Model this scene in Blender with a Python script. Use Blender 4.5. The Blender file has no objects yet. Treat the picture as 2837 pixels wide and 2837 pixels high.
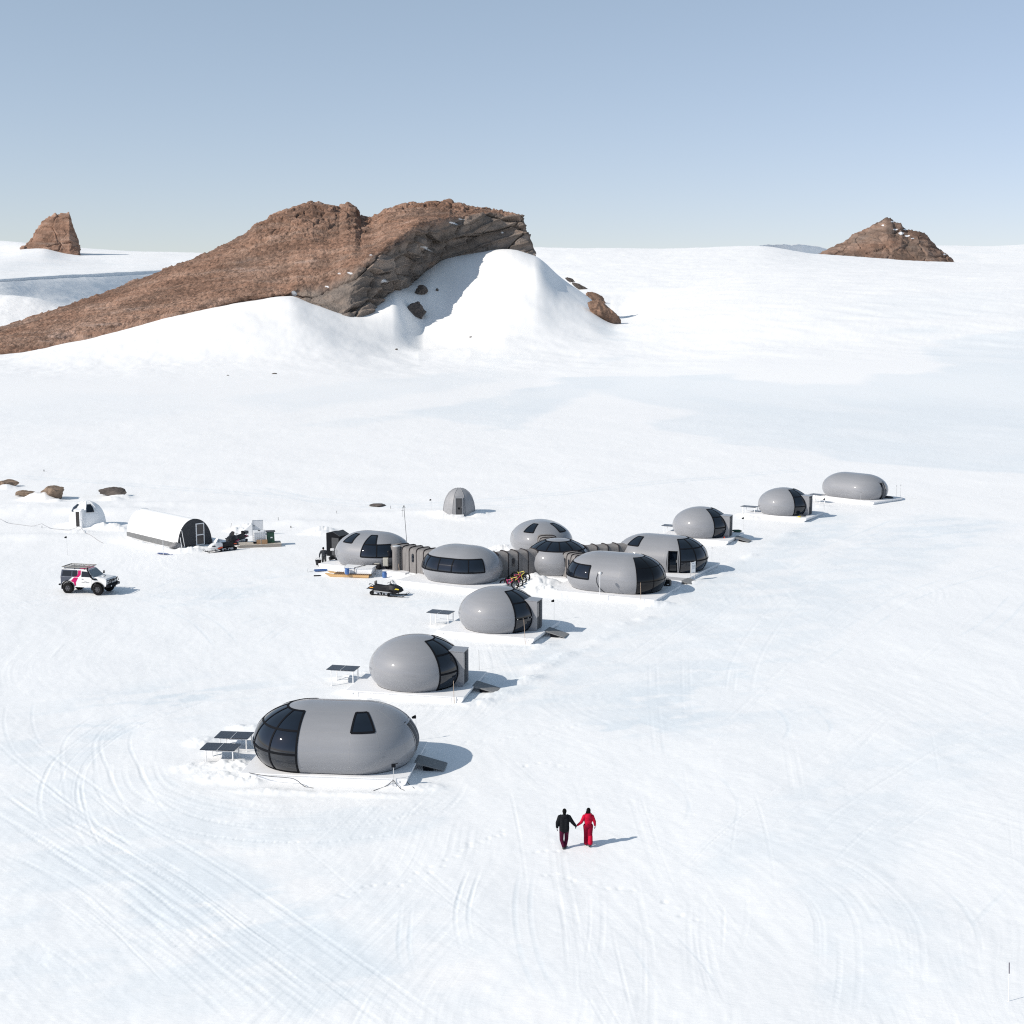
import bpy, math, random
import numpy as np
from mathutils import Vector, Matrix

R = math.radians
rnd = random.Random(11)
scene = bpy.context.scene
COL = scene.collection

# ------------------------------------------------------------------ camera
F, UC, VC, VH, CAMH = 3700.0, 1418.5, 1418.5, 870.0, 23.0
PIT = math.atan((VC - VH) / F)
CP, SP = math.cos(PIT), math.sin(PIT)
cam_d = bpy.data.cameras.new("camera")
cam = bpy.data.objects.new("camera", cam_d)
COL.objects.link(cam)
cam.location = (0, 0, CAMH)
cam.rotation_euler = (R(90) - PIT, 0, 0)
cam_d.sensor_width = 36
cam_d.lens = 36 * F / 2837
cam_d.clip_start = 0.5
cam_d.clip_end = 60000
scene.camera = cam
scene.cycles.use_denoising = False
scene.cycles.filter_width = 1.15
scene.cycles.sample_clamp_indirect = 6


def ray(u, v):
    cx = (u - UC) / F
    cy = -(v - VC) / F
    return cx, CP + cy * SP, -SP + cy * CP


def G(u, v, z=0.0):
    """ground point that the survey pixel (u, v) lands on at height z"""
    rx, ry, rz = ray(u, v)
    t = (z - CAMH) / rz
    return Vector((rx * t, ry * t, z))


def AT(u, v, Y):
    rx, ry, rz = ray(u, v)
    t = Y / ry
    return Vector((rx * t, Y, CAMH + rz * t))


# ------------------------------------------------------------------ light
SUN_DIR = Vector((-0.742, -0.338, 0.579)).normalized()
elev = math.asin(SUN_DIR.z)
azim = math.atan2(SUN_DIR.x, SUN_DIR.y)
scene.view_settings.view_transform = 'Standard'
scene.view_settings.look = 'None'
scene.view_settings.gamma = 1
scene.view_settings.exposure = EXPOSURE = 0.38
w = bpy.data.worlds.new("World")
scene.world = w
w.use_nodes = True
nt = w.node_tree
nt.nodes.clear()
sky = nt.nodes.new('ShaderNodeTexSky')
sky.sky_type = 'NISHITA'
sky.sun_disc = False
sky.sun_elevation = elev
sky.sun_rotation = azim
sky.altitude = 1200
sky.air_density = 1.0
sky.dust_density = 0.6
sky.ozone_density = 1.0
bg = nt.nodes.new('ShaderNodeBackground')
bg.inputs['Strength'].default_value = 0.142
wo = nt.nodes.new('ShaderNodeOutputWorld')
# the clear polar sky of the photograph: each channel of the physical sky gets its own contrast
sp_ = nt.nodes.new('ShaderNodeSeparateColor')
cb_ = nt.nodes.new('ShaderNodeCombineColor')
nt.links.new(sky.outputs[0], sp_.inputs[0])
for ch, (ex, sc_) in enumerate(((0.62, 1.255), (0.60, 1.288), (0.76, 1.035))):
    pw = nt.nodes.new('ShaderNodeMath'); pw.operation = 'POWER'; pw.inputs[1].default_value = ex
    ml = nt.nodes.new('ShaderNodeMath'); ml.operation = 'MULTIPLY'; ml.inputs[1].default_value = sc_
    nt.links.new(sp_.outputs[ch], pw.inputs[0]); nt.links.new(pw.outputs[0], ml.inputs[0]); nt.links.new(ml.outputs[0], cb_.inputs[ch])
nt.links.new(cb_.outputs[0], bg.inputs[0])
nt.links.new(bg.outputs[0], wo.inputs[0])
sun_d = bpy.data.lights.new("sun", 'SUN')
sun_d.energy = 3.45
sun_d.angle = R(0.5)
sun_d.color = (1.0, 0.925, 0.82)
sun = bpy.data.objects.new("sun", sun_d)
COL.objects.link(sun)
sun.rotation_euler = SUN_DIR.to_track_quat('Z', 'Y').to_euler()
sun.location = (-60, -20, 80)


# ------------------------------------------------------------------ materials
MATS = {}


def mat(name, col, rough=0.6, metal=0.0, var=0.0, vscale=3.0, bump=0.0, bscale=20.0, spec=0.5, coat=0.0, coat_r=0.05, alpha=None, stretch=None):
    if name in MATS:
        return MATS[name]
    m = bpy.data.materials.new(name)
    m.use_nodes = True
    t = m.node_tree
    b = t.nodes['Principled BSDF']
    b.inputs['Base Color'].default_value = (*col, 1)
    b.inputs['Roughness'].default_value = rough
    b.inputs['Metallic'].default_value = metal
    b.inputs['Specular IOR Level'].default_value = spec
    b.inputs['Coat Weight'].default_value = coat
    b.inputs['Coat Roughness'].default_value = coat_r
    if alpha is not None:
        b.inputs['Alpha'].default_value = alpha
    tc = t.nodes.new('ShaderNodeTexCoord')
    src = tc.outputs['Object']
    if stretch:
        mp = t.nodes.new('ShaderNodeMapping')
        mp.inputs['Scale'].default_value = stretch
        t.links.new(src, mp.inputs[0])
        src = mp.outputs[0]
    if var > 0:
        n = t.nodes.new('ShaderNodeTexNoise')
        n.inputs['Scale'].default_value = vscale
        n.inputs['Detail'].default_value = 6
        n.inputs['Roughness'].default_value = 0.65
        t.links.new(src, n.inputs['Vector'])
        mr = t.nodes.new('ShaderNodeMapRange')
        mr.inputs[1].default_value = 0.3
        mr.inputs[2].default_value = 0.7
        mr.inputs[3].default_value = 1 - var
        mr.inputs[4].default_value = 1 + var
        t.links.new(n.outputs[0], mr.inputs[0])
        mx = t.nodes.new('ShaderNodeMix')
        mx.data_type = 'RGBA'
        mx.blend_type = 'MULTIPLY'
        mx.inputs[0].default_value = 1
        mx.inputs[6].default_value = (*col, 1)
        t.links.new(mr.outputs[0], mx.inputs[7])
        t.links.new(mx.outputs[2], b.inputs['Base Color'])
    if bump > 0:
        n2 = t.nodes.new('ShaderNodeTexNoise')
        n2.inputs['Scale'].default_value = bscale
        n2.inputs['Detail'].default_value = 5
        t.links.new(src, n2.inputs['Vector'])
        bp = t.nodes.new('ShaderNodeBump')
        bp.inputs['Strength'].default_value = bump
        bp.inputs['Distance'].default_value = 0.03
        t.links.new(n2.outputs[0], bp.inputs['Height'])
        t.links.new(bp.outputs[0], b.inputs['Normal'])
    MATS[name] = m
    return m


def m_shell():
    return mat('grey_gelcoat', (0.246, 0.254, 0.274), 0.5, var=0.05, vscale=0.9, spec=0.3, coat=0.65, coat_r=0.06, stretch=(0.35, 0.35, 3.0))


def m_glass():
    return mat('dark_glass', (0.006, 0.010, 0.018), 0.03, var=0.3, vscale=0.8, spec=0.65)


M_BLACK = mat('black_frame', (0.007, 0.008, 0.011), 0.75, var=0.2, spec=0.1)
M_PLAT = mat('white_decking', (0.80, 0.81, 0.83), 0.55, var=0.04, vscale=2.0, bump=0.1, bscale=30)
M_WHITE = mat('white_paint', (0.80, 0.81, 0.82), 0.4, var=0.03)
M_STEEL = mat('galvanised_steel', (0.55, 0.56, 0.57), 0.4, metal=0.4, var=0.1)
M_RAMP = mat('grey_ramp_board', (0.205, 0.21, 0.215), 0.8, var=0.15, vscale=6, bump=0.2, bscale=60)
M_WALK = mat('pale_walkway_mat', (0.40, 0.40, 0.41), 0.8, var=0.08, vscale=6, bump=0.2, bscale=60)
M_FAB = mat('grey_brown_canvas', (0.190, 0.182, 0.180), 0.85, var=0.22, vscale=5, bump=0.35, bscale=9, stretch=(1.0, 1.0, 0.15))
M_STRAP = mat('dark_strap', (0.020, 0.015, 0.017), 0.8)
M_RUB = mat('black_rubber', (0.007, 0.007, 0.008), 0.8, var=0.2, spec=0.2)
M_PLAS = mat('black_plastic', (0.010, 0.010, 0.012), 0.45, var=0.3, spec=0.35)
M_DGREY = mat('dark_grey_paint', (0.045, 0.048, 0.054), 0.6, var=0.12)
M_TENTEND = mat('charcoal_panel', (0.030, 0.033, 0.040), 0.6, var=0.1)
M_WOOD = mat('pale_timber', (0.56, 0.36, 0.17), 0.6, var=0.18, vscale=4, stretch=(0.3, 4, 4))
M_DWOOD = mat('weathered_timber', (0.17, 0.105, 0.06), 0.8, var=0.3, vscale=5, stretch=(4, 0.4, 4))
M_GWOOD = mat('grey_timber', (0.30, 0.27, 0.24), 0.8, var=0.2, vscale=4, stretch=(0.3, 4, 4))
M_PLY = mat('plywood', (0.36, 0.22, 0.12), 0.7, var=0.15, vscale=5)
M_BLUE = mat('blue_plastic', (0.055, 0.14, 0.36), 0.4, var=0.1)
M_SHOVEL = mat('deep_blue_plastic', (0.03, 0.07, 0.24), 0.4, var=0.1)
M_PINK = mat('magenta_paint', (0.47, 0.0, 0.11), 0.4, var=0.04, spec=0.3)
M_YEL = mat('yellow_paint', (0.66, 0.55, 0.04), 0.4, var=0.05)
M_ORANGE = mat('orange_lens', (0.85, 0.33, 0.01), 0.35)
M_REDOR = mat('red_orange_paint', (0.75, 0.085, 0.02), 0.4)
M_GREEN = mat('dark_green_paint', (0.012, 0.060, 0.035), 0.5, var=0.1)
M_BAG = mat('green_bag', (0.13, 0.48, 0.20), 0.5, var=0.15)
M_BEIGE = mat('beige_metal', (0.46, 0.45, 0.40), 0.5, var=0.06)
M_BAMBOO = mat('bamboo', (0.42, 0.32, 0.24), 0.6, var=0.15)
M_SOLAR = mat('solar_cells', (0.008, 0.010, 0.018), 0.12, spec=0.5)
M_SOLARLINE = mat('solar_grid', (0.14, 0.15, 0.17), 0.4)
M_CARW = mat('white_car_paint', (0.74, 0.745, 0.75), 0.3, coat=0.6, var=0.03)
M_CARD = mat('slate_car_paint', (0.045, 0.056, 0.085), 0.3, coat=0.5, var=0.05)
M_ROPE = mat('grey_rope', (0.22, 0.22, 0.24), 0.9)
M_JACKET = mat('black_quilted_jacket', (0.008, 0.009, 0.012), 0.8, spec=0.15, var=0.35, vscale=9, bump=0.6, bscale=12, stretch=(1, 1, 2.5))
M_TROUSER = mat('burgundy_trousers', (0.062, 0.005, 0.024), 0.8, spec=0.15, var=0.3, vscale=8, bump=0.4, bscale=12)
M_SUIT = mat('crimson_ski_suit', (0.47, 0.0, 0.030), 0.7, spec=0.2, var=0.12, vscale=7, bump=0.5, bscale=10)
M_SUITD = mat('dark_crimson_trousers', (0.225, 0.0, 0.020), 0.75, spec=0.15, var=0.15, vscale=7, bump=0.5, bscale=10)
M_HAIR = mat('black_hair', (0.003, 0.003, 0.003), 0.7, var=0.3, spec=0.12)
M_SKIN = mat('skin', (0.45, 0.26, 0.18), 0.5)
M_BOOT = mat('grey_boot', (0.035, 0.037, 0.04), 0.7, var=0.3)
M_TENTW = mat('white_tent_fabric', (0.83, 0.84, 0.85), 0.5, var=0.03, vscale=1.5)
M_CLEAR = mat('clear_windscreen', (0.35, 0.38, 0.40), 0.08, alpha=0.35)
M_CARGLASS = mat('car_glass', (0.010, 0.012, 0.015), 0.04, spec=0.5)
M_CARGLASSL = mat('car_windscreen', (0.16, 0.19, 0.21), 0.05, spec=0.9)
M_TANK = mat('translucent_tank', (0.72, 0.74, 0.76), 0.4, var=0.04)


# ------------------------------------------------------------------ mesh builder
class MB:
    def __init__(self):
        self.v, self.f = [], []

    def add(self, vs, fs):
        n = len(self.v)
        self.v += [tuple(p) for p in vs]
        self.f += [tuple(i + n for i in q) for q in fs]
        return self

    def box(self, c, s, rot=None):
        hx, hy, hz = s[0] / 2, s[1] / 2, s[2] / 2
        vs = [Vector((x, y, z)) for x in (-hx, hx) for y in (-hy, hy) for z in (-hz, hz)]
        if rot is not None:
            vs = [rot @ p for p in vs]
        vs = [p + Vector(c) for p in vs]
        return self.add(vs, [(0, 1, 3, 2), (4, 6, 7, 5), (0, 4, 5, 1), (2, 3, 7, 6), (0, 2, 6, 4), (1, 5, 7, 3)])

    def prism(self, poly, y0, y1, axis='y'):
        n = len(poly)

        def P(a, b, t):
            return (a, t, b) if axis == 'y' else ((t, a, b) if axis == 'x' else (a, b, t))
        vs = [P(a, b, y0) for a, b in poly] + [P(a, b, y1) for a, b in poly]
        fs = [tuple(range(n)), tuple(range(2 * n - 1, n - 1, -1))]
        fs += [(i, n + i, n + (i + 1) % n, (i + 1) % n) for i in range(n)]
        return self.add(vs, fs)

    def loft(self, rings, caps=True, closed=True):
        n = len(rings[0])
        vs = [p for r in rings for p in r]
        fs = []
        for k in range(len(rings) - 1):
            for i in range(n if closed else n - 1):
                j = (i + 1) % n
                fs.append((k * n + i, k * n + j, (k + 1) * n + j, (k + 1) * n + i))
        if caps and closed:
            fs.append(tuple(range(n - 1, -1, -1)))
            fs.append(tuple((len(rings) - 1) * n + i for i in range(n)))
        return self.add(vs, fs)

    def tube(self, pts, r, n=8, caps=True, closed=False):
        pts = [Vector(p) for p in pts]
        m = len(pts)
        rs = r if isinstance(r, (list, tuple)) else [r] * m
        rings = []
        ref = None
        for i in range(m):
            if closed:
                t = pts[(i + 1) % m] - pts[i - 1]
            else:
                t = pts[min(i + 1, m - 1)] - pts[max(i - 1, 0)]
            t.normalize()
            if ref is None:
                ref = Vector((0, 0, 1)) if abs(t.z) < 0.9 else Vector((1, 0, 0))
            a = t.cross(ref)
            if a.length < 1e-5:
                a = t.orthogonal()
            a.normalize()
            b = a.cross(t).normalized()
            ref = b
            rings.append([pts[i] + (a * math.cos(2 * math.pi * k / n) + b * math.sin(2 * math.pi * k / n)) * rs[i] for k in range(n)])
        if closed:
            rings.append(rings[0])
            return self.loft(rings, caps=False)
        return self.loft(rings, caps=caps)

    def cyl(self, p0, p1, r0, r1=None, n=16):
        return self.tube([p0, p1], [r0, r0 if r1 is None else r1], n)

    def ell(self, c, rad, nu=16, nv=10, rot=None):
        vs, fs = [], []
        c = Vector(c)
        for j in range(nv + 1):
            th = math.pi * j / nv
            for i in range(nu):
                ph = 2 * math.pi * i / nu
                p = Vector((rad[0] * math.sin(th) * math.cos(ph), rad[1] * math.sin(th) * math.sin(ph), rad[2] * math.cos(th)))
                if rot is not None:
                    p = rot @ p
                vs.append(p + c)
        for j in range(nv):
            for i in range(nu):
                k = (i + 1) % nu
                fs.append((j * nu + i, (j + 1) * nu + i, (j + 1) * nu + k, j * nu + k))
        return self.add(vs, fs)

    def caps_(self, p0, p1, r0, r1, n=14):
        """tapered capsule"""
        p0, p1 = Vector(p0), Vector(p1)
        d = (p1 - p0)
        L = d.length
        d = d / L if L > 1e-6 else Vector((0, 0, 1))
        pts, rs = [], []
        for k in range(5):
            a = math.pi / 2 * k / 5
            pts.append(p0 - d * r0 * math.cos(a))
            rs.append(max(r0 * math.sin(a), 0.0008))
        pts.append(p0); rs.append(r0)
        pts.append(p1); rs.append(r1)
        for k in range(4, -1, -1):
            a = math.pi / 2 * k / 5
            pts.append(p1 + d * r1 * math.cos(a))
            rs.append(max(r1 * math.sin(a), 0.0008))
        return self.tube(pts, rs, n)

    def build(self, name, m, parent=None, smooth=True, bevel=0.0, angle=35):
        me = bpy.data.meshes.new(name)
        me.from_pydata(self.v, [], self.f)
        me.validate()
        if smooth:
            me.polygons.foreach_set('use_smooth', [True] * len(me.polygons))
            me.set_sharp_from_angle(angle=R(angle))
        me.materials.append(m)
        o = bpy.data.objects.new(name, me)
        COL.objects.link(o)
        if parent is not None:
            o.parent = parent
        # outward normals
        import bmesh
        b = bmesh.new(); b.from_mesh(me)
        bmesh.ops.recalc_face_normals(b, faces=b.faces)
        b.to_mesh(me); b.free()
        if bevel:
            bv = o.modifiers.new('bevel', 'BEVEL')
            bv.width = bevel
            bv.segments = 2
            bv.limit_method = 'ANGLE'
            bv.angle_limit = R(40)
        return o


def thing(name, label, cat, loc, yaw=0.0, group=None):
    o = bpy.data.objects.new(name, None)
    COL.objects.link(o)
    o.empty_display_size = 0.3
    o.location = loc
    o.rotation_euler = (0, 0, yaw)
    tag(o, label, cat, group)
    return o


def tag(o, label, cat, group=None, kind=None):
    if label: o['label'] = label
    if cat: o['category'] = cat
    if group: o['group'] = group
    if kind: o['kind'] = kind
    return o


def copy_tree(o, parent=None):
    c = o.copy()
    COL.objects.link(c)
    c.parent = parent
    for ch in [x for x in o.children]:
        copy_tree(ch, c)
    return c


# ------------------------------------------------------------------ numpy helpers
_rs = np.random.RandomState(5)
_T2 = _rs.rand(256, 256)
_T3 = _rs.rand(64, 64, 64)


def vn2(x, y):
    xi = np.floor(x).astype(np.int64); yi = np.floor(y).astype(np.int64)
    fx = x - xi; fy = y - yi
    fx = fx * fx * fx * (fx * (fx * 6 - 15) + 10); fy = fy * fy * fy * (fy * (fy * 6 - 15) + 10)
    x0 = xi & 255; x1 = (xi + 1) & 255; y0 = yi & 255; y1 = (yi + 1) & 255
    return ((_T2[x0, y0] * (1 - fx) + _T2[x1, y0] * fx) * (1 - fy) + (_T2[x0, y1] * (1 - fx) + _T2[x1, y1] * fx) * fy) * 2 - 1


def fbm2(x, y, oct=4, gain=0.5):
    s, a, tot = 0, 1.0, 0
    for k in range(oct):
        s = s + a * vn2(x * 2 ** k + 17.3 * k, y * 2 ** k - 9.1 * k)
        tot += a
        a *= gain
    return s / tot


def vn3(x, y, z):
    xi = np.floor(x).astype(np.int64); yi = np.floor(y).astype(np.int64); zi = np.floor(z).astype(np.int64)
    fx = x - xi; fy = y - yi; fz = z - zi
    fx = fx * fx * (3 - 2 * fx); fy = fy * fy * (3 - 2 * fy); fz = fz * fz * (3 - 2 * fz)
    x0 = xi & 63; x1 = (xi + 1) & 63; y0 = yi & 63; y1 = (yi + 1) & 63; z0 = zi & 63; z1 = (zi + 1) & 63

    def L(a, b, t): return a + (b - a) * t
    return L(L(L(_T3[x0, y0, z0], _T3[x1, y0, z0], fx), L(_T3[x0, y1, z0], _T3[x1, y1, z0], fx), fy),
             L(L(_T3[x0, y0, z1], _T3[x1, y0, z1], fx), L(_T3[x0, y1, z1], _T3[x1, y1, z1], fx), fy), fz) * 2 - 1


def fbm3(p, sc, oct=4, gain=0.5, ridge=False):
    s, a, tot = 0, 1.0, 0
    for k in range(oct):
        f = 2 ** k
        n = vn3(p[..., 0] * sc[0] * f + 5.7 * k, p[..., 1] * sc[1] * f + 3.1 * k, p[..., 2] * sc[2] * f + 8.3 * k)
        if ridge:
            n = 1 - 2 * np.abs(n)
        s = s + a * n
        tot += a
        a *= gain
    return s / tot


def cell3(p, sc, seed=0):
    """cellular noise: nearest, second nearest distance and the cell's random value"""
    q = p * sc
    b = np.floor(q).astype(np.int64)
    f1 = np.full(q.shape[:-1], 9.0); f2 = f1.copy(); cid = np.zeros_like(f1)
    for i in (-1, 0, 1):
        for j in (-1, 0, 1):
            for k in (-1, 0, 1):
                c = b + np.array([i, j, k])
                x0, y0, z0 = (c[..., 0] + seed) & 63, (c[..., 1] + 3 * seed) & 63, (c[..., 2] + 7) & 63
                jx = _T3[x0, y0, z0]; jy = _T3[y0, z0, x0]; jz = _T3[z0, x0, y0]
                d = np.sqrt((c[..., 0] + jx - q[..., 0]) ** 2 + (c[..., 1] + jy - q[..., 1]) ** 2 + (c[..., 2] + jz - q[..., 2]) ** 2)
                m = d < f1
                f2 = np.where(m, f1, np.minimum(f2, d))
                cid = np.where(m, _T3[(x0 + 31) & 63, y0, (z0 + 11) & 63], cid)
                f1 = np.where(m, d, f1)
    return f1, f2, cid


def pchip(x, y, xi):
    """monotone cubic; y may be (n,) or (n,m) -> interpolated at xi"""
    x = np.asarray(x, float); y = np.asarray(y, float); xi = np.asarray(xi, float)
    one = y.ndim == 1
    if one: y = y[:, None]
    h = np.diff(x)
    d = np.diff(y, axis=0) / h[:, None]
    m = np.zeros_like(y)
    w1 = (2 * h[1:] + h[:-1])[:, None]; w2 = (h[1:] + 2 * h[:-1])[:, None]
    with np.errstate(divide='ignore', invalid='ignore'):
        mm = (w1 + w2) / (w1 / d[:-1] + w2 / d[1:])
    mm = np.where(d[:-1] * d[1:] > 0, mm, 0.0)
    m[1:-1] = np.nan_to_num(mm)
    m[0] = d[0]; m[-1] = d[-1]
    k = np.clip(np.searchsorted(x, xi) - 1, 0, len(x) - 2)
    t = np.clip((xi - x[k]) / h[k], 0, 1)[:, None]
    hk = h[k][:, None]
    r = ((1 + 2 * t) * (1 - t) ** 2) * y[k] + t * (1 - t) ** 2 * hk * m[k] + t * t * (3 - 2 * t) * y[k + 1] + t * t * (t - 1) * hk * m[k + 1]
    return r[:, 0] if one else r


def sstep(a, b, x):
    t = np.clip((x - a) / (b - a), 0, 1)
    return t * t * (3 - 2 * t)


def catmull(pts, n=10):
    pts = [np.array(p, float) for p in pts]
    P = [2 * pts[0] - pts[1]] + pts + [2 * pts[-1] - pts[-2]]
    out = []
    for i in range(1, len(P) - 2):
        for k in range(n):
            t = k / n
            a, b, c, d = P[i - 1], P[i], P[i + 1], P[i + 2]
            out.append(0.5 * ((2 * b) + (-a + c) * t + (2 * a - 5 * b + 4 * c - d) * t * t + (-a + 3 * b - 3 * c + d) * t ** 3))
    out.append(pts[-1])
    return np.array(out)


def grid_mesh(name, P, m, attrs=None, parent=None, flip=False):
    """P: (rows, cols, 3)"""
    nr, nc = P.shape[:2]
    me = bpy.data.meshes.new(name)
    nv, nf = nr * nc, (nr - 1) * (nc - 1)
    me.vertices.add(nv)
    me.vertices.foreach_set('co', P.reshape(-1).astype(np.float32))
    i = np.arange(nr - 1)[:, None] * nc + np.arange(nc - 1)[None]
    q = np.stack([i, i + 1, i + nc + 1, i + nc], -1)
    if flip: q = q[..., ::-1]
    me.loops.add(nf * 4)
    me.loops.foreach_set('vertex_index', q.reshape(-1).astype(np.int32))
    me.polygons.add(nf)
    me.polygons.foreach_set('loop_start', np.arange(0, nf * 4, 4, dtype=np.int32))
    me.polygons.foreach_set('use_smooth', np.ones(nf, dtype=bool))
    me.update(calc_edges=True)
    for k, a in (attrs or {}).items():
        at = me.attributes.new(k, 'FLOAT', 'POINT')
        at.data.foreach_set('value', a.reshape(-1).astype(np.float32))
    me.materials.append(m)
    o = bpy.data.objects.new(name, me)
    COL.objects.link(o)
    if parent: o.parent = parent
    return o
# ------------------------------------------------------------------ snow terrain
K = 2837 / 1932.0            # survey coordinates of the far country are on a 1932 grid
UN = [-400, 0, 140, 330, 470, 545, 600, 660, 740, 800, 840, 890, 960, 1008, 1060, 1110, 1165, 1250, 1430, 1540, 1803, 1932, 2300]
ROWS = [
    (430, [723, 723, 723, 723, 723, 723, 723, 723, 723, 723, 723, 723, 723, 723, 721, 719, 717, 712, 702, 698, 692, 690, 687]),
    (560, [702, 700, 697, 690, 684, 681, 681, 684, 690, 692, 691, 689, 686, 684, 683, 682, 681, 676, 662, 657, 648, 644, 642]),
    (680, [690, 678, 660, 630, 612, 610, 618, 636, 657, 663, 660, 654, 640, 641, 642, 644, 646, 641, 617, 608, 602, 601, 601]),
    (722, [685, 671, 650, 612, 590, 585, 598, 616, 637, 660, 660, 650, 616, 615, 622, 630, 636, 628, 604, 596, 589, 587, 587]),
    (760, [680, 664, 641, 598, 573, 564, 579, 597, 606, 643, 640, 628, 588, 586, 600, 613, 625, 616, 592, 584, 577, 574, 573]),
    (800, [675, 659, 635, 592, 567, 558, 577, 590, 562, 612, 608, 592, 556, 554, 575, 594, 616, 605, 582, 575, 568, 565, 564]),
    (850, [672, 655, 631, 588, 562, 553, 566, 585, 545, 540, 545, 538, 510, 506, 547, 576, 608, 593, 571, 564, 557, 554, 553]),
    (920, [670, 654, 630, 590, 566, 556, 560, 575, 540, 503, 484, 478, 469, 482, 526, 563, 603, 584, 560, 553, 547, 545, 545]),
    (1010, [668, 652, 630, 600, 575, 565, 566, 580, 570, 540, 520, 505, 495, 514, 560, 590, 599, 572, 547, 541, 536, 534, 534]),
    (1300, [660, 640, 630, 620, 620, 620, 620, 620, 620, 610, 590, 570, 556, 550, 548, 547, 546, 541, 526, 522, 520, 519, 520]),
    (1900, [650, 630, 625, 610, 600, 600, 600, 600, 590, 580, 560, 540, 512, 505, 503, 502, 500, 497, 492, 496, 506, 509, 513]),
    (2600, [640, 620, 610, 600, 590, 580, 570, 560, 545, 530, 510, 495, 480, 467.5, 467.5, 468, 468.5, 469.5, 464.5, 482, 499.5, 503, 508]),
    (3200, [645, 625, 615, 605, 595, 590, 580, 570, 560, 545, 525, 510, 495, 476, 476, 477, 477, 478, 476, 500, 520, 525, 530]),
    (5200, [645, 625, 615, 605, 595, 590, 580, 570, 560, 545, 530, 520, 505, 500, 500, 500, 500, 500, 500, 515, 525, 525, 530]),
]


def build_terrain():
    va = np.arange(3300, 2860, -25.0)
    vb = np.arange(2860, 1160, -2.3)
    vv = np.concatenate([va, vb])
    Ynear = CAMH * (F / CP / CP / (vv - VH) - math.tan(PIT))
    Yfar = np.geomspace(Ynear[-1] * 1.004, 5200, 360)
    Y = np.concatenate([[10, 18], Ynear, Yfar])
    A = np.concatenate([np.linspace(-0.9, -0.425, 50), np.linspace(-0.42, 0.42, 1180), np.linspace(0.425, 0.9, 50)])
    # macro heights
    rowY = [8, 60, 200, 330] + [r[0] for r in ROWS]
    Z = [np.zeros_like(A)] * 4
    for Yk, vs in ROWS:
        a, z = [], []
        for u, v in zip(UN, vs):
            rx, ry, rz = ray(u * K, v * K)
            a.append(rx / ry)
            z.append(CAMH + rz / ry * Yk)
        Z.append(pchip(a, z, np.clip(A, a[0], a[-1])))
    Zm = pchip(np.log(rowY), np.array(Z), np.log(Y))
    X = Y[:, None] * A[None]
    YY = np.repeat(Y[:, None], len(A), 1)
    return A, Y, X, YY, Zm


TA, TY, TX, TYY, TZ = build_terrain()
ICE = np.zeros_like(TZ)


def rows_of(y0, y1):
    return max(0, np.searchsorted(TY, y0) - 1), min(len(TY), np.searchsorted(TY, y1) + 1)


def zt(x, y):
    """height of the snow at (x, y)"""
    r = int(np.clip(np.searchsorted(TY, y) - 1, 0, len(TY) - 2))
    tr = (y - TY[r]) / (TY[r + 1] - TY[r])
    out = []
    for k in (r, r + 1):
        a = x / y
        c = int(np.clip(np.searchsorted(TA, a) - 1, 0, len(TA) - 2))
        tc = (a - TA[c]) / (TA[c + 1] - TA[c])
        out.append(TZ[k, c] * (1 - tc) + TZ[k, c + 1] * tc)
    return out[0] * (1 - tr) + out[1] * tr


def hit(u, v, y0=330.0, y1=3000.0):
    """first place along the sight line of survey pixel (u, v) where the far snow is met"""
    rx, ry, rz = ray(u, v)
    ys = TY[(TY > y0) & (TY < y1)]
    prev = None
    for y in ys:
        d = CAMH + rz / ry * y - zt(rx / ry * y, y)
        if d <= 0:
            return Vector((rx / ry * y, y, zt(rx / ry * y, y)))
    return None


# gentle natural relief ------------------------------------------------
def relief():
    global TZ
    near = 1 - sstep(260, 420, TYY)
    far = sstep(380, 600, TYY)
    n1 = fbm2(TX / 14, TYY / 14, 3) * 0.16
    n2 = fbm2((TX + 0.3 * TYY) / 2.2, (TYY - 0.3 * TX) / 5.0, 4, 0.55) * 0.030
    n3 = fbm2(TX / 0.55, TYY / 0.55, 2) * 0.007
    # wind-cut ridges running to the right and away
    s1 = fbm2((TX * 0.9 + TYY * 0.45) / 9.0, (TYY * 0.9 - TX * 0.45) / 1.1, 3) * 0.028
    # fine brushed grain left by wind and dragged sledges; its direction swings across the field
    ang = np.radians(-49 - 29 * sstep(-12, 2, TX) + 10 * fbm2(TX / 25, TYY / 25, 2))
    al = TX * np.cos(ang) + TYY * np.sin(ang); ac = -TX * np.sin(ang) + TYY * np.cos(ang)
    br = fbm2(al / 6.0, ac / 0.30, 3, 0.6) * 0.0075 + np.maximum(fbm2(al / 9.0 + 40, ac / 0.55, 2), 0.25) * 0.018
    br = br * (0.35 + 0.65 * sstep(-.25, .3, fbm2(TX / 11 + 7, TYY / 11, 3))) * (1 - sstep(110, 190, TYY))
    TZ = TZ + near * (n1 + n2 + n3 + s1 * .8 + br)
    f1 = fbm2(TX / 60, TYY / 60, 4) * 2.0 * np.clip(TYY / 900, 0, 1.3)
    f2 = fbm2((TX + 0.3 * TYY) / 14, (TYY - 0.3 * TX) / 40, 4, 0.55) * 0.55
    TZ = TZ + far * (f1 * 0.6 + f2)


relief()


def ground_area(u, v, r):
    p = G(u, v)
    r0, r1 = rows_of(p.y - r, p.y + r)
    c0 = max(0, np.searchsorted(TA, (p.x - r) / max(p.y - r, 5) if p.x < r else (p.x - r) / (p.y + r)) - 1)
    c1 = min(len(TA), np.searchsorted(TA, (p.x + r) / max(p.y - r, 5) if p.x > -r else (p.x + r) / (p.y + r)) + 1)
    return p, slice(r0, r1), slice(c0, c1)


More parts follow.
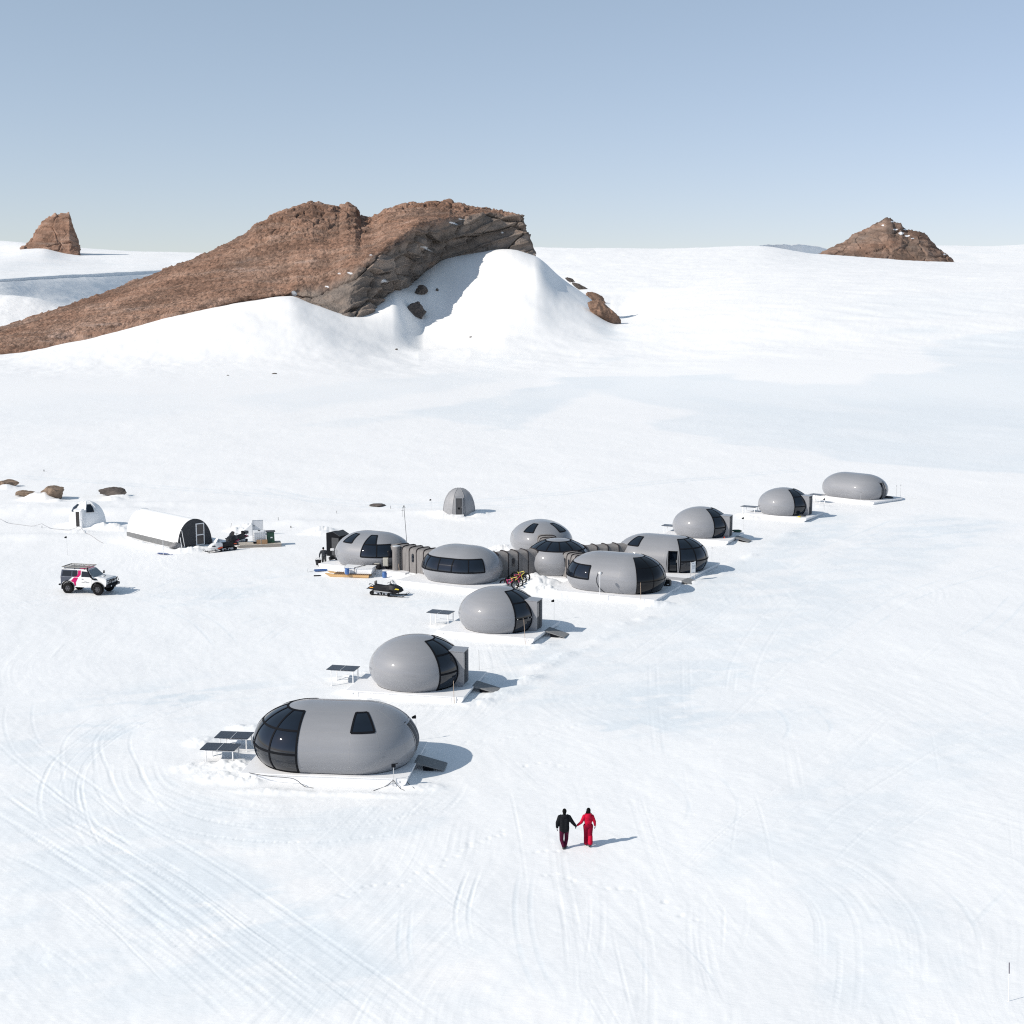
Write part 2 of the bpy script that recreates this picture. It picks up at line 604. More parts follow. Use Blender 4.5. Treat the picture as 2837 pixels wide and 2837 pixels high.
def mound(x, y, rx, ry, h, yaw=0.0, rough=0.5, lump=0.45, power=1.5):
    r = max(rx, ry) * 2.2
    r0, r1 = rows_of(y - r, y + r)
    lo = min((x - r) / (y - r), (x - r) / (y + r)); hi = max((x + r) / (y - r), (x + r) / (y + r))
    c0 = max(0, np.searchsorted(TA, lo) - 1); c1 = min(len(TA), np.searchsorted(TA, hi) + 1)
    sx = TX[r0:r1, c0:c1]; sy = TYY[r0:r1, c0:c1]
    dx, dy = sx - x, sy - y
    c, s = math.cos(yaw), math.sin(yaw)
    lx = (dx * c + dy * s) / rx; ly = (-dx * s + dy * c) / ry
    d2 = lx * lx + ly * ly
    n = fbm2(sx / lump, sy / lump, 3)
    g = np.exp(-d2 ** power)
    TZ[r0:r1, c0:c1] += g * h * np.clip(1 + rough * 1.1 * n, 0.2, 1.7)


# tracks ---------------------------------------------------------------
_D = np.full(TZ.shape, 1e9)
_S = np.zeros(TZ.shape)
TRK = np.zeros(TZ.shape)


def stamp(path, w, profile, tone=False):
    """path: world xy polyline"""
    seg = np.linalg.norm(np.diff(path, axis=0), axis=1)
    s = np.concatenate([[0], np.cumsum(seg)])
    n = max(2, int(s[-1] / 0.13))
    si = np.linspace(0, s[-1], n)
    xs = np.interp(si, s, path[:, 0]); ys = np.interp(si, s, path[:, 1])
    R0, R1, C0, C1 = 10 ** 9, 0, 10 ** 9, 0
    for x, y, q in zip(xs, ys, si):
        if y < 12 or y > 330:
            continue
        r0, r1 = rows_of(y - w, y + w)
        c0 = max(0, np.searchsorted(TA, (x - w) / y) - 1); c1 = min(len(TA), np.searchsorted(TA, (x + w) / y) + 1)
        if c1 <= c0 or r1 <= r0:
            continue
        d = (TX[r0:r1, c0:c1] - x) ** 2 + (TYY[r0:r1, c0:c1] - y) ** 2
        sub = _D[r0:r1, c0:c1]
        m = d < sub
        sub[m] = d[m]
        _S[r0:r1, c0:c1][m] = q
        R0, R1, C0, C1 = min(R0, r0), max(R1, r1), min(C0, c0), max(C1, c1)
    if R1 <= R0:
        return
    sl = (slice(R0, R1), slice(C0, C1))
    d = np.sqrt(_D[sl])
    if tone:
        TRK[sl] = np.maximum(TRK[sl], np.where(d < w, profile(d, _S[sl], s[-1]), 0))
    else:
        TZ[sl] += np.where(d < w, profile(d, _S[sl], s[-1]), 0)
    _D[sl] = 1e9


def fade(S, L):
    return sstep(0, 4, S) * sstep(0, 4, L - S)


def rut(depth, hw, tread=0.0):
    def f(d, S, L):
        wob = 0.75 + 0.5 * vn2(S / 3.0, S * 0 + depth * 977)
        g = -depth * np.exp(-(d / hw) ** 4) + depth * 0.30 * np.exp(-((d - hw * 1.45) / (hw * 0.5)) ** 2)
        if tread:
            g = g + tread * np.sin(2 * math.pi * S / 0.36) * np.exp(-(d / hw) ** 4)
        return g * wob * fade(S, L)
    return f


def offset(path, o):
    t = np.gradient(path, axis=0)
    t /= np.linalg.norm(t, axis=1)[:, None] + 1e-9
    return path + np.stack([-t[:, 1], t[:, 0]], 1) * o


def pix_path(pts, x0, y0, k):
    w = [G(x0 + a * k, y0 + b * k) for a, b in pts]
    return catmull([(q.x, q.y) for q in w], 14)


ZL = (0, 1860, 0.7246)
ZR = (1400, 1860, 0.7438)
TRACKS = [
    (ZL, [(900, 45), (640, 120), (480, 185), (370, 255), (275, 340), (236, 410), (222, 480), (236, 545), (275, 610)], 0.055, 0.16, 1.7, 0.008),
    (ZL, [(900, 70), (660, 160), (500, 225), (400, 290), (335, 360), (312, 430), (322, 500), (372, 590), (440, 680)], 0.05, 0.16, 0, 0.008),
    (ZL, [(540, 110), (400, 180), (310, 260), (300, 350), (320, 480), (360, 590), (430, 690), (560, 790)], 0.035, 0.16, 1.6, 0.006),
    (ZL, [(0, 225), (120, 330), (240, 415), (350, 495), (480, 590), (650, 695), (800, 790), (960, 905), (1150, 1040), (1350, 1185), (1560, 1340), (1700, 1450)], 0.04, 0.17, 1.7, 0.010),
    (ZL, [(0, 380), (150, 500), (300, 605), (450, 690), (600, 780), (760, 895), (900, 1005), (1050, 1110), (1200, 1220), (1400, 1360), (1500, 1450)], 0.035, 0.18, 1.7, 0.010),
    (ZL, [(0, 505), (200, 600), (400, 720), (560, 820), (700, 930), (850, 1060), (1000, 1180), (1220, 1370)], 0.035, 0.18, 1.7, 0.012),
    (ZL, [(0, 640), (200, 720), (380, 830), (520, 950), (700, 1080), (900, 1250), (1060, 1400)], 0.03, 0.2, 1.7, 0.010),
    (ZL, [(-80, 420), (150, 560), (420, 740), (650, 900), (820, 1050), (1100, 1300)], 0.03, 0.2, 2.2, 0.012),
    (ZL, [(300, 380), (320, 500), (345, 590), (410, 720)], 0.04, 0.12, 0, 0),
    (ZL, [(480, 320), (488, 420), (560, 505), (700, 575), (900, 615), (1150, 634), (1400, 612), (1560, 580), (1690, 480), (1740, 380)], 0.03, 0.2, 1.5, 0.012),
    (ZL, [(520, 330), (560, 440), (680, 505), (860, 548), (1100, 560), (1400, 550), (1590, 515), (1700, 430)], 0.028, 0.2, 1.5, 0.012),
    (ZL, [(560, 320), (600, 420), (720, 485), (880, 520), (1100, 532), (1400, 525), (1560, 490)], 0.025, 0.2, 1.0, 0.01),
    (ZL, [(1830, 715), (1782, 850), (1765, 960), (1795, 1090)], 0.05, 0.13, 0.5, 0),
    (ZL, [(80, 100), (70, 200), (110, 300), (230, 400), (300, 470)], 0.025, 0.15, 1.5, 0),
    (ZL, [(1565, 840), (1550, 960), (1545, 1080), (1580, 1200)], 0.02, 0.12, 0.4, 0),
    (ZL, [(470, 190), (440, 280), (470, 370), (560, 540), (680, 660)], 0.035, 0.15, 1.5, 0.006),
    (ZR, [(870, 68), (980, 120), (1050, 190), (1040, 250), (960, 290)], 0.035, 0.18, 0, 0),
    (ZR, [(1050, 80), (1150, 140), (1212, 210), (1180, 290)], 0.035, 0.18, 0, 0),
    (ZR, [(500, 325), (600, 388), (670, 460), (682, 530), (640, 610)], 0.035, 0.16, 0, 0),
    (ZR, [(700, 328), (800, 400), (860, 480), (860, 560), (790, 650)], 0.035, 0.16, 0, 0),
    (ZR, [(960, 695), (1120, 758), (1240, 840), (1300, 930), (1314, 1010), (1318, 1150), (1298, 1310), (1290, 1400)], 0.04, 0.18, 0, 0),
    (ZR, [(1010, 615), (1200, 680), (1350, 750), (1480, 860), (1540, 960), (1558, 1080), (1558, 1320)], 0.04, 0.18, 0, 0),
    (ZR, [(1200, 720), (1330, 820), (1430, 950), (1460, 1060), (1470, 1200)], 0.025, 0.16, 0, 0),
    (ZR, [(1520, 730), (1660, 830), (1740, 930), (1768, 1020), (1775, 1160)], 0.03, 0.18, 0, 0),
    (ZR, [(548, -60), (555, 120), (577, 350)], 0.03, 0.16, 0.5, 0),
    (ZR, [(672, -60), (676, 100), (692, 215)], 0.03, 0.16, 0.5, 0),
    (ZR, [(850, -40), (838, 60), (830, 120)], 0.03, 0.14, 0.5, 0),
    (ZR, [(92, 690), (65, 850), (76, 1000), (122, 1150), (230, 1310)], 0.03, 0.15, 0.6, 0),
    (ZR, [(400, 915), (480, 1040), (560, 1180), (640, 1330)], 0.035, 0.12, 0, 0),
    (ZR, [(565, 900), (650, 1000), (760, 1130), (840, 1300)], 0.03, 0.12, 0, 0),
    (ZR, [(318, 940), (332, 1060), (430, 1260)], 0.03, 0.12, 0, 0),
    (ZR, [(1560, 470), (1500, 540), (1470, 640)], 0.02, 0.15, 0.6, 0),
    (ZR, [(1932, 120), (1700, 250), (1450, 360), (1260, 500)], 0.022, 0.15, 1.6, 0),
    (ZR, [(1932, 760), (1800, 880), (1700, 1010)], 0.03, 0.16, 0, 0),
    (ZR, [(460, 560), (620, 660), (760, 760)], 0.02, 0.12, 0.5, 0),
    # vehicle tracks round the truck and beyond (survey pixels direct)
    ((0, 0, 1), [(-60, 1700), (120, 1668), (260, 1645), (420, 1655), (560, 1720), (640, 1800)], 0.03, 0.18, 1.7, 0),
    ((0, 0, 1), [(300, 1660), (430, 1640), (560, 1590), (760, 1570)], 0.02, 0.18, 1.7, 0),
    ((0, 0, 1), [(640, 1750), (800, 1700), (960, 1690), (1130, 1720)], 0.03, 0.18, 1.7, 0),
    ((0, 0, 1), [(560, 1690), (700, 1620), (860, 1590)], 0.02, 0.2, 1.7, 0),
    ((0, 0, 1), [(700, 1800), (820, 1720), (1000, 1680), (1100, 1665)], 0.025, 0.18, 0.6, 0),
    ((0, 0, 1), [(0, 1318), (400, 1345), (900, 1385), (1180, 1405), (1500, 1400)], 0.05, 0.5, 1.9, 0),
    ((0, 0, 1), [(700, 1350), (1000, 1400), (1420, 1380), (1900, 1330), (2240, 1300)], 0.04, 0.5, 1.9, 0),
    ((0, 0, 1), [(2837, 1560), (2550, 1640), (2350, 1760), (2200, 1860)], 0.02, 0.2, 1.7, 0),
    ((0, 0, 1), [(2500, 1440), (2200, 1560), (2000, 1700), (1800, 1830), (1560, 1960)], 0.025, 0.2, 1.7, 0),
    ((0, 0, 1), [(2600, 1420), (2400, 1530), (2200, 1660), (2080, 1800), (2030, 1960)], 0.025, 0.2, 1.7, 0),
    ((0, 0, 1), [(2837, 1640), (2780, 1700), (2700, 1760), (2620, 1780)], 0.02, 0.2, 1.5, 0),
]


def lay_tracks():
    rr = random.Random(3)
    for z, pts, dep, hw, two, tread in TRACKS:
        p = pix_path(pts, *z)
        for o in ((-two / 2, two / 2) if two else (0,)):
            stamp(offset(p, o), hw * 2.0, (lambda hw: lambda d, S, L: 0.55 * (1 - sstep(hw * .4, hw * 1.4, d)) * fade(S, L))(hw), True)
            stamp(offset(p, o), hw * 2.4, rut(dep * (0.17 if z is ZR else 0.27), hw * 0.62, tread * 0.5))
    # worn carriageways: many shallow overlapping ruts
    for z, pts, n_, wd in ((ZL, TRACKS[3][1], 7, 1.6), (ZL, TRACKS[4][1], 8, 1.8), (ZL, TRACKS[5][1], 9, 2.0), (ZL, TRACKS[6][1], 9, 2.4), (ZL, TRACKS[7][1], 9, 2.6), (ZL, TRACKS[0][1], 6, 1.1), (ZL, TRACKS[9][1], 7, 1.4), (ZL, TRACKS[10][1], 6, 1.2), (ZL, [(-80, 760), (150, 860), (400, 1010), (620, 1180), (820, 1390)], 10, 3.2), (ZL, [(-80, 980), (120, 1080), (330, 1230), (480, 1400)], 9, 3.0), (ZR, [(1932, 170), (1600, 330), (1300, 520), (1100, 700), (950, 900)], 8, 4.0), (ZR, TRACKS[20][1], 5, 1.6), (ZR, TRACKS[21][1], 5, 1.6), ((0, 0, 1), [(2700, 1430), (2350, 1600), (2050, 1800), (1850, 1960), (1700, 2080)], 10, 5.0), ((0, 0, 1), [(2350, 1420), (2120, 1560), (1900, 1720), (1700, 1860), (1480, 1990)], 10, 2.6)):
        p = pix_path(pts, *z)
        stamp(p, wd * 1.7, (lambda wd: lambda d, S, L: 0.62 * (1 - sstep(wd * .55, wd * 1.6, d)) * fade(S, L))(wd), True)
        for k in range(n_):
            t0, t1 = sorted((rr.uniform(0, .5), rr.uniform(.5, 1)))
            a, b = int(t0 * len(p)), max(int(t1 * len(p)), int(t0 * len(p)) + 12)
            stamp(offset(p[a:b], rr.gauss(0, wd * .6)), 0.42, rut(rr.uniform(.003, .009), rr.uniform(.05, .13), rr.choice((0, .003, .005))))
    # faint ski and sledge lines
    fams = [((0, 1950, 1400, 2900), (1.0, 0.75)), ((1400, 2000, 2837, 2900), (0.25, 1.0)), ((1500, 1700, 2837, 2100), (1.0, -0.45)), ((1400, 2100, 2100, 2800), (0.1, 1.0)), ((2100, 2000, 2837, 2500), (1, -0.6))]
    for (a, b, c, d), (dx, dy) in fams:
        for k in range(22):
            u, v = rr.uniform(a, c), rr.uniform(b, d)
            L = rr.uniform(120, 420)
            ang = math.atan2(dy, dx) + rr.gauss(0, 0.16)
            bend = rr.gauss(0, 0.25)
            pts = []
            for i in range(6):
                pts.append((u, v))
                u += L / 5 * math.cos(ang); v += L / 5 * math.sin(ang)
                ang += bend / 5
            pts = [(q, max(w_, 1250)) for q, w_ in pts]
            p = pix_path(pts, 0, 0, 1)
            dep = rr.uniform(0.003, 0.007)
            for o in ((-0.25, 0.25) if rr.random() < 0.4 else (0,)):
                stamp(offset(p, o), 0.35, rut(dep, rr.uniform(0.06, 0.13), 0))
    # footprints
    for pts, z in (([(1300, 870), (1380, 845), (1500, 815), (1600, 785), (1760, 690), (1932, 610)], ZL), ([(1480, 2360), (1561, 2352)], (0, 0, 1)), ([(1500, 2420), (1800, 2480), (1930, 2560)], (0, 0, 1)), ([(700, 1050), (860, 1000), (1010, 960)], ZL), ([(1280, 2060), (1460, 2040), (1600, 2010)], (0, 0, 1)), ([(60, 350), (180, 345), (250, 350)], ZR)):
        p = pix_path(pts, *z)
        seg = np.linalg.norm(np.diff(p, axis=0), axis=1); s = np.concatenate([[0], np.cumsum(seg)])
        for k, q in enumerate(np.arange(0, s[-1], 0.42)):
            x, y = np.interp(q, s, p[:, 0]), np.interp(q, s, p[:, 1])
            x += rr.uniform(-.25, .25); y += rr.uniform(-.3, .3)
            mound(x, y, 0.11, 0.14, -0.022 if rr.random() < .85 else 0.006, rr.uniform(0, 3), 0.2, 0.3, 1.2)


lay_tracks()


# patches of wind-packed grey-blue snow and bare ice ----------------------
def poly_dist(poly):
    """signed distance (m, positive inside) of the snow grid to a polygon on the ground"""
    r0, r1 = rows_of(poly[:, 1].min() - 12, poly[:, 1].max() + 12)
    x, y = TX[r0:r1], TYY[r0:r1]
    d = np.full(x.shape, 1e9); ins = np.zeros(x.shape, bool)
    n = len(poly)
    for i in range(n):
        ax, ay = poly[i]; bx, by = poly[(i + 1) % n]
        ex, ey = bx - ax, by - ay
        t = np.clip(((x - ax) * ex + (y - ay) * ey) / (ex * ex + ey * ey + 1e-9), 0, 1)
        d = np.minimum(d, (x - ax - t * ex) ** 2 + (y - ay - t * ey) ** 2)
        c = (ay > y) != (by > y)
        ins ^= c & (x < (bx - ax) * (y - ay) / (by - ay + 1e-12) + ax)
    out = np.full(TX.shape, -1e3)
    out[r0:r1] = np.where(ins, 1, -1) * np.sqrt(d)
    return out


def survey_poly(pts, x0, y0, k, far=False):
    out = []
    for a, b in pts:
        u, v = x0 + a * k, y0 + b * k
        q = hit(u, v, 120.0, 3000.0) if far else G(u, v)
        if q is not None:
            out.append((q.x, q.y))
    return np.array(out)


ICE_POLYS = [
    (survey_poly([(-60, 850), (0, 838), (0, 700), (120, 690), (230, 655), (400, 650), (620, 645), (850, 640), (870, 660), (1100, 685), (1330, 680), (1450, 650), (1640, 640), (1700, 610), (1600, 575), (1540, 540), (1600, 520), (1750, 500), (1932, 480), (2200, 470), (2200, 1000), (1932, 1010), (1700, 1000), (1500, 980), (1260, 960), (1180, 930), (1000, 915), (760, 900), (820, 880), (560, 850), (540, 825), (660, 790), (600, 760), (450, 730), (330, 700), (300, 705), (240, 740), (150, 790), (0, 845)], 1400, 560, 0.7438, True), 1.0, 0.5),
    (survey_poly([(280, 600), (490, 570), (430, 592), (300, 620)], 1400, 560, 0.7438, True), 0.8, 0.8),
    (survey_poly([(1430, 490), (1560, 458), (1720, 455), (1600, 500)], 1400, 560, 0.7438, True), 0.8, 0.8),
    (survey_poly([(1210, 430), (1380, 350), (1932, 330), (1932, 420), (1500, 450)], 1400, 560, 0.7438, True), 0.30, 1.5),
    (survey_poly([(350, 455), (440, 465), (410, 490), (330, 502)], 1400, 560, 0.7438, True), 0.9, 0.6),
    (survey_poly([(1560, 335), (1800, 290), (1932, 270), (1980, 400), (1700, 352)], 0, 900, 0.7246, True), 0.9, 0.6),
    (survey_poly([(860, 285), (1250, 230), (1700, 190), (1932, 130), (1932, 215), (1500, 285), (1100, 330)], 0, 900, 0.7246, True), 0.5, 1.0),
    (survey_poly([(1100, 385), (1500, 350), (1620, 345), (1300, 390)], 0, 900, 0.7246, True), 0.5, 0.8),
    (survey_poly([(200, 260), (700, 265), (760, 330), (300, 380), (0, 420), (0, 330)], 0, 900, 0.7246, True), 0.30, 1.6),
]
DRIFTS = [
    survey_poly([(560, 565), (700, 590), (1000, 690), (960, 700), (760, 680), (620, 640)], *(0, 1860, 0.7246)),
    survey_poly([(860, 715), (1100, 745), (1310, 830), (1250, 880), (1050, 880), (900, 790)], *(0, 1860, 0.7246)),
    survey_poly([(700, 830), (830, 850), (930, 920), (820, 900)], *(0, 1860, 0.7246)),
    survey_poly([(330, 350), (480, 470), (520, 590), (400, 540), (330, 440)], *(0, 1860, 0.7246)),
    survey_poly([(920, 920), (1200, 1010), (1500, 1180), (1932, 1280), (1932, 1160), (1650, 1060), (1500, 1000), (1350, 900)], *(0, 1860, 0.7246)),
    survey_poly([(0, 1150), (90, 1180), (230, 1314), (-60, 1314)], *(1400, 1860, 0.7438)),
    survey_poly([(0, 280), (130, 330), (230, 380), (200, 480), (0, 420)], *(0, 1860, 0.7246)),
]


def ice_mask():
    global ICE
    # image-independent: defined on the ground plane
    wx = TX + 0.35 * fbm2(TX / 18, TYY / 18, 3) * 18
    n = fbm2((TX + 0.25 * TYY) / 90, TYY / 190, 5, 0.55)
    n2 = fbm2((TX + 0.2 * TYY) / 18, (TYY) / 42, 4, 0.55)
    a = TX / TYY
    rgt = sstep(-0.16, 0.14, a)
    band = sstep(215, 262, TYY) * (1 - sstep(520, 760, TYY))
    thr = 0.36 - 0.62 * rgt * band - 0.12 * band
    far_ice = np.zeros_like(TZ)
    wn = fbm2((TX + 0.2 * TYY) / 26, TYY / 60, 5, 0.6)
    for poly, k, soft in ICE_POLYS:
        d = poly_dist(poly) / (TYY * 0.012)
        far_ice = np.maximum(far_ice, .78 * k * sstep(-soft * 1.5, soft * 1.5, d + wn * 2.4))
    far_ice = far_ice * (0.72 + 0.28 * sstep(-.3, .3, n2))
    # hard-packed patches in the camp
    c = fbm2((TX + 0.4 * TYY) / 3.2, (TYY - 0.4 * TX) / 1.6, 4, 0.6)
    near = np.zeros_like(TZ)
    for u, v, rx, ry, yaw, k in ((500, 1930, 6, 3.4, .5, .75), (330, 1985, 4.5, 5, .3, .6), (700, 1900, 6, 2.5, .3, .45), (1420, 1900, 3.2, 6, -.35, .55), (1480, 1830, 3, 6, -.4, .5), (1850, 1930, 3.5, 2.2, .5, .75), (1800, 2010, 4.5, 1.6, .5, .6), (2060, 1860, 3, 2.5, 0, .45), (620, 1650, 5, 5, .2, .5), (760, 1600, 5, 4, .2, .3), (2140, 1980, 4, 4, 0, .3), (1640, 1790, 3, 8, -.5, .35), (900, 2560, 4, 9, .8, .35), (560, 2500, 4, 9, .8, .3), (1150, 1670, 4, 2, 0, .5), (2100, 1600, 8, 12, -.5, .2), (2300, 1480, 8, 12, -.5, .25), (2650, 1480, 10, 14, .4, .25)):
        p = G(u, v)
        dx, dy = TX - p.x, TYY - p.y
        cs, sn = math.cos(yaw), math.sin(yaw)
        g = np.exp(-(((dx * cs + dy * sn) / rx) ** 2 + ((-dx * sn + dy * cs) / ry) ** 2))
        near = np.maximum(near, g * k)
    near = near * sstep(-0.25, 0.25, c) * 1.15
    # loose white drift over greyer packed snow in the foreground
    packed = 0.22 * (1 - sstep(95, 150, TYY))
    wob = fbm2(TX / 2.6, TYY / 2.6, 4) * 1.3
    for poly in DRIFTS:
        packed = packed * (1 - sstep(-0.5, 0.6, poly_dist(poly) + wob * 0.7))
    gen = np.maximum(packed, TRK * (0.55 + 0.45 * sstep(-.3, .3, c)))
    hp = AT(1690, 910, 700)
    foot = np.exp(-(((TX - hp.x) / 14) ** 2 + ((TYY - hp.y) / 16) ** 2)) * 0.5 * sstep(-.2, .3, n2)
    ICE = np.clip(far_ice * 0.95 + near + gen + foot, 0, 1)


ice_mask()


def snow_mat(name, base=(0.885, 0.888, 0.893), ice=(0.735, 0.785, 0.825), b1=0.30, use_ice=True):
    m = bpy.data.materials.new(name)
    m.use_nodes = True
    t = m.node_tree
    b = t.nodes['Principled BSDF']
    b.inputs['Roughness'].default_value = 0.55
    b.inputs['Specular IOR Level'].default_value = 0.25
    tc = t.nodes.new('ShaderNodeTexCoord')
    mx = t.nodes.new('ShaderNodeMix'); mx.data_type = 'RGBA'
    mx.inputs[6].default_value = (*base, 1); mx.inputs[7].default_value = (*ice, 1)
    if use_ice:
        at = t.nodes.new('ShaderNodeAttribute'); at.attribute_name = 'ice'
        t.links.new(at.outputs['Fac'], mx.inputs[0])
    else:
        n = t.nodes.new('ShaderNodeTexNoise'); n.inputs['Scale'].default_value = 0.012; n.inputs['Detail'].default_value = 6
        t.links.new(tc.outputs['Object'], n.inputs[0])
        mr = t.nodes.new('ShaderNodeMapRange'); mr.inputs[1].default_value = .45; mr.inputs[2].default_value = .75; mr.inputs[4].default_value = .4
        t.links.new(n.outputs[0], mr.inputs[0]); t.links.new(mr.outputs[0], mx.inputs[0])
    # fine tonal grain
    g = t.nodes.new('ShaderNodeTexNoise'); g.inputs['Scale'].default_value = 2.3; g.inputs['Detail'].default_value = 8; g.inputs['Roughness'].default_value = 0.7
    t.links.new(tc.outputs['Object'], g.inputs[0])
    gr = t.nodes.new('ShaderNodeMapRange'); gr.inputs[1].default_value = .3; gr.inputs[2].default_value = .7; gr.inputs[3].default_value = .975; gr.inputs[4].default_value = 1.02
    t.links.new(g.outputs[0], gr.inputs[0])
    mm = t.nodes.new('ShaderNodeMix'); mm.data_type = 'RGBA'; mm.blend_type = 'MULTIPLY'; mm.inputs[0].default_value = 1
    t.links.new(mx.outputs[2], mm.inputs[6]); t.links.new(gr.outputs[0], mm.inputs[7])
    t.links.new(mm.outputs[2], b.inputs['Base Color'])
    # grain of the surface
    n1 = t.nodes.new('ShaderNodeTexNoise'); n1.inputs['Scale'].default_value = 5.5 if use_ice else 0.09; n1.inputs['Detail'].default_value = 7; n1.inputs['Roughness'].default_value = 0.62
    mp = t.nodes.new('ShaderNodeMapping'); mp.inputs['Rotation'].default_value = (0, 0, 0.5); mp.inputs['Scale'].default_value = (0.55, 1.3, 1)
    t.links.new(tc.outputs['Object'], mp.inputs[0]); t.links.new(mp.outputs[0], n1.inputs[0])
    bp = t.nodes.new('ShaderNodeBump'); bp.inputs['Strength'].default_value = b1; bp.inputs['Distance'].default_value = 0.05 if use_ice else 3.0
    t.links.new(n1.outputs[0], bp.inputs['Height'])
    t.links.new(bp.outputs[0], b.inputs['Normal'])
    return m


M_SNOW = snow_mat('snow')
M_SNOWF = snow_mat('far_snow', b1=0.4, use_ice=False)


def finish_terrain():
    P = np.stack([TX, TYY, TZ], -1)
    o = grid_mesh('snow_ground', P, M_SNOW, {'ice': ICE})
    tag(o, 'white snowfield with vehicle tracks, wind-packed patches and drifts under the whole camp', 'snow ground', kind='structure')
    return o


# ------------------------------------------------------------------ lofted far country
def lofted(rows, nc, sub, u0=None, u1=None, smooth_y=0, smooth_v=0):
    """rows: list of polylines [(u, v, Y)]; returns (R, nc, 3) grid"""
    us = np.linspace(u0 if u0 is not None else min(r[0][0] for r in rows), u1 if u1 is not None else max(r[-1][0] for r in rows), nc)
    Rr = []
    for ri, r in enumerate(rows):
        a = np.array(r, float)
        v = np.interp(us, a[:, 0], a[:, 1]); Yv = np.interp(us, a[:, 0], a[:, 2])
        if smooth_v:
            kk = np.exp(-np.linspace(-2, 2, smooth_v * 2 + 1) ** 2); kk /= kk.sum()
            v = np.convolve(np.pad(v, smooth_v, mode='edge'), kk, mode='valid')
            Yv = np.convolve(np.pad(Yv, smooth_v, mode='edge'), kk, mode='valid')
        if smooth_y:
            sy = smooth_y[ri]
            kk = np.exp(-np.linspace(-2, 2, sy * 2 + 1) ** 2); kk /= kk.sum()
            Yv = np.convolve(np.pad(Yv, sy, mode='edge'), kk, mode='valid')
        rx = (us * K - UC) / F; cy = -(v * K - VC) / F
        ry = CP + cy * SP; rz = -SP + cy * CP
        Rr.append(np.stack([rx / ry * Yv, Yv, CAMH + rz / ry * Yv], -1))
    Rr = np.array(Rr)
    t = np.arange(len(rows)); out = []
    ti = np.concatenate([np.linspace(k, k + 1, sub[k], endpoint=False) for k in range(len(rows) - 1)] + [[len(rows) - 1]])
    g = np.stack([pchip(t, Rr[..., c], ti) for c in range(3)], -1)
    return g, ti


def gnormals(P):
    du = np.gradient(P, axis=1); dv = np.gradient(P, axis=0)
    n = np.cross(du, dv)
    n /= np.linalg.norm(n, axis=-1, keepdims=True) + 1e-9
    return n


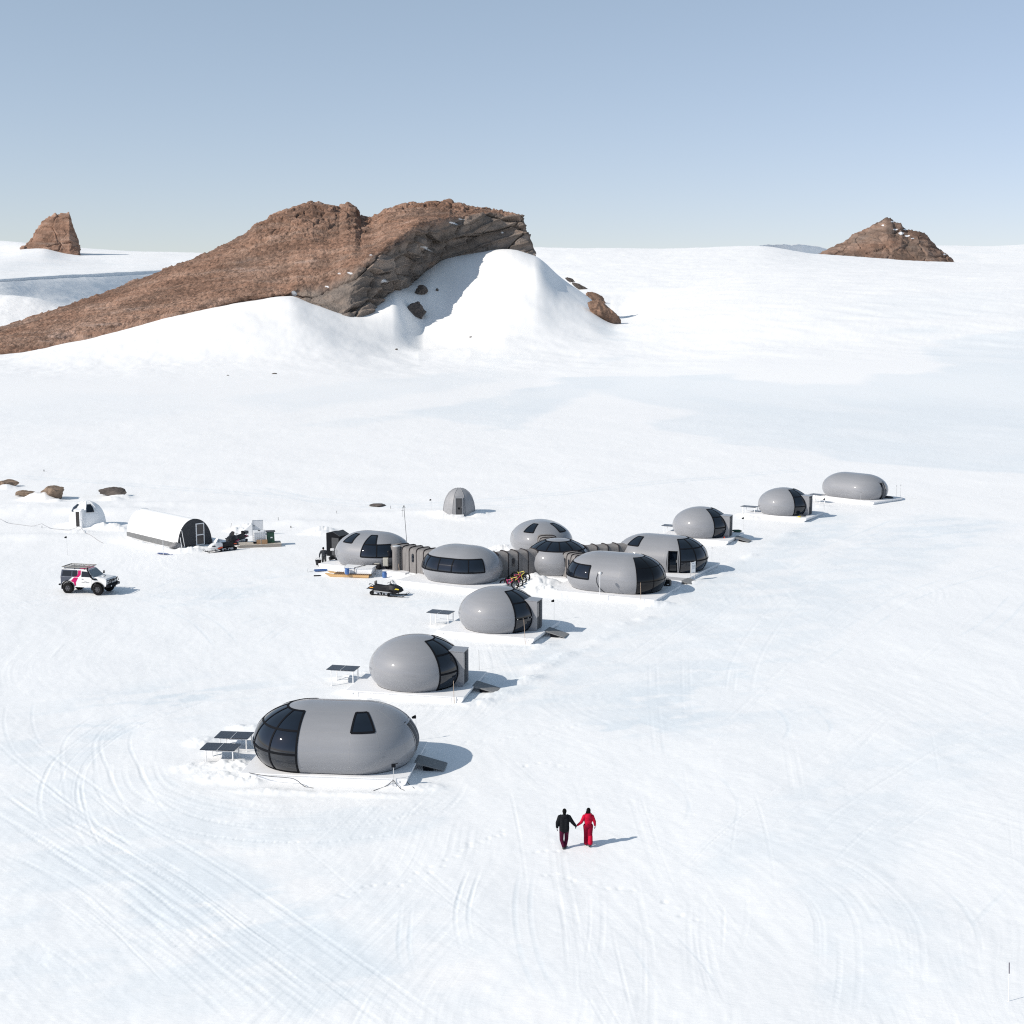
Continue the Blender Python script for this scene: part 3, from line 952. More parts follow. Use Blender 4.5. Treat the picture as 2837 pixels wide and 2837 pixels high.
def rock_mat():
    m = bpy.data.materials.new('nunatak_rock')
    m.use_nodes = True
    t = m.node_tree
    b = t.nodes['Principled BSDF']
    b.inputs['Roughness'].default_value = 0.9
    b.inputs['Specular IOR Level'].default_value = 0.2
    tc = t.nodes.new('ShaderNodeTexCoord')

    def noise(sc, det, rough=0.6, rot=None, scl=None):
        n = t.nodes.new('ShaderNodeTexNoise'); n.inputs['Scale'].default_value = sc; n.inputs['Detail'].default_value = det; n.inputs['Roughness'].default_value = rough
        if scl:
            mp = t.nodes.new('ShaderNodeMapping'); mp.inputs['Scale'].default_value = scl; mp.inputs['Rotation'].default_value = rot or (0, 0, 0)
            t.links.new(tc.outputs['Object'], mp.inputs[0]); t.links.new(mp.outputs[0], n.inputs[0])
        else:
            t.links.new(tc.outputs['Object'], n.inputs[0])
        return n

    def ramp(n, stops):
        r = t.nodes.new('ShaderNodeValToRGB')
        e = r.color_ramp.elements
        e[0].position, e[0].color = stops[0][0], (*stops[0][1], 1)
        e[1].position, e[1].color = stops[-1][0], (*stops[-1][1], 1)
        for p_, c_ in stops[1:-1]:
            q = e.new(p_); q.color = (*c_, 1)
        t.links.new(n.outputs[0], r.inputs[0])
        return r
    scree = ramp(noise(0.05, 10, 0.7, (0, R(-35), 0), (0.35, 1.0, 2.2)), [(0.30, (0.165, 0.098, 0.070)), (0.46, (0.255, 0.152, 0.108)), (0.58, (0.30, 0.198, 0.150)), (0.72, (0.36, 0.275, 0.240))])
    cliff = ramp(noise(0.11, 9, 0.66, (0, R(-20), 0), (0.6, 0.6, 1.6)), [(0.3, (0.13, 0.113, 0.103)), (0.5, (0.215, 0.182, 0.160)), (0.62, (0.25, 0.200, 0.168)), (0.74, (0.33, 0.22, 0.16))])
    at = t.nodes.new('ShaderNodeAttribute'); at.attribute_name = 'cliff'
    mx = t.nodes.new('ShaderNodeMix'); mx.data_type = 'RGBA'
    t.links.new(at.outputs['Fac'], mx.inputs[0]); t.links.new(scree.outputs[0], mx.inputs[6]); t.links.new(cliff.outputs[0], mx.inputs[7])
    # stone to stone differences in colour
    ta = t.nodes.new('ShaderNodeAttribute'); ta.attribute_name = 'tone'
    vr = t.nodes.new('ShaderNodeMapRange'); vr.inputs[1].default_value = -0.5; vr.inputs[2].default_value = 0.5; vr.inputs[3].default_value = 0.55; vr.inputs[4].default_value = 1.42
    t.links.new(ta.outputs['Fac'], vr.inputs[0])
    mm = t.nodes.new('ShaderNodeMix'); mm.data_type = 'RGBA'; mm.blend_type = 'MULTIPLY'; mm.inputs[0].default_value = 1
    t.links.new(mx.outputs[2], mm.inputs[6]); t.links.new(vr.outputs[0], mm.inputs[7])
    # lodged snow
    sn = t.nodes.new('ShaderNodeAttribute'); sn.attribute_name = 'snow'
    ms = t.nodes.new('ShaderNodeMix'); ms.data_type = 'RGBA'
    t.links.new(sn.outputs['Fac'], ms.inputs[0]); t.links.new(mm.outputs[2], ms.inputs[6]); ms.inputs[7].default_value = (0.84, 0.86, 0.89, 1)
    t.links.new(ms.outputs[2], b.inputs['Base Color'])
    nb = noise(0.55, 9, 0.7)
    bp = t.nodes.new('ShaderNodeBump'); bp.inputs['Strength'].default_value = 0.9; bp.inputs['Distance'].default_value = 1.6
    t.links.new(nb.outputs[0], bp.inputs['Height']); t.links.new(bp.outputs[0], b.inputs['Normal'])
    return m


M_ROCK = rock_mat()


def on_snow(u, v, dv=0):
    q = hit(u * K, v * K)
    return (u, v + dv, q.y if q else 850.0)


def big_nunatak():
    base0 = [(-340, 752), (-150, 705), (0, 660), (70, 646), (140, 635), (160, 627), (230, 616), (330, 590), (370, 586), (400, 594), (430, 578), (470, 566), (520, 562), (545, 561), (570, 571), (600, 581), (660, 601), (690, 594), (712, 586), (730, 556), (750, 551), (768, 552), (778, 531), (800, 508), (830, 491), (856, 486), (885, 484), (905, 472), (960, 470), (1008, 482)]
    Yb = [(-340, 690), (0, 735), (330, 772), (545, 790), (600, 768), (660, 757), (690, 772), (712, 785), (740, 820), (780, 872), (830, 900), (880, 914), (940, 922), (1010, 924)]
    yb = lambda u: float(np.interp(u, [p[0] for p in Yb], [p[1] for p in Yb]))
    Yc = [(-340, 760), (0, 815), (330, 880), (545, 935), (700, 962), (850, 958), (940, 945), (1010, 930)]
    yc = lambda u: float(np.interp(u, [p[0] for p in Yc], [p[1] for p in Yc]))
    Yt = [(-340, 694), (0, 739), (330, 774), (545, 786), (600, 782), (660, 778), (700, 788), (740, 812), (800, 856), (850, 898), (940, 936), (1010, 928)]
    yt = lambda u: float(np.interp(u, [p[0] for p in Yt], [p[1] for p in Yt]))
    base = [(u, v, yb(u)) for u, v in base0]
    deep = [(u, v + 30, y - 14) for u, v, y in base]
    ct = [(-340, 748), (0, 655), (330, 583), (470, 558), (545, 553), (560, 546), (620, 543), (655, 524), (690, 497), (740, 468), (790, 430), (850, 416), (920, 404), (975, 408), (988, 425), (1000, 462), (1010, 481)]
    cvi = lambda u: float(np.interp(u, [p[0] for p in ct], [p[1] for p in ct]))
    setb = lambda u: float(np.interp(u, [-340, 540, 560, 620, 700, 800, 850, 940, 1000], [4, 4, 7, 9, 12, 12, 13, 10, 3]))
    us = sorted(set([b[0] for b in base0] + [c[0] for c in ct]))
    ctop = [(u, cvi(u), yt(u)) for u in us]
    cr = [(-340, 735), (-150, 672), (0, 617), (80, 590), (200, 550), (330, 500), (380, 481), (440, 452), (470, 436), (482, 424), (510, 409), (540, 396), (565, 388), (590, 383), (615, 387), (640, 390), (655, 383.5), (670, 391), (680, 409), (700, 412), (712, 408), (726, 398), (750, 393), (775, 386), (800, 386), (822, 381), (848, 380.5), (853, 387), (900, 392), (930, 395), (960, 402), (985, 408), (989, 420), (992, 436), (1002, 455), (1010, 478)]
    ci = lambda u: float(np.interp(u, [p[0] for p in cr], [p[1] for p in cr]))
    us2 = sorted(set(us + [c[0] for c in cr]))
    crest = []
    for u in us2:
        dv = (cvi(u) - ci(u)) * K
        crest.append((u, ci(u), max(yc(u), yt(u) + 2)))
    mid = []
    for u, v, y in crest:
        mid.append((u, v + (cvi(u) - v) * 0.5, y * 0.36 + yt(u) * 0.64 + 2))
    back = [(u, v + 0.55 * (np.interp(u, [b[0] for b in base0], [b[1] for b in base0]) - v) + 12, y + 90) for u, v, y in crest]
    back2 = [(u, np.interp(u, [b[0] for b in base0], [b[1] for b in base0]) + 60, y + 200) for u, v, y in crest]
    g, ti = lofted([deep, base, ctop, mid, crest, back, back2], 1150, [8, 70, 80, 90, 14, 8], -340, 1010, smooth_y=[12, 12, 55, 90, 90, 90, 90])
    n = gnormals(g)
    n = n * np.sign(-n[..., 1:2] + 1e-6)  # face the viewer side
    us = np.linspace(-340, 1010, 1150)
    t2 = ti[:, None]
    # cliff amount
    cl = (1 - sstep(1.75, 2.25, t2 + 0.25 * fbm3(g, (.05, .05, .05), 3))) * sstep(540, 565, us)[None]
    cl = np.maximum(cl, sstep(962, 985, us)[None] * np.ones_like(t2) * 0.8)
    edge = np.exp(-((t2 - 2.0) / 0.16) ** 2) * sstep(540, 580, us)[None]
    # scree: small stones in bands that run with the dip; cliff: jointed blocks and beds
    sd = np.stack([g[..., 0] * 0.86 + g[..., 2] * 0.5, g[..., 1], g[..., 2] * 0.86 - g[..., 0] * 0.5], -1)
    c1, c2, cv = cell3(g, np.array([0.30, 0.30, 0.34]))
    d1, d2, dv_ = cell3(g + 40, np.array([0.115, 0.115, 0.13]), 5)
    band = fbm3(sd, (0.012, 0.03, 0.09), 5, 0.6)
    rough_ = sstep(-.25, .35, fbm3(sd, (0.015, 0.02, 0.06), 3) + 0.25 * sstep(0.5, 3, t2) - 0.05)
    b1_, b2_, bv_ = cell3(g + 23, np.array([0.62, 0.62, 0.7]), 4)
    scree_d = band * 0.9 + fbm3(g, (0.33, 0.33, 0.33), 3, 0.6) * 0.5 + (0.5 - c1) * 0.9 * (0.20 + rough_) * (cv > .5) + (.5 - b1_) * 0.75 * (bv_ > .4) + np.maximum(0.5 - d1, 0) * 2.4 * (dv_ > .78) * rough_
    lay = (g[..., 2] - 0.30 * g[..., 0]) / 6.5 + fbm3(g, (0.025, 0.025, 0.025), 3) * 1.4
    led = (np.abs((lay % 1) - 0.5) * 2)
    crag = sstep(2.9, 3.7, t2) * sstep(420, 520, us)[None]
    scree_d = scree_d + crag * ((dv_ - .5) * 2.4 - np.exp(-((d2 - d1) / .07) ** 2) * 1.2 + led * 1.2)
    e1, e2, ev = cell3(np.stack([g[..., 0], g[..., 1], g[..., 2] * 1.5 - .35 * g[..., 0]], -1) + 11, np.array([0.055, 0.055, 0.06]), 9)
    jm = sstep(-.1, .35, fbm3(g + 70, (.05, .05, .05), 3))
    h1, h2, hv = cell3(np.stack([(g[..., 0] * .9 + g[..., 2] * .43) * .016, g[..., 1] * .03, (g[..., 2] * .9 - g[..., 0] * .43) * .075 + .5 * fbm3(g, (.03, .03, .03), 3)], -1) + 3, np.array([1, 1, 1.0]), 13)
    cliff_d = 0.3 + (hv - .5) * 6.0 + (ev - .5) * 2.2 * jm + (dv_ - .5) * 0.9 * jm - np.exp(-((h2 - h1) / .035) ** 2) * 3.5 - np.exp(-((e2 - e1) / .04) ** 2) * 1.2 * jm + fbm3(g, (0.12, 0.12, 0.16), 5, 0.6) * 1.6 + sstep(.6, .95, led) * 2.0 * sstep(640, 700, us)[None]
    d = scree_d * (1 - cl) + cliff_d * cl + edge * 2.5 * fbm3(g, (0.2, 0.2, 0.2), 3)
    tone = (1 - cl) * (0.75 * band + (cv - .5) * 0.35 + (bv_ - .5) * .5 + (dv_ - .5) * .15 - .35 * (bv_ < .16)) + cl * (.06 + (hv - .5) * .30 + (ev - .5) * .2 + (dv_ - .5) * .1 - .3 * np.exp(-((led - .9) / .2) ** 2) * sstep(700, 780, us)[None] + .45 * fbm3(np.stack([lay, lay * .3, g[..., 1] / 60], -1), (1.2, 1, 1), 3))
    amp = sstep(0.4, 1.2, t2) * (1 - 0.55 * np.exp(-((t2 - 4) / 0.2) ** 2))
    amp = amp * (1 - 0.7 * sstep(985, 1006, us)[None])
    d = d + fbm3(g + 9, (0.10, 0.10, 0.10), 3, 0.6) * 3.2 / np.maximum(amp, .3) * np.exp(-((t2 - 1.05) / 0.3) ** 2) * .8
    g = g + n * (d * amp)[..., None]
    # craggy skyline
    sk = np.exp(-((t2 - 4) / 0.12) ** 2)
    g[..., 2] += (sk * (0.8 * vn2(us / 7.0, us * 0 + 3) + 0.35 * vn2(us / 2.1, us * 0 + 9)))
    # collapse buttress at the left end of the cliff is paler and warm
    snow = np.zeros_like(t2 + us[None])
    V = np.array([[0.0]])
    rx = g[..., 0] / g[..., 1]; rz = (g[..., 2] - CAMH) / g[..., 1]
    # survey position of each grid point, to set lodged snow where it lies on the rock
    den = rx * 0 + 1 / (CP - rz * SP)
    uu = (UC + F * rx * den) / K
    vvv = (VC - F * ((rz * CP + SP) * den)) / K
    for su, sv, ru, rv in ((802, 467, 7, 2.4), (726, 530, 5, 3.6), (555, 553, 6, 4.5), (855, 421, 8, 1.6), (870, 414, 6, 1.3), (660, 515, 6, 1.3), (640, 516, 3, 1.2), (617, 541, 4, 1.2), (700, 481, 3, 1.2), (948, 439, 4, 1.0)):
        e = ((uu - su) / ru) ** 2 + ((vvv - sv - 0.25 * (uu - su)) / rv) ** 2 + 0.5 * fbm2(uu / 3, vvv / 3, 2)
        snow = np.maximum(snow, (e < 0.8) * 1.0 * (t2 < 3.9))
    o = grid_mesh('rocky_ridge', g, M_ROCK, {'cliff': cl * np.ones_like(snow), 'snow': snow, 'tone': tone})
    tag(o, 'long brown rocky ridge with a scree slope and a grey cliff, tallest on the skyline', 'rock ridge', kind='structure')
    return o


def peak(name, base, crest, Y, depth, label, nc=260, snows=(), amp=1.0, cliff=0.25, right_dark=False):
    base = [(u, v, Y) for u, v in base]
    deep = [(u, v + 14, Y - 30) for u, v, _ in base]
    cr = [(u, v, Y + depth) for u, v in crest]
    bv = lambda u: float(np.interp(u, [b[0] for b in base], [b[1] for b in base]))
    mid = [(u, v * 0.55 + bv(u) * 0.45, Y + depth * 0.45) for u, v, _ in cr]
    back = [(u, bv(u) + 10, Y + depth * 2.2) for u, v, _ in cr]
    u0, u1 = crest[0][0], crest[-1][0]
    g, ti = lofted([deep, base, mid, cr, back], nc, [5, 45, 55, 10], u0, u1)
    n = gnormals(g); n = n * np.sign(-n[..., 1:2] + 1e-6)
    t2 = ti[:, None]
    us = np.linspace(u0, u1, nc)
    e1, e2, ev = cell3(g + 11, np.array([0.020, 0.020, 0.024]), 3)
    d1, d2, dv_ = cell3(g + 5, np.array([0.06, 0.06, 0.075]), 8)
    d = (ev - .5) * 4.0 + (dv_ - .5) * 2.0 - np.exp(-((e2 - e1) / .03) ** 2) * 3.5 * (dv_ > .4) + fbm3(g, (0.05, 0.05, 0.07), 5, 0.6) * 3.5
    tone = (-0.28 if snows else 0.05) + (ev - .5) * .3 + (dv_ - .5) * .3 + .55 * fbm3(g, (0.02, 0.02, 0.09), 4)
    lay = (g[..., 2] + 0.2 * g[..., 0]) / 9 + fbm3(g, (0.02, 0.02, 0.02), 3) * 1.2
    d = d + (np.abs(lay % 1 - 0.5) * 2) ** 2 * 2.2
    a = sstep(0.3, 1.1, t2) * (1 - 0.75 * np.exp(-((t2 - 3) / 0.2) ** 2)) * amp
    g = g + n * (d * a)[..., None]
    g[..., 2] += np.exp(-((t2 - 3) / 0.12) ** 2) * (1.8 * vn2(us / 4.0, us * 0 + 3) + 1.2 * vn2(us / 1.7, us * 0 + 5)) * amp
    rx = g[..., 0] / g[..., 1]; rz = (g[..., 2] - CAMH) / g[..., 1]
    den = 1 / (CP - rz * SP)
    uu = (UC + F * rx * den) / K
    vvv = (VC - F * ((rz * CP + SP) * den)) / K
    snow = np.zeros(g.shape[:2])
    for su, sv, ru, rv in snows:
        e = ((uu - su) / ru) ** 2 + ((vvv - sv) / rv) ** 2 + 0.6 * fbm2(uu / 2, vvv / 2, 2)
        snow = np.maximum(snow, (e < 0.8) * 1.0 * (t2 < 2.95))
    clf = np.clip(cliff + 0.5 * fbm3(g, (0.03, 0.03, 0.03), 3), 0, 1)
    o = grid_mesh(name, g, M_ROCK, {'cliff': clf, 'snow': snow, 'tone': tone})
    tag(o, label, 'rock peak', kind='structure')
    return o


def snow_layer(name, rows, nc, sub, label, amp=1.0, sv=8):
    g, ti = lofted(rows, nc, sub, smooth_v=sv)
    n = gnormals(g); n = n * np.sign(n[..., 2:3] + 1e-6)
    d = fbm3(g, (0.006, 0.004, 0.006), 4) * 5 + fbm3(g, (0.05, 0.02, 0.05), 4, 0.55) * 1.1
    g = g + n * (d * amp)[..., None] * np.minimum(1, ti[:, None])[..., None]
    o = grid_mesh(name, g, M_SNOWF)
    tag(o, label, 'snow slope', kind='structure')
    return o


def far_country():
    big_nunatak()
    peak('rock_peak', [(38, 470), (62, 470), (85, 468), (105, 474), (120, 478), (140, 483), (152, 484)],
         [(38, 470), (62, 447), (68, 432), (80, 419), (95, 408), (105, 403), (112, 404), (118, 402), (131, 401), (134, 412), (141, 436), (148, 453), (150, 468), (152, 484)],
         2600, 60, 'steep reddish rock tooth standing alone on the snow skyline above the scree slope', 150, cliff=-0.1)
    peak('rock_peak', [(1538, 486), (1640, 494), (1720, 498), (1805, 505)],
         [(1538, 484), (1575, 465), (1590, 458), (1600, 452), (1612, 440), (1635, 432), (1650, 422), (1664, 416), (1672, 409), (1680, 411), (1688, 418), (1700, 420), (1703, 427), (1712, 434), (1735, 436), (1750, 445), (1756, 453), (1768, 466), (1780, 476), (1793, 488), (1805, 503)],
         2900, 110, 'brown pyramid of bare rock with small snow patches near its top', 260,
         snows=((1684, 418, 4, 1.2), (1666, 425, 3, 1.2), (1705, 428, 4, 1), (1690, 433, 5, 1.3), (1700, 440, 5, 3), (1712, 445, 6, 1.6), (1722, 450, 3, 1.2), (1782, 480, 3, 1.5), (1708, 433, 4, 1.2)), cliff=0.35)
    # small outcrop on the shoulder of the snow cone
    snow_layer('snow_plateau', [[(-500, 640, 1250), (0, 640, 1250), (330, 640, 1600), (520, 640, 1700)],
                               [(-500, 536, 1260), (0, 531, 1260), (100, 524, 1450), (200, 518, 1700), (320, 512, 2100), (520, 500, 2300)],
                               [(-500, 533, 1262), (0, 528, 1264), (100, 521, 1455), (200, 515.5, 1710), (320, 509.5, 2110), (520, 498, 2310)],
                               [(-500, 500, 1900), (0, 498, 1900), (100, 500, 2050), (200, 500, 2250), (320, 497, 2400), (520, 490, 2500)],
                               [(-500, 478, 2600), (0, 476, 2600), (40, 470, 2600), (85, 467, 2600), (120, 477, 2600), (152, 482, 2600), (250, 482, 2650), (520, 488, 2700)],
                               [(-500, 450, 3100), (0, 455, 3100), (38, 459.5, 3100), (60, 463, 3100), (152, 470, 3100), (250, 476, 3100), (420, 480, 3100), (520, 484, 3100)],
                               [(-500, 480, 3700), (0, 485, 3700), (250, 500, 3700), (520, 510, 3700)]], 420, [20, 4, 26, 22, 24, 10],
               'broad white plateau rising to the skyline behind the scree slope, with a shaded lip', 0.5)
    snow_layer('snow_hollow', [[(-500, 690, 1000), (0, 660, 1000), (200, 640, 1060), (420, 640, 1100)],
                              [(-500, 600, 1030), (0, 603, 1040), (60, 607, 1050), (120, 611, 1055), (200, 608, 1075), (300, 606, 1100), (420, 600, 1130)],
                              [(-500, 566, 1080), (0, 556, 1080), (50, 558, 1085), (100, 570, 1090), (150, 584, 1100), (200, 590, 1150), (300, 580, 1300), (420, 570, 1400)],
                              [(-500, 610, 1100), (-120, 587, 1130), (0, 582, 1160), (112, 580, 1240), (180, 580, 1380), (245, 581, 1500), (414, 573, 2030)],
                              [(-500, 560, 1235), (0, 534, 1240), (100, 528, 1420), (200, 522, 1650), (320, 516, 2040), (420, 508, 2180)]], 360, [10, 30, 24, 60],
               'grey-blue wind hollow of snow between the scree slope and the far plateau', 0.9, 30)
    snow_layer('snow_plateau', [[(900, 540, 3700), (1430, 540, 3700), (1900, 540, 3700), (2500, 540, 3700)],
                               [(900, 505, 4000), (1430, 505, 4000), (1620, 500, 4000), (1900, 500, 4000), (2500, 510, 4000)],
                               [(900, 478, 5200), (1430, 478, 5200), (1560, 474, 5200), (1620, 468, 5200), (1780, 466, 5200), (1860, 467, 5200), (1932, 463, 5200), (2100, 455, 5200), (2500, 450, 5200)],
                               [(900, 500, 6500), (2500, 490, 6500)]], 220, [10, 24, 10], 'far white plateau on the skyline behind the rock pyramid', 0.8)
    g, ti = lofted([[(1425, 500, 2750), (1480, 500, 3300), (1570, 500, 4000)], [(1425, 464.5, 2750), (1450, 463, 3000), (1490, 462.5, 3400), (1520, 462.5, 3700), (1545, 466, 3900), (1570, 473, 4000)], [(1425, 466, 2760), (1450, 462.6, 3040), (1490, 462, 3460), (1520, 462.2, 3760), (1545, 465.5, 3960), (1570, 473, 4050)], [(1425, 500, 3300), (1490, 500, 3900), (1570, 500, 4400)]], 160, [30, 4, 8])
    g += gnormals(g) * (fbm3(g, (0.02, 0.01, 0.03), 4) * 4)[..., None] * 0.8
    o = grid_mesh('snow_scarp', g, M_SNOWF)
    tag(o, 'small shaded blue scarp on the skyline left of the rock pyramid', 'snow scarp', kind='structure')


def lump(name, c, size, yaw, label, seed, mt=None, cliff=0.6, sub=5, parent=None, rough=0.28, cat='rock', group=None, snowtop=False, rot=None):
    """weathered boulder: faceted noise-displaced ellipsoid sunk in the snow"""
    import bmesh
    bm = bmesh.new()
    bmesh.ops.create_icosphere(bm, subdivisions=sub, radius=1)
    P = np.array([v.co for v in bm.verts])
    rs = np.random.RandomState(seed)
    # cut by random planes for flat faces
    for k in range(14):
        n = rs.normal(size=3); n /= np.linalg.norm(n)
        dlim = rs.uniform(0.62, 0.9)
        dd = P @ n
        P = P - np.where(dd > dlim, dd - dlim, 0)[:, None] * n
    q = P + seed * 3.7
    P = P * (1 + rough * fbm3(q[None], (1.6, 1.6, 1.6), 4)[0][:, None] + 0.07 * fbm3(q[None], (7, 7, 7), 3)[0][:, None])
    P = P * np.array(size)
    for v, p_ in zip(bm.verts, P):
        v.co = p_
    me = bpy.data.meshes.new(name)
    bm.to_mesh(me); bm.free()
    me.polygons.foreach_set('use_smooth', [True] * len(me.polygons))
    me.set_sharp_from_angle(angle=R(30))
    me.materials.append(mt or M_ROCKN)
    o = bpy.data.objects.new(name, me)
    COL.objects.link(o)
    o.location = c
    o.rotation_euler = rot or (0, 0, yaw)
    if parent: o.parent = parent
    if label: tag(o, label, cat, group)
    return o


M_ROCKN = mat('camp_boulder', (0.20, 0.145, 0.105), 0.9, var=0.45, vscale=1.3, bump=0.8, bscale=5)
M_ROCKD = mat('dark_outcrop', (0.085, 0.072, 0.065), 0.9, var=0.4, vscale=0.4, bump=0.8, bscale=2)
M_ROCKB = mat('brown_outcrop', (0.20, 0.125, 0.088), 0.9, var=0.5, vscale=0.16, bump=1.0, bscale=0.8)


def rocks():
    def far(u, v, su, sh, yaw, label, seed, mt, depth=None, sub=5, flat=0.5, tilt=0.0, rough=.28):
        q = hit(u * K, v * K)
        ppm = 3781 / q.y / K
        w_ = su / ppm / 2
        h_ = sh / ppm / 2
        return lump('rock', q + Vector((0, 0, h_ * flat)), (w_, depth or w_ * 0.8, h_), yaw, label, seed, mt, sub=sub, rot=(0, R(tilt), yaw), rough=rough)
    far(1140, 603, 74, 40, 0.0, 'brown strata block of rock at the foot of the snow cone', 21, M_ROCKB, 9, 6, 0.55, 42, .34)
    far(1122, 571, 50, 26, 0.0, 'brown rock shoulder above the strata block beside the snow cone', 22, M_ROCKB, 7, 6, 0.5, 30, .34)
    far(1098, 546, 40, 9, 0.0, 'thin dark rock rib on the edge of the snow cone', 23, M_ROCKD, 4, 5, 0.4, 27, .4)
    far(1078, 533, 30, 8, 0.0, 'uppermost dark rock on the edge of the snow cone', 24, M_ROCKD, 4, 5, 0.4, 33, .4)
    far(786, 594, 44, 34, 0.0, 'large dark rock in the shaded snow below the cliff', 25, M_ROCKD, 8, 6, 0.3)
    far(795, 560, 24, 22, 0.4, 'smaller dark rock in the shaded snow above the large one', 26, M_ROCKD, 5, 5, 0.3)
    far(825, 549, 7, 7, 0, 'round dark stone alone in the shaded snow', 27, M_ROCKD, None, 3)
    far(748, 662, 6, 4, 0, 'lone dark stone on the snow below the shaded hollow', 28, M_ROCKD, None, 3)
    far(888, 641, 6, 3, 0, 'lone dark stone on the snow slope right of the shaded hollow', 29, M_ROCKD, None, 3)
    far(518, 706, 10, 3, 0, 'flat dark stone on the snow at the foot of the drifts', 30, M_ROCKD, None, 3)
    far(430, 709, 6, 2, 0, 'small dark stone left of the flat stone at the foot of the drifts', 31, M_ROCKD, None, 3)
    k, x0, y0 = 0.1863, 0, 1320

    def near(px, py, w_, h_, yaw, label, seed, dep=1.2, flat=0.35, tint=None):
        q = G(x0 + px * k, y0 + py * k)
        q.z = zt(q.x, q.y)
        return lump('rock', q + Vector((0, 0, h_ * flat)), (w_ / 2, dep, h_ / 2), yaw, label, seed, tint, sub=5)
    near(100, 150, 3.4, 1.1, 0.1, 'flat pointed boulder at the edge of view, left of the boulder pile', 41)
    near(390, 290, 3.0, 0.9, 0.15, 'low brown slab leaning against the big boulder', 42, 0.9)
    near(790, 330, 3.5, 2.3, -0.2, 'big brown boulder behind the white dome hut', 43, 1.5, 0.30)
    near(1690, 285, 3.6, 1.7, -0.25, 'dark humped boulder half buried in snow behind the white arched tent', 44, 0.9, 0.3, M_ROCKD)
    q = G(1044, 1401); q.z = zt(q.x, q.y)
    lump('rock', q + Vector((0, 0, 0.05)), (1.0, 1.3, 0.16), 0, 'flat dark slab lying on the snow left of the grey dome hut', 45, M_ROCKD)
# ------------------------------------------------------------------ egg-shaped pods
RM, ZC, BU, BL = 2.93, 1.0, 1.93, 1.823
ZTOP = ZC + BU
PLZ = 0.42
Z1, Z2, Z3 = 1.08, 2.12, 2.78


def rad(z):
    b = BU if z >= ZC else BL
    return RM * math.sqrt(max(0.0, 1 - ((z - ZC) / b) ** 2))


def S(q, z, L, off=0.0):
    """surface point; q = ('e', az) on an end or ('i', x, side) on the straight insert"""
    r = rad(z)
    b = BU if z >= ZC else BL
    if q[0] == 'e':
        az = q[1]
        if len(q) > 2:
            cx = q[2] * L / 2
        else:
            a = (az + 180) % 360 - 180
            cx = L / 2 if abs(a) <= 90.0001 else -L / 2
        ca, sa = math.cos(R(az)), math.sin(R(az))
        p = Vector((cx + r * ca, r * sa, z))
        n = Vector((ca * r / RM ** 2, sa * r / RM ** 2, (z - ZC) / b ** 2)).normalized()
    else:
        p = Vector((q[1], q[2] * r, z))
        n = Vector((0, q[2] * r / RM ** 2, (z - ZC) / b ** 2)).normalized()
    return p + n * off, n


def zlist(z0, z1, n):
    # even in arc angle
    def th(z):
        b = BU if z >= ZC else BL
        return math.asin(max(-1, min(1, (z - ZC) / b)))
    a, c = th(z0), th(z1)
    out = []
    for k in range(n + 1):
        t = a + (c - a) * k / n
        b = BU if t >= 0 else BL
        out.append(ZC + b * math.sin(t))
    return out


def outline(L):
    """plan stations, counter-clockwise from az=-90 on the right end"""
    q = [('e', a, 1) for a in np.arange(-90, 90.01, 3.0)]
    if L > 0.01:
        q += [('i', x, 1) for x in np.linspace(L / 2, -L / 2, 9)[1:-1]]
    q += [('e', a, -1) for a in np.arange(90 if L > 0.01 else 93, 270.01 if L > 0.01 else 267.01, 3.0)]
    if L > 0.01:
        q += [('i', x, -1) for x in np.linspace(-L / 2, L / 2, 9)[1:-1]]
    return q


def shell_mesh(L, hole=None):
    st = outline(L)
    zs = zlist(0.0, ZTOP - 0.0008, 46)
    n = len(st)
    mb = MB()
    for z in zs:
        for q in st:
            mb.v.append(tuple(S(q, z, L)[0]))
    for k in range(len(zs) - 1):
        for i in range(n):
            j = (i + 1) % n
            if hole and st[i][0] == 'e' and hole[0] <= st[i][1] < hole[1] and st[i][2] == hole[3] and zs[k + 1] <= hole[2]:
                continue
            mb.f.append((k * n + i, k * n + j, (k + 1) * n + j, (k + 1) * n + i))
    # cap
    if L > 0.01:
        top = [(len(zs) - 1) * n + i for i in range(n)]
        mb.f.append(tuple(top))
    else:
        mb.f.append(tuple((len(zs) - 1) * n + i for i in range(n)))
    return mb


def patch(qs, zs, L, off):
    mb = MB()
    n = len(qs)
    for z in zs:
        for q in qs:
            mb.v.append(tuple(S(q, z, L, off)[0]))
    for k in range(len(zs) - 1):
        for i in range(n - 1):
            mb.f.append((k * n + i, k * n + i + 1, (k + 1) * n + i + 1, (k + 1) * n + i))
    return mb


def ribbon(mb, pts, w, h):
    """strip of width w standing h proud; pts = [(P, N)]"""
    rings = []
    m = len(pts)
    for i in range(m):
        P, N = pts[i]
        T = (pts[min(i + 1, m - 1)][0] - pts[max(i - 1, 0)][0]).normalized()
        B = N.cross(T).normalized()
        rings.append([P + B * w / 2 - N * 0.02, P + B * w / 2 + N * h, P - B * w / 2 + N * h, P - B * w / 2 - N * 0.02])
    mb.loft(rings)


def arc_q(a0, a1, side=None, step=3.0):
    n = max(1, int(round(abs(a1 - a0) / step)))
    return [('e', a0 + (a1 - a0) * k / n) + ((side,) if side else ()) for k in range(n + 1)]


def end_of(a0, a1):
    m = ((a0 + a1) / 2 + 180) % 360 - 180
    return 1 if abs(m) <= 90 else -1


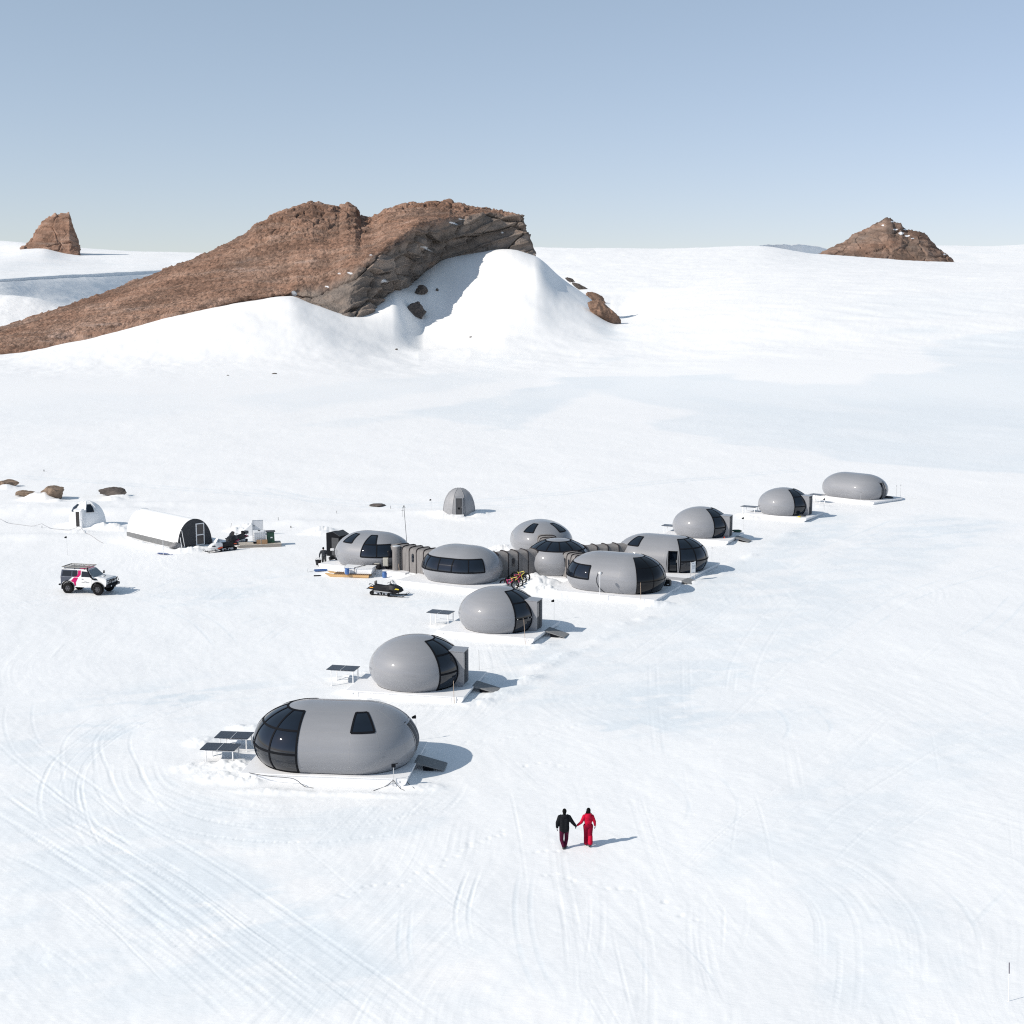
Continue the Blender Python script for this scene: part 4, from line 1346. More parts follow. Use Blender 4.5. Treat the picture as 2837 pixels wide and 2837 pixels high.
def glaze(root, L, panes, fw=0.10, gm=None):
    """panes: ('e', a0, a1, z0, z1) or ('i', side, z0, z1)"""
    fr_v, fr_h = {}, {}
    gm = gm or m_glass()
    for p in panes:
        if p[0] == 'e':
            _, a0, a1, z0, z1 = p
            sd = end_of(a0, a1)
            qs = arc_q(a0, a1, sd)
            q0, q1 = ('e', a0, sd), ('e', a1, sd)
        else:
            _, side, z0, z1 = p
            qs = [('i', x, side) for x in np.linspace(-L / 2, L / 2, 7)]
            q0, q1 = ('e', 180 - side * 90 if False else (90 if side > 0 else -90), -1), ('e', (90 if side > 0 else -90), 1)
            q0 = ('i', -L / 2, side); q1 = ('i', L / 2, side)
        zs = zlist(z0, z1, 9)
        o = patch(qs, zs, L, 0.012).build('window', gm, root)
        f = MB()
        key = lambda q: tuple(round(c, 2) for c in S(q, Z1, L)[0])
        for q in (q0, q1):
            kk = (key(q), round(z0, 2), round(z1, 2))
            if kk in fr_v: continue
            fr_v[kk] = 1
            ribbon(f, [S(q, z, L) for z in zlist(z0, z1, 10)], fw, 0.034)
        for z in (z0, z1):
            kk = (key(qs[0]), key(qs[-1]), round(z, 2))
            if kk in fr_h: continue
            fr_h[kk] = 1
            ribbon(f, [S(q, z, L) for q in qs], fw * 1.15, 0.030)
        if f.v:
            f.build('window_frame', M_BLACK, o, angle=50)


def seams(root, L, az_list, ins=True):
    mb = MB()
    for a in az_list:
        sd = end_of(a, a)
        ribbon(mb, [S(('e', a, sd), z, L) for z in zlist(0.05, Z3, 24)], 0.022, 0.003)
    for z in (Z2, Z3):
        for sd in (1, -1):
            a0, a1 = (-90, 90) if sd == 1 else (90, 270)
            ribbon(mb, [S(('e', a, sd), z, L) for a in np.arange(a0, a1 + .1, 5)], 0.02, 0.0025)
        if L > 0.01 and ins:
            for side in (1, -1):
                ribbon(mb, [S(('i', x, side), z, L) for x in np.linspace(-L / 2, L / 2, 5)], 0.02, 0.0025)
    mb.build('panel_seam', M_SEAM, root)


M_SEAM = mat('pale_seam', (0.275, 0.28, 0.295), 0.45)


def deck(root, x0, x1, y0, y1, name='platform', h=PLZ, seam=True):
    """sledge-like white platform; profile in local x-z"""
    poly = [(x0, h)]
    c = min(0.42, h)
    poly += [(x0 + 0.02, h - 0.10)] + [(x0 + 0.05 + 0.5 * (1 - math.cos(t)), (h - 0.10) * (1 - math.sin(t)) - 0.03) for t in np.linspace(0.15, math.pi / 2, 6)]
    poly += [(x1 - 0.05 - 0.5 * (1 - math.cos(t)), (h - 0.10) * (1 - math.sin(t)) - 0.03) for t in np.linspace(math.pi / 2, 0.15, 6)] + [(x1 - 0.02, h - 0.10), (x1, h)]
    poly = [(a, b - PLZ) for a, b in poly]
    mb = MB().prism(poly, y0, y1)
    o = mb.build(name, M_PLAT, root, bevel=0.02)
    if seam:
        s = MB()
        for x in (x0 + 0.85, x1 - 0.75):
            s.box((x, y0 - 0.006, -0.22), (0.02, 0.012, 0.36))
        for x in (x0 + 0.5, x1 - 0.4):
            s.box((x, y0 - 0.008, -0.16), (0.06, 0.016, 0.09))
        s.box(((x0 + x1) / 2, y0 - 0.005, -0.07), (x1 - x0 - 1.7, 0.010, 0.012))
        s.build('fixing', M_STEEL, o, smooth=False)
    return o


def ramp(root, x, y, w=1.2, run=1.42, rise=0.36, name='ramp', m=None):
    mb = MB()
    a = math.atan2(rise, run)
    mb.prism([(x - 0.1, 0.015), (x + 0.02, 0.015), (x + run, -rise + 0.012), (x + run, -rise - 0.03), (x - 0.1, -0.045)], y - w / 2, y + w / 2)
    o = mb.build(name, m or M_RAMP, root, smooth=False)
    for yy in (y - w / 2 + 0.06, y + w / 2 - 0.06):
        MB().prism([(x + 0.35, -0.10), (x + run * 0.62, -0.27), (x + run * 0.62, -0.40), (x + 0.35, -0.40)], yy - 0.03, yy + 0.03).build('ramp_support', M_BLACK, o, smooth=False)
    return o


def porch(root, L):
    """wedge-fronted entrance box with a dark door, on the +x end"""
    x1 = L / 2 + 3.18
    x0 = L / 2 + 0.9
    hw = 0.60
    mb = MB()
    # hood: left wall, right wall, roof; roof slopes down slightly to the pod
    t = 0.06
    top = 2.20
    mb.prism([(x0, 0.0), (x1 - 0.10, 0.0), (x1, 0.14), (x1, top - 0.05), (x0, top + 0.02)], -hw, -hw + t)
    mb.prism([(x0, 0.0), (x1 - 0.10, 0.0), (x1, 0.14), (x1, top - 0.05), (x0, top + 0.02)], hw - t, hw)
    o = mb.build('porch', m_shell(), root, smooth=False, bevel=0.02)
    r = MB().prism([(x0, top + 0.022), (x1 + 0.02, top - 0.047), (x1 + 0.02, top + 0.01), (x0, top + 0.08)], -hw - 0.02, hw + 0.02)
    r.build('porch_roof', m_shell(), o, smooth=False, bevel=0.015)
    d = MB().box((x1 - 0.16, 0, top / 2 - 0.02), (0.05, 2 * hw - 2 * t - 0.01, top - 0.08))
    door = d.build('door', M_DGREY, root, smooth=False)
    g = MB().box((x1 - 0.128, 0.0, 1.45), (0.012, 0.62, 1.0))
    g.build('door_pane', m_glass(), door, smooth=False)
    hd = MB().cyl((x1 - 0.10, -0.40, 0.95), (x1 - 0.10, -0.40, 1.2), 0.02)
    hd.build('handle', M_STEEL, door)
    return o


def niche(root, L, hole, door_m=None, depth=0.55):
    """recessed vertical doorway where the shell has a hole"""
    a0, a1, ztop, sd = hole
    am = (a0 + a1) / 2
    half = rad(0.0) * math.sin(R((a1 - a0) / 2))
    rot = Matrix.Rotation(R(am), 4, 'Z')
    base = Vector((sd * L / 2, 0, 0))
    rin = rad(0.0) * math.cos(R((a1 - a0) / 2)) - 0.02

    def T(mb):
        mb.v = [tuple(base + rot @ Vector(p)) for p in mb.v]
        return mb
    # jambs follow the bulge of the shell
    jm = MB()
    for s in (-1, 1):
        pr = [(rin - depth, 0.0)]
        for z in zlist(0.0, ztop, 12):
            rr = math.sqrt(max(0, rad(z) ** 2 - half ** 2))
            pr.append((rr + 0.012, z))
        pr.append((rin - depth, ztop))
        y = s * half
        jm.prism(pr, y - 0.03 if s > 0 else y - 0.03, y + 0.03)
    T(jm).build('door_jamb', m_shell(), root, smooth=False)
    hd = MB().box((rin - depth / 2 - 0.02, 0, ztop + 0.012), (depth, half * 2 + 0.02, 0.02))
    T(hd).build('door_head', M_BLACK, root, smooth=False)
    dr = MB().box((rin - 0.16, 0, ztop / 2), (0.06, half * 2 - 0.07, ztop - 0.03))
    d = T(dr).build('door', door_m or M_BLACK, root, smooth=False)
    g = MB().box((rin - 0.125, 0, ztop * 0.50), (0.012, half * 2 - 0.30, ztop * 0.84))
    T(g).build('door_pane', m_glass(), d, smooth=False)
    h = MB().cyl((rin - 0.10, half - 0.16, 0.9), (rin - 0.10, half - 0.16, 1.15), 0.018)
    T(h).build('handle', M_STEEL, d)


def pod_place(uc, vtop):
    """plan centre of a pod whose roof line is seen at vtop"""
    q = G(uc, vtop, PLZ + ZTOP)
    return Vector((q.x, q.y, PLZ))


PODS = {}


def pod(key, uc, vtop, yaw, L, label, panes=(), deck_ext=None, ramp_at=None, door=None, hole=None, seam_az=(), group='egg-shaped pods', dz=0.0, dy=0.0):
    c = pod_place(uc, vtop)
    c.y += dy
    c.z += dz
    root = thing('pod', label, 'pod', c, R(yaw), group)
    o = shell_mesh(L, hole).build('shell', m_shell(), root, angle=60)
    if panes: glaze(root, L, panes)
    if seam_az: seams(root, L, seam_az)
    if deck_ext: deck(root, *deck_ext)
    if door == 'porch': porch(root, L)
    if hole: niche(root, L, hole)
    if ramp_at: ramp(root, *ramp_at)
    # painted shadow gap: thin dark skirt strip where the shell meets the deck
    g = MB()
    st = outline(L)
    rings = [[(S(q, 0.0, L)[0] * 1.0 + Vector((0, 0, zz))) + (S(q, 0.0, L)[0] - Vector((S(q, ZC, L)[0].x, S(q, ZC, L)[0].y, 0))) * 0.0 for q in st] for zz in (0.004,)]
    out = [p + (Vector((p.x, p.y, 0)).normalized() * 0.03) for p in rings[0]]
    top = [p + Vector((0, 0, 0.035)) for p in out]
    inn = [p + Vector((0, 0, 0.05)) - Vector((p.x, p.y, 0)).normalized() * 0.02 for p in rings[0]]
    g.loft([out, top, inn], caps=False)
    g.build('base_shadow_strip', M_DGREY, root)
    PODS[key] = (c, yaw, L, root)
    return root


E = lambda a0, a1, z0, z1: ('e', a0, a1, z0, z1)


def small_panes():
    out = []
    for a0, a1 in ((-45, -15), (-15, 15), (15, 45)):
        out.append(E(a0, a1, Z2, Z3))
    for a0, a1 in ((-45, -15), (15, 45)):
        out.append(E(a0, a1, Z1, Z2)); out.append(E(a0, a1, 0.06, Z1))
    return out


def build_pods():
    seg = [-90, -60, -30, 0, 30, 60, 90, -120, -150, 180, 150, 120]
    # near long pod
    p1 = []
    for k in range(6):
        a0, a1 = 90 + 30 * k, 120 + 30 * k
        for z0, z1 in ((0.06, Z1), (Z1, Z2), (Z2, Z3)):
            p1.append(E(a0, a1, z0, z1))
    p1.append(E(-90, -62, Z2, Z3))
    pod('A', 930, 1946.6, -6, 2.65, 'long grey pod nearest the couple, with a glazed left end and one trapezoid window', p1,
        (-4.25, 4.2, -2.75, 3.1), (4.2, 0.25), hole=(-12, 12, Z2, 1), seam_az=(-90, -60, -30, 0, 60, 90))
    small = [('B', 1153, 1760.5, -12, 'short grey pod with front porch, directly behind the nearest long pod', True),
             ('C', 1381, 1625.6, -20, 'short grey pod in front of the bicycles, rivets along its lower window bar', True),
             ('D', 1943, 1403.5, -25, 'short grey pod with porch and ramp, behind the notice board pod', True),
             ('E', 2173, 1350.5, -32, 'short grey pod with porch but no ramp, next to the plain end pod', False)]
    for key, u, v, yaw, lab, rp in small:
        r = pod(key, u, v, yaw, 0.0, lab, small_panes(), (-3.7, 3.72, -2.8, 3.2), (3.72, 0.3) if rp else None, 'porch', seam_az=(-45, 45, -75, -135))
        if key == 'C':
            for a in (-42, -33, -24, -17):
                MB().ell(S(('e', a, 1), Z1, 0, 0.045)[0], (0.035, 0.035, 0.035), 8, 6).build('rivet', M_STEEL, r)
    pod('F', 2370, 1310, -48, 2.65, 'plain long grey pod farthest right, without windows, dark doorway at its end', (),
        (-4.6, 4.75, -3.0, 3.4), None, hole=(-12, 12, Z2, 1), seam_az=(-90, -60, -120, 90, 0))
    # linked complex
    pod('G', 1033, 1471.8, -29, 1.325, 'grey pod at the left end of the linked group, beside the black cabinet',
        [E(-90, -60, Z1, Z2), E(-60, -30, Z1, Z2), E(-90, -62, Z2, Z3), E(-118, -90, Z2, Z3)], (-4.2, 5.3, -2.75, 3.0), seam_az=(0, 30, 60))
    pod('H', 1280.5, 1509.5, -29, 1.325, 'grey pod with a long band of dark windows facing the black snowmobile',
        [E(-150, -120, Z1, Z2), E(-120, -90, Z1, Z2), ('i', -1, Z1, Z2), E(-90, -60, Z1, Z2), E(-60, -32, Z1, Z2)], (-4.6, 4.6, -3.45, 3.0), seam_az=(0, -30, 30, 60))
    pod('I', 1499.5, 1441, -80, 1.0, 'grey pod at the back of the linked group with two slanted roof windows',
        [E(32, 58, Z2, Z3), E(-58, -32, Z2, Z3)], (-4.0, 4.0, -3.0, 3.0))
    ring = [E(30 * k - 90, 30 * k - 60, Z2, Z3) for k in range(12)]
    pod('J', 1546, 1491.5, -28, 0.0, 'round grey hub pod with a ring of dark skylights, amid the linked group',
        ring + [E(-30, 0, Z1, Z2)], (-3.0, 3.0, -3.0, 3.0))
    k_p = [E(-60 + 30 * k, -30 + 30 * k, z0, z1) for k in range(4) for z0, z1 in ((0.06, Z1), (Z1, Z2), (Z2, Z3))]
    k_w = [E(-180, -150, Z1, Z2), E(-150, -120, Z1, Z2), E(-120, -90, Z1, Z2)]
    pod('K', 1707, 1530.8, -25, 2.6, 'long grey pod with an all-black glazed right end, behind the globe lamp post',
        k_w, (-4.75, 4.7, -3.5, 3.0), seam_az=(-90, -60))
    glaze(PODS['K'][3], 2.6, k_p, 0.05, mat('black_glass', (0.004, 0.005, 0.008), 0.04, spec=0.35))
    lp = [E(-60 + 30 * k, -30 + 30 * k, z0, z1) for k in range(5) for z0, z1 in ((0.06, Z1), (Z1, Z2), (Z2, Z3))]
    pod('L', 1834, 1481, -28, 2.6, 'long grey pod with a black doorway beside its glazed end, behind the notice board',
        lp + [E(-118, -90, Z2, Z3)], (-4.4, 4.05, -5.55, 4.3), hole=(-84, -63, Z2 - 0.1, 1), seam_az=(-90, 180))
    r = PODS['L'][3]
    ramp(r, 4.05, -4.65, 1.55, 1.45)
    wk = MB().box((1.2, -4.70, 0.012), (5.5, 1.15, 0.02))
    wk.build('walkway_mat', M_WALK, r, smooth=False)


def tunnel(pa, pb, label, n=5, w=1.75, h=2.2, z0=0.30, wins=(1,), name='linking_tunnel'):
    """ribbed canvas passage between two plan points"""
    pa, pb = Vector((pa[0], pa[1], 0)), Vector((pb[0], pb[1], 0))
    d = (pb - pa); L = d.length
    yaw = math.atan2(d.y, d.x)
    root = thing(name, label, 'tunnel', (pa.x, pa.y, z0), yaw, 'canvas tunnels linking the pods')

    def sec(x, k=1.0, sag=0.0):
        hw, hh, c = w / 2 * k, h * (k if k > 1 else 1) - sag, 0.32
        pts = [(-hw, 0), (-hw * 1.01, hh * 0.4), (-hw, hh - c), (-hw + 0.06, hh - 0.14), (-hw + 0.14, hh - 0.06), (-hw + c, hh),
               (0, hh + 0.03), (hw - c, hh), (hw - 0.14, hh - 0.06), (hw - 0.06, hh - 0.14), (hw, hh - c), (hw * 1.01, hh * 0.4), (hw, 0)]
        return [Vector((x, a, b)) for a, b in pts]
    rings = []
    for k in range(n):
        x0, x1 = L * k / n, L * (k + 1) / n
        for t in np.linspace(0, 1, 7)[:-1]:
            b = math.sin(math.pi * t)
            rings.append(sec(x0 + (x1 - x0) * t, 1 - 0.035 * b, 0.05 * b))
    rings.append(sec(L))
    cover = MB().loft(rings, caps=True).build('canvas_cover', M_FAB, root, angle=40)
    for k in range(n + 1):
        x = L * k / n
        mb = MB().loft([sec(x - 0.035, 1.03), sec(x + 0.035, 1.03)], caps=True)
        mb.build('strap', M_STRAP, root, smooth=False)
    for k in wins:
        x = L * (k + 0.5) / n
        for s in (-1, 1):
            pr = []
            for i in range(20):
                a = 2 * math.pi * i / 20
                pr.append((x + 0.12 * math.cos(a), 1.35 + (0.16 * math.sin(a) + (0.22 if math.sin(a) > 0 else -0.22))))
            y = s * (w / 2 * 0.985)
            MB().prism(pr, y - 0.04, y + 0.04).build('window', m_glass(), root)
    MB().box((L / 2, 0, -0.10), (L - 0.02, w + 0.3, 0.20)).build('sill', M_PLAT, root, smooth=False)
    return root


def build_tunnels():
    def end(key, az):
        c, yaw, L, _ = PODS[key]
        sd = 1 if abs((az + 180) % 360 - 180) <= 90 else -1
        ex = c + Vector((math.cos(R(yaw)), math.sin(R(yaw)), 0)) * (sd * L / 2)
        return ex

    def link(a, sa, b, sb, label, n, wins, in_a=2.35, in_b=2.35, w=1.75, h=2.2, sh=(0, 0)):
        A, B = end(a, 0 if sa > 0 else 180), end(b, 0 if sb > 0 else 180)
        d = (B - A); d.z = 0; d.normalize()
        A = A + d * in_a; B = B - d * in_b
        A = A + Vector((sh[0], sh[1], 0)); B = B + Vector((sh[0], sh[1], 0))
        tunnel(A, B, label, n, w, h, 0.36, wins)
    link('G', 1, 'H', -1, 'ribbed canvas tunnel beside the grey insulated tank', 6, (1, 3), 2.2, 2.2)
    link('H', 1, 'J', -1, 'dark ribbed canvas tunnel behind the bicycles', 4, (1,), 2.4, 2.4)
    link('J', 1, 'K', -1, 'ribbed canvas tunnel leading to the pod with the black glazed end', 4, (0, 1), 2.4, 2.2)
    link('J', 1, 'L', -1, 'ribbed canvas tunnel leading to the pod with the open doorway', 4, (), 2.4, 2.2)
    link('I', 1, 'J', -1, 'short canvas tunnel behind the hub, only its top showing', 5, (), 2.3, 2.3, h=2.1)


# ------------------------------------------------------------------ solar tables
def solar_table(x, y, z, yaw, label):
    gz = zt(x, y)
    root = thing('solar_table', label, 'solar panel', (x, y, gz), R(yaw), 'solar tables beside the pods')
    h = z - gz
    for s in (-1, 1):
        m = MB().box((s * 0.47, 0, h), (0.90, 1.14, 0.035)).build('solar_panel', M_SOLAR, root, smooth=False)
        g = MB()
        for i in range(1, 6):
            g.box((s * 0.47 - 0.45 + 0.15 * i, 0, h + 0.0185), (0.006, 1.10, 0.003))
        for i in range(1, 8):
            g.box((s * 0.47, -0.57 + 0.1425 * i, h + 0.0195), (0.87, 0.006, 0.003))
        g.build('cell_grid', M_SOLARLINE, m, smooth=False)
    MB().box((0, 0, h + 0.004), (0.035, 1.14, 0.045)).build('centre_rail', M_STEEL, root, smooth=False)
    for sx in (-0.62, 0.80):
        for sy in (-0.50, 0.48):
            MB().box((sx, sy, (h - 0.02) / 2 - 0.15), (0.055, 0.055, h + 0.26)).build('leg', M_WHITE, root, smooth=False)
    for sy in (-0.50, 0.48):
        MB().box((0.09, sy, h - 0.045), (1.5, 0.035, 0.04)).build('rail', M_WHITE, root, smooth=False)
    MB().box((0.09, 0.48, 0.28), (1.35, 0.025, 0.025)).build('cross_brace', M_WHITE, root, smooth=False)
    return root


def build_solar():
    for u, v, z, yaw, lab in ((611, 2069, 0.82, -6, 'front solar table left of the nearest long pod'),
                              (649, 2036.5, 0.80, -6, 'rear solar table left of the nearest long pod, touching its glazed end'),
                              (951, 1850.7, 1.0, -12, 'solar table left of the short pod behind the nearest long pod'),
                              (1221, 1695, 1.0, -20, 'solar table left of the pod in front of the bicycles'),
                              (1860, 1455.8, 1.0, -25, 'solar table half hidden by the short pod behind the glazed long pod'),
                              (2077, 1403, 1.0, -32, 'solar table between the two short pods at the back'),
                              (2264, 1370, 1.0, -48, 'solar table left of the plain pod farthest right')):
        p = G(u, v, z)
        solar_table(p.x, p.y, z, yaw, lab)
# ------------------------------------------------------------------ heaps of snow round things
def drifts():
    rr = random.Random(9)

    def pm(u, v, rx, ry, h, yaw=0, rough=.55, lump=.45, power=1.5):
        p = G(u, v)
        mound(p.x, p.y, rx, ry, h, yaw, rough, lump, power)
    # left edge of the near platforms
    pm(655, 2130, 0.9, 1.1,0.275, .3); pm(690, 2165, 0.9, 0.6,0.209, 0); pm(560, 2130, 1.3, .7,0.154, .2); pm(600, 2160, 1.2, .7,0.165, -.2)
    pm(620, 2090, .9, .7,0.165); pm(730, 2195, 1.6, .35,0.099); pm(900, 2200, 2.6, .3,0.066); pm(1060, 2205, 1.6, .3,0.0825); pm(1180, 2180, 1.0, .5,0.088)
    pm(560, 2060, .8, .8,0.138); pm(690, 2020, 1.2, .6,0.138); pm(690, 2060, 1.0, .7,0.138)
    pm(985, 1915, 1.0, .7,0.176, .2); pm(1010, 1945, .9, .5,0.138); pm(960, 1880, 1.0, .7,0.154); pm(1150, 1962, 2.2, .35,0.055); pm(1000, 1870, .9, .6,0.165)
    pm(1330, 1950, 1.3, .8,0.11, .5); pm(1390, 1925, 1.3, .7,0.121, .5); pm(1450, 1890, 1.5, .8,0.11, .5)
    pm(1255, 1755, 1.0, .7,0.165); pm(1230, 1735, 1.0, .6,0.138); pm(1400, 1795, 2.2, .35,0.066); pm(1500, 1790, 1.0, .5,0.121, .4); pm(1560, 1755, 1.2, .6,0.11, .5)
    pm(1830, 1678, 1.0, .5,0.24, .3); pm(1800, 1680, .7, .4,0.16); pm(1870, 1650, 1.2, .5,0.16, .5)
    pm(1930, 1618, 1.3, .5,0.16, .4); pm(1990, 1590, 1.4, .6,0.176, .5)
    pm(1905, 1500, 1.2, .7,0.16); pm(2040, 1500, 1.2, .6,0.12, .4); pm(2085, 1435, 1.3, .8,0.256); pm(2060, 1428, .9, .7,0.224)
    pm(2270, 1405, 1.5, .8,0.2)
    # dug heap between the hub and the bicycles
    pm(1490, 1620, 2.1, 1.8, .62, .3, .5, .55); pm(1520, 1640, 1.6, 1.2, .42, 0, .6, .45); pm(1465, 1608, 1.2, 1.0, .4, 0, .5, .5); pm(1550, 1650, 1.2, .8, .35)
    pm(1385, 1525, 1.5, 1.0, .5, 0, .6, .5); pm(1370, 1535, 1.2, .9, .4)
    # kitchen pod foot
    pm(920, 1590, 1.0, .7, .25); pm(1130, 1600, 1.2, .8, .25); pm(890, 1470, 1.4, 1.0, .5); pm(880, 1478, 1.8, .8, .3)
    # tent, domes
    pm(345, 1500, 1.0, .7, .4); pm(430, 1518, 2.4, .6, .3, -.7); pm(380, 1505, 1.6, .5, .28, -.7); pm(520, 1530, 1.5, .6, .4, .3); pm(560, 1522, 1.0, .5, .3)
    pm(300, 1462, 1.8, .8, .45); pm(330, 1468, 1.2, .6, .3); pm(220, 1475, 1.6, .7, .2); pm(190, 1455, 1.0, .8, .25)
    pm(1228, 1425, 1.3, .9, .35); pm(1245, 1432, 1.6, .6, .3); pm(1315, 1425, 1.4, .9, .45); pm(1290, 1438, 1.6, .5, .2)
    pm(676, 1462, 1.2, 1.0, .4); pm(660, 1470, 1.3, .8, .35)
    # long low drifts on the left
    for u, v, rx, ry, h in ((60, 1420, 8, 3, .5), (160, 1405, 7, 2.5, .45), (300, 1420, 6, 2.5, .4), (90, 1490, 9, 2, .3), (420, 1400, 10, 3, .4), (820, 1450, 5, 2, .25), (1180, 1420, 8, 2, .3)):
        pm(u, v, rx, ry, h, 0.1, .25, 3.0, 1.0)
    pm(112, 1384, 1.7, .7, .60, 0, .3, 1.2)
    for u, v, w_ in ((100, 1385, 2.2), (155, 1392, 1.2), (330, 1378, 1.8), (310, 1384, 1.4), (15, 1352, 1.6)):
        pm(u, v, w_, .8, .45, 0, .4, .8)
    # scraped berm on the road right of the pods
    for k in range(16):
        t = k / 15
        u = 1420 + 760 * t; v = 1905 - 420 * t
        pm(u + rr.uniform(-15, 15), v + rr.uniform(-8, 8), rr.uniform(1, 2), rr.uniform(.4, .8), rr.uniform(.05, .13), 0.9, .5, .5)


def gp(u, v, dz=0.0):
    p = G(u, v)
    p.z = zt(p.x, p.y) + dz
    return p


# ------------------------------------------------------------------ people
def remeshed(mb, name, m, parent, vox, smooth=3):
    o = mb.build(name, m, parent)
    r = o.modifiers.new('remesh', 'REMESH'); r.mode = 'VOXEL'; r.voxel_size = vox; r.use_smooth_shade = True
    s = o.modifiers.new('smooth', 'SMOOTH'); s.factor = 0.5; s.iterations = smooth
    return o


def limb(mb, pts, rs):
    for i in range(len(pts) - 1):
        mb.caps_(pts[i], pts[i + 1], rs[i], rs[i + 1])


def hand(parent, wrist, d, out, m, curl=0.5, side=1, scale=1.0):
    """gloved hand: palm, four unequal bent fingers and a side thumb; d = forearm direction, out = back-of-hand direction"""
    d = Vector(d).normalized(); out = (Vector(out) - d * Vector(out).dot(d)).normalized()
    lat = d.cross(out) * side
    mb = MB()
    wrist = Vector(wrist)
    palm = wrist + d * 0.085 * scale
    for k in (-1, -0.33, 0.33, 1):
        mb.caps_(wrist + lat * 0.018 * k, palm + lat * 0.030 * k, 0.020, 0.016, 8)
    for k, L in ((-1, 0.070), (-0.33, 0.082), (0.33, 0.078), (1, 0.060)):
        p = palm + lat * 0.030 * k
        a = d.copy()
        for j in range(3):
            ang = curl * (0.35 + 0.5 * j)
            dj = (d * math.cos(ang) - out * math.sin(ang)).normalized()
            q = p + dj * L / 2.6
            mb.caps_(p, q, 0.0115 - .001 * j, 0.0105 - .001 * j, 8)
            p = q
    p = wrist + d * 0.03 - lat * 0.026
    q = p + (d * 0.7 - lat * 0.75 - out * 0.25).normalized() * 0.045
    r = q + (d * 0.95 - lat * 0.1 - out * 0.3).normalized() * 0.032
    mb.caps_(p, q, 0.014, 0.012, 8); mb.caps_(q, r, 0.012, 0.010, 8)
    return remeshed(mb, 'glove', m, parent, 0.0065, 1)


def head(mb, c, facing, s=1.0):
    """skull, jaw, nose and ears as part of one body surface"""
    f = Vector(facing).normalized(); l = Vector((-f.y, f.x, 0))
    c = Vector(c)
    mb.ell(c + f * 0.005, (0.078 * s, 0.088 * s, 0.112 * s), 18, 12, Matrix.Rotation(math.atan2(f.y, f.x) - math.pi / 2, 3, 'Z'))
    mb.ell(c + f * 0.035 - Vector((0, 0, 0.065)), (0.052 * s, 0.052 * s, 0.055 * s), 12, 8)
    mb.caps_(c + f * 0.085 + Vector((0, 0, 0.0)), c + f * 0.102 - Vector((0, 0, 0.028)), 0.010, 0.015, 8)
    for k in (-1, 1):
        mb.ell(c + l * k * 0.082 * s - Vector((0, 0, 0.012)), (0.016, 0.022, 0.032), 8, 6)


def eyes(parent, c, facing):
    f = Vector(facing).normalized(); l = Vector((-f.y, f.x, 0)); c = Vector(c)
    e = MB()
    for k in (-1, 1):
        e.ell(c + f * 0.078 + l * k * 0.032 + Vector((0, 0, 0.005)), (0.013, 0.013, 0.010), 10, 6)
    e.build('eye', M_HAIR, parent)
    mth = MB().ell(c + f * 0.082 - Vector((0, 0, 0.055)), (0.024, 0.012, 0.006), 10, 6, Matrix.Rotation(math.atan2(f.y, f.x) - math.pi / 2, 3, 'Z'))
    mth.build('mouth', mat('lips', (0.35, 0.13, 0.11), 0.5), parent)


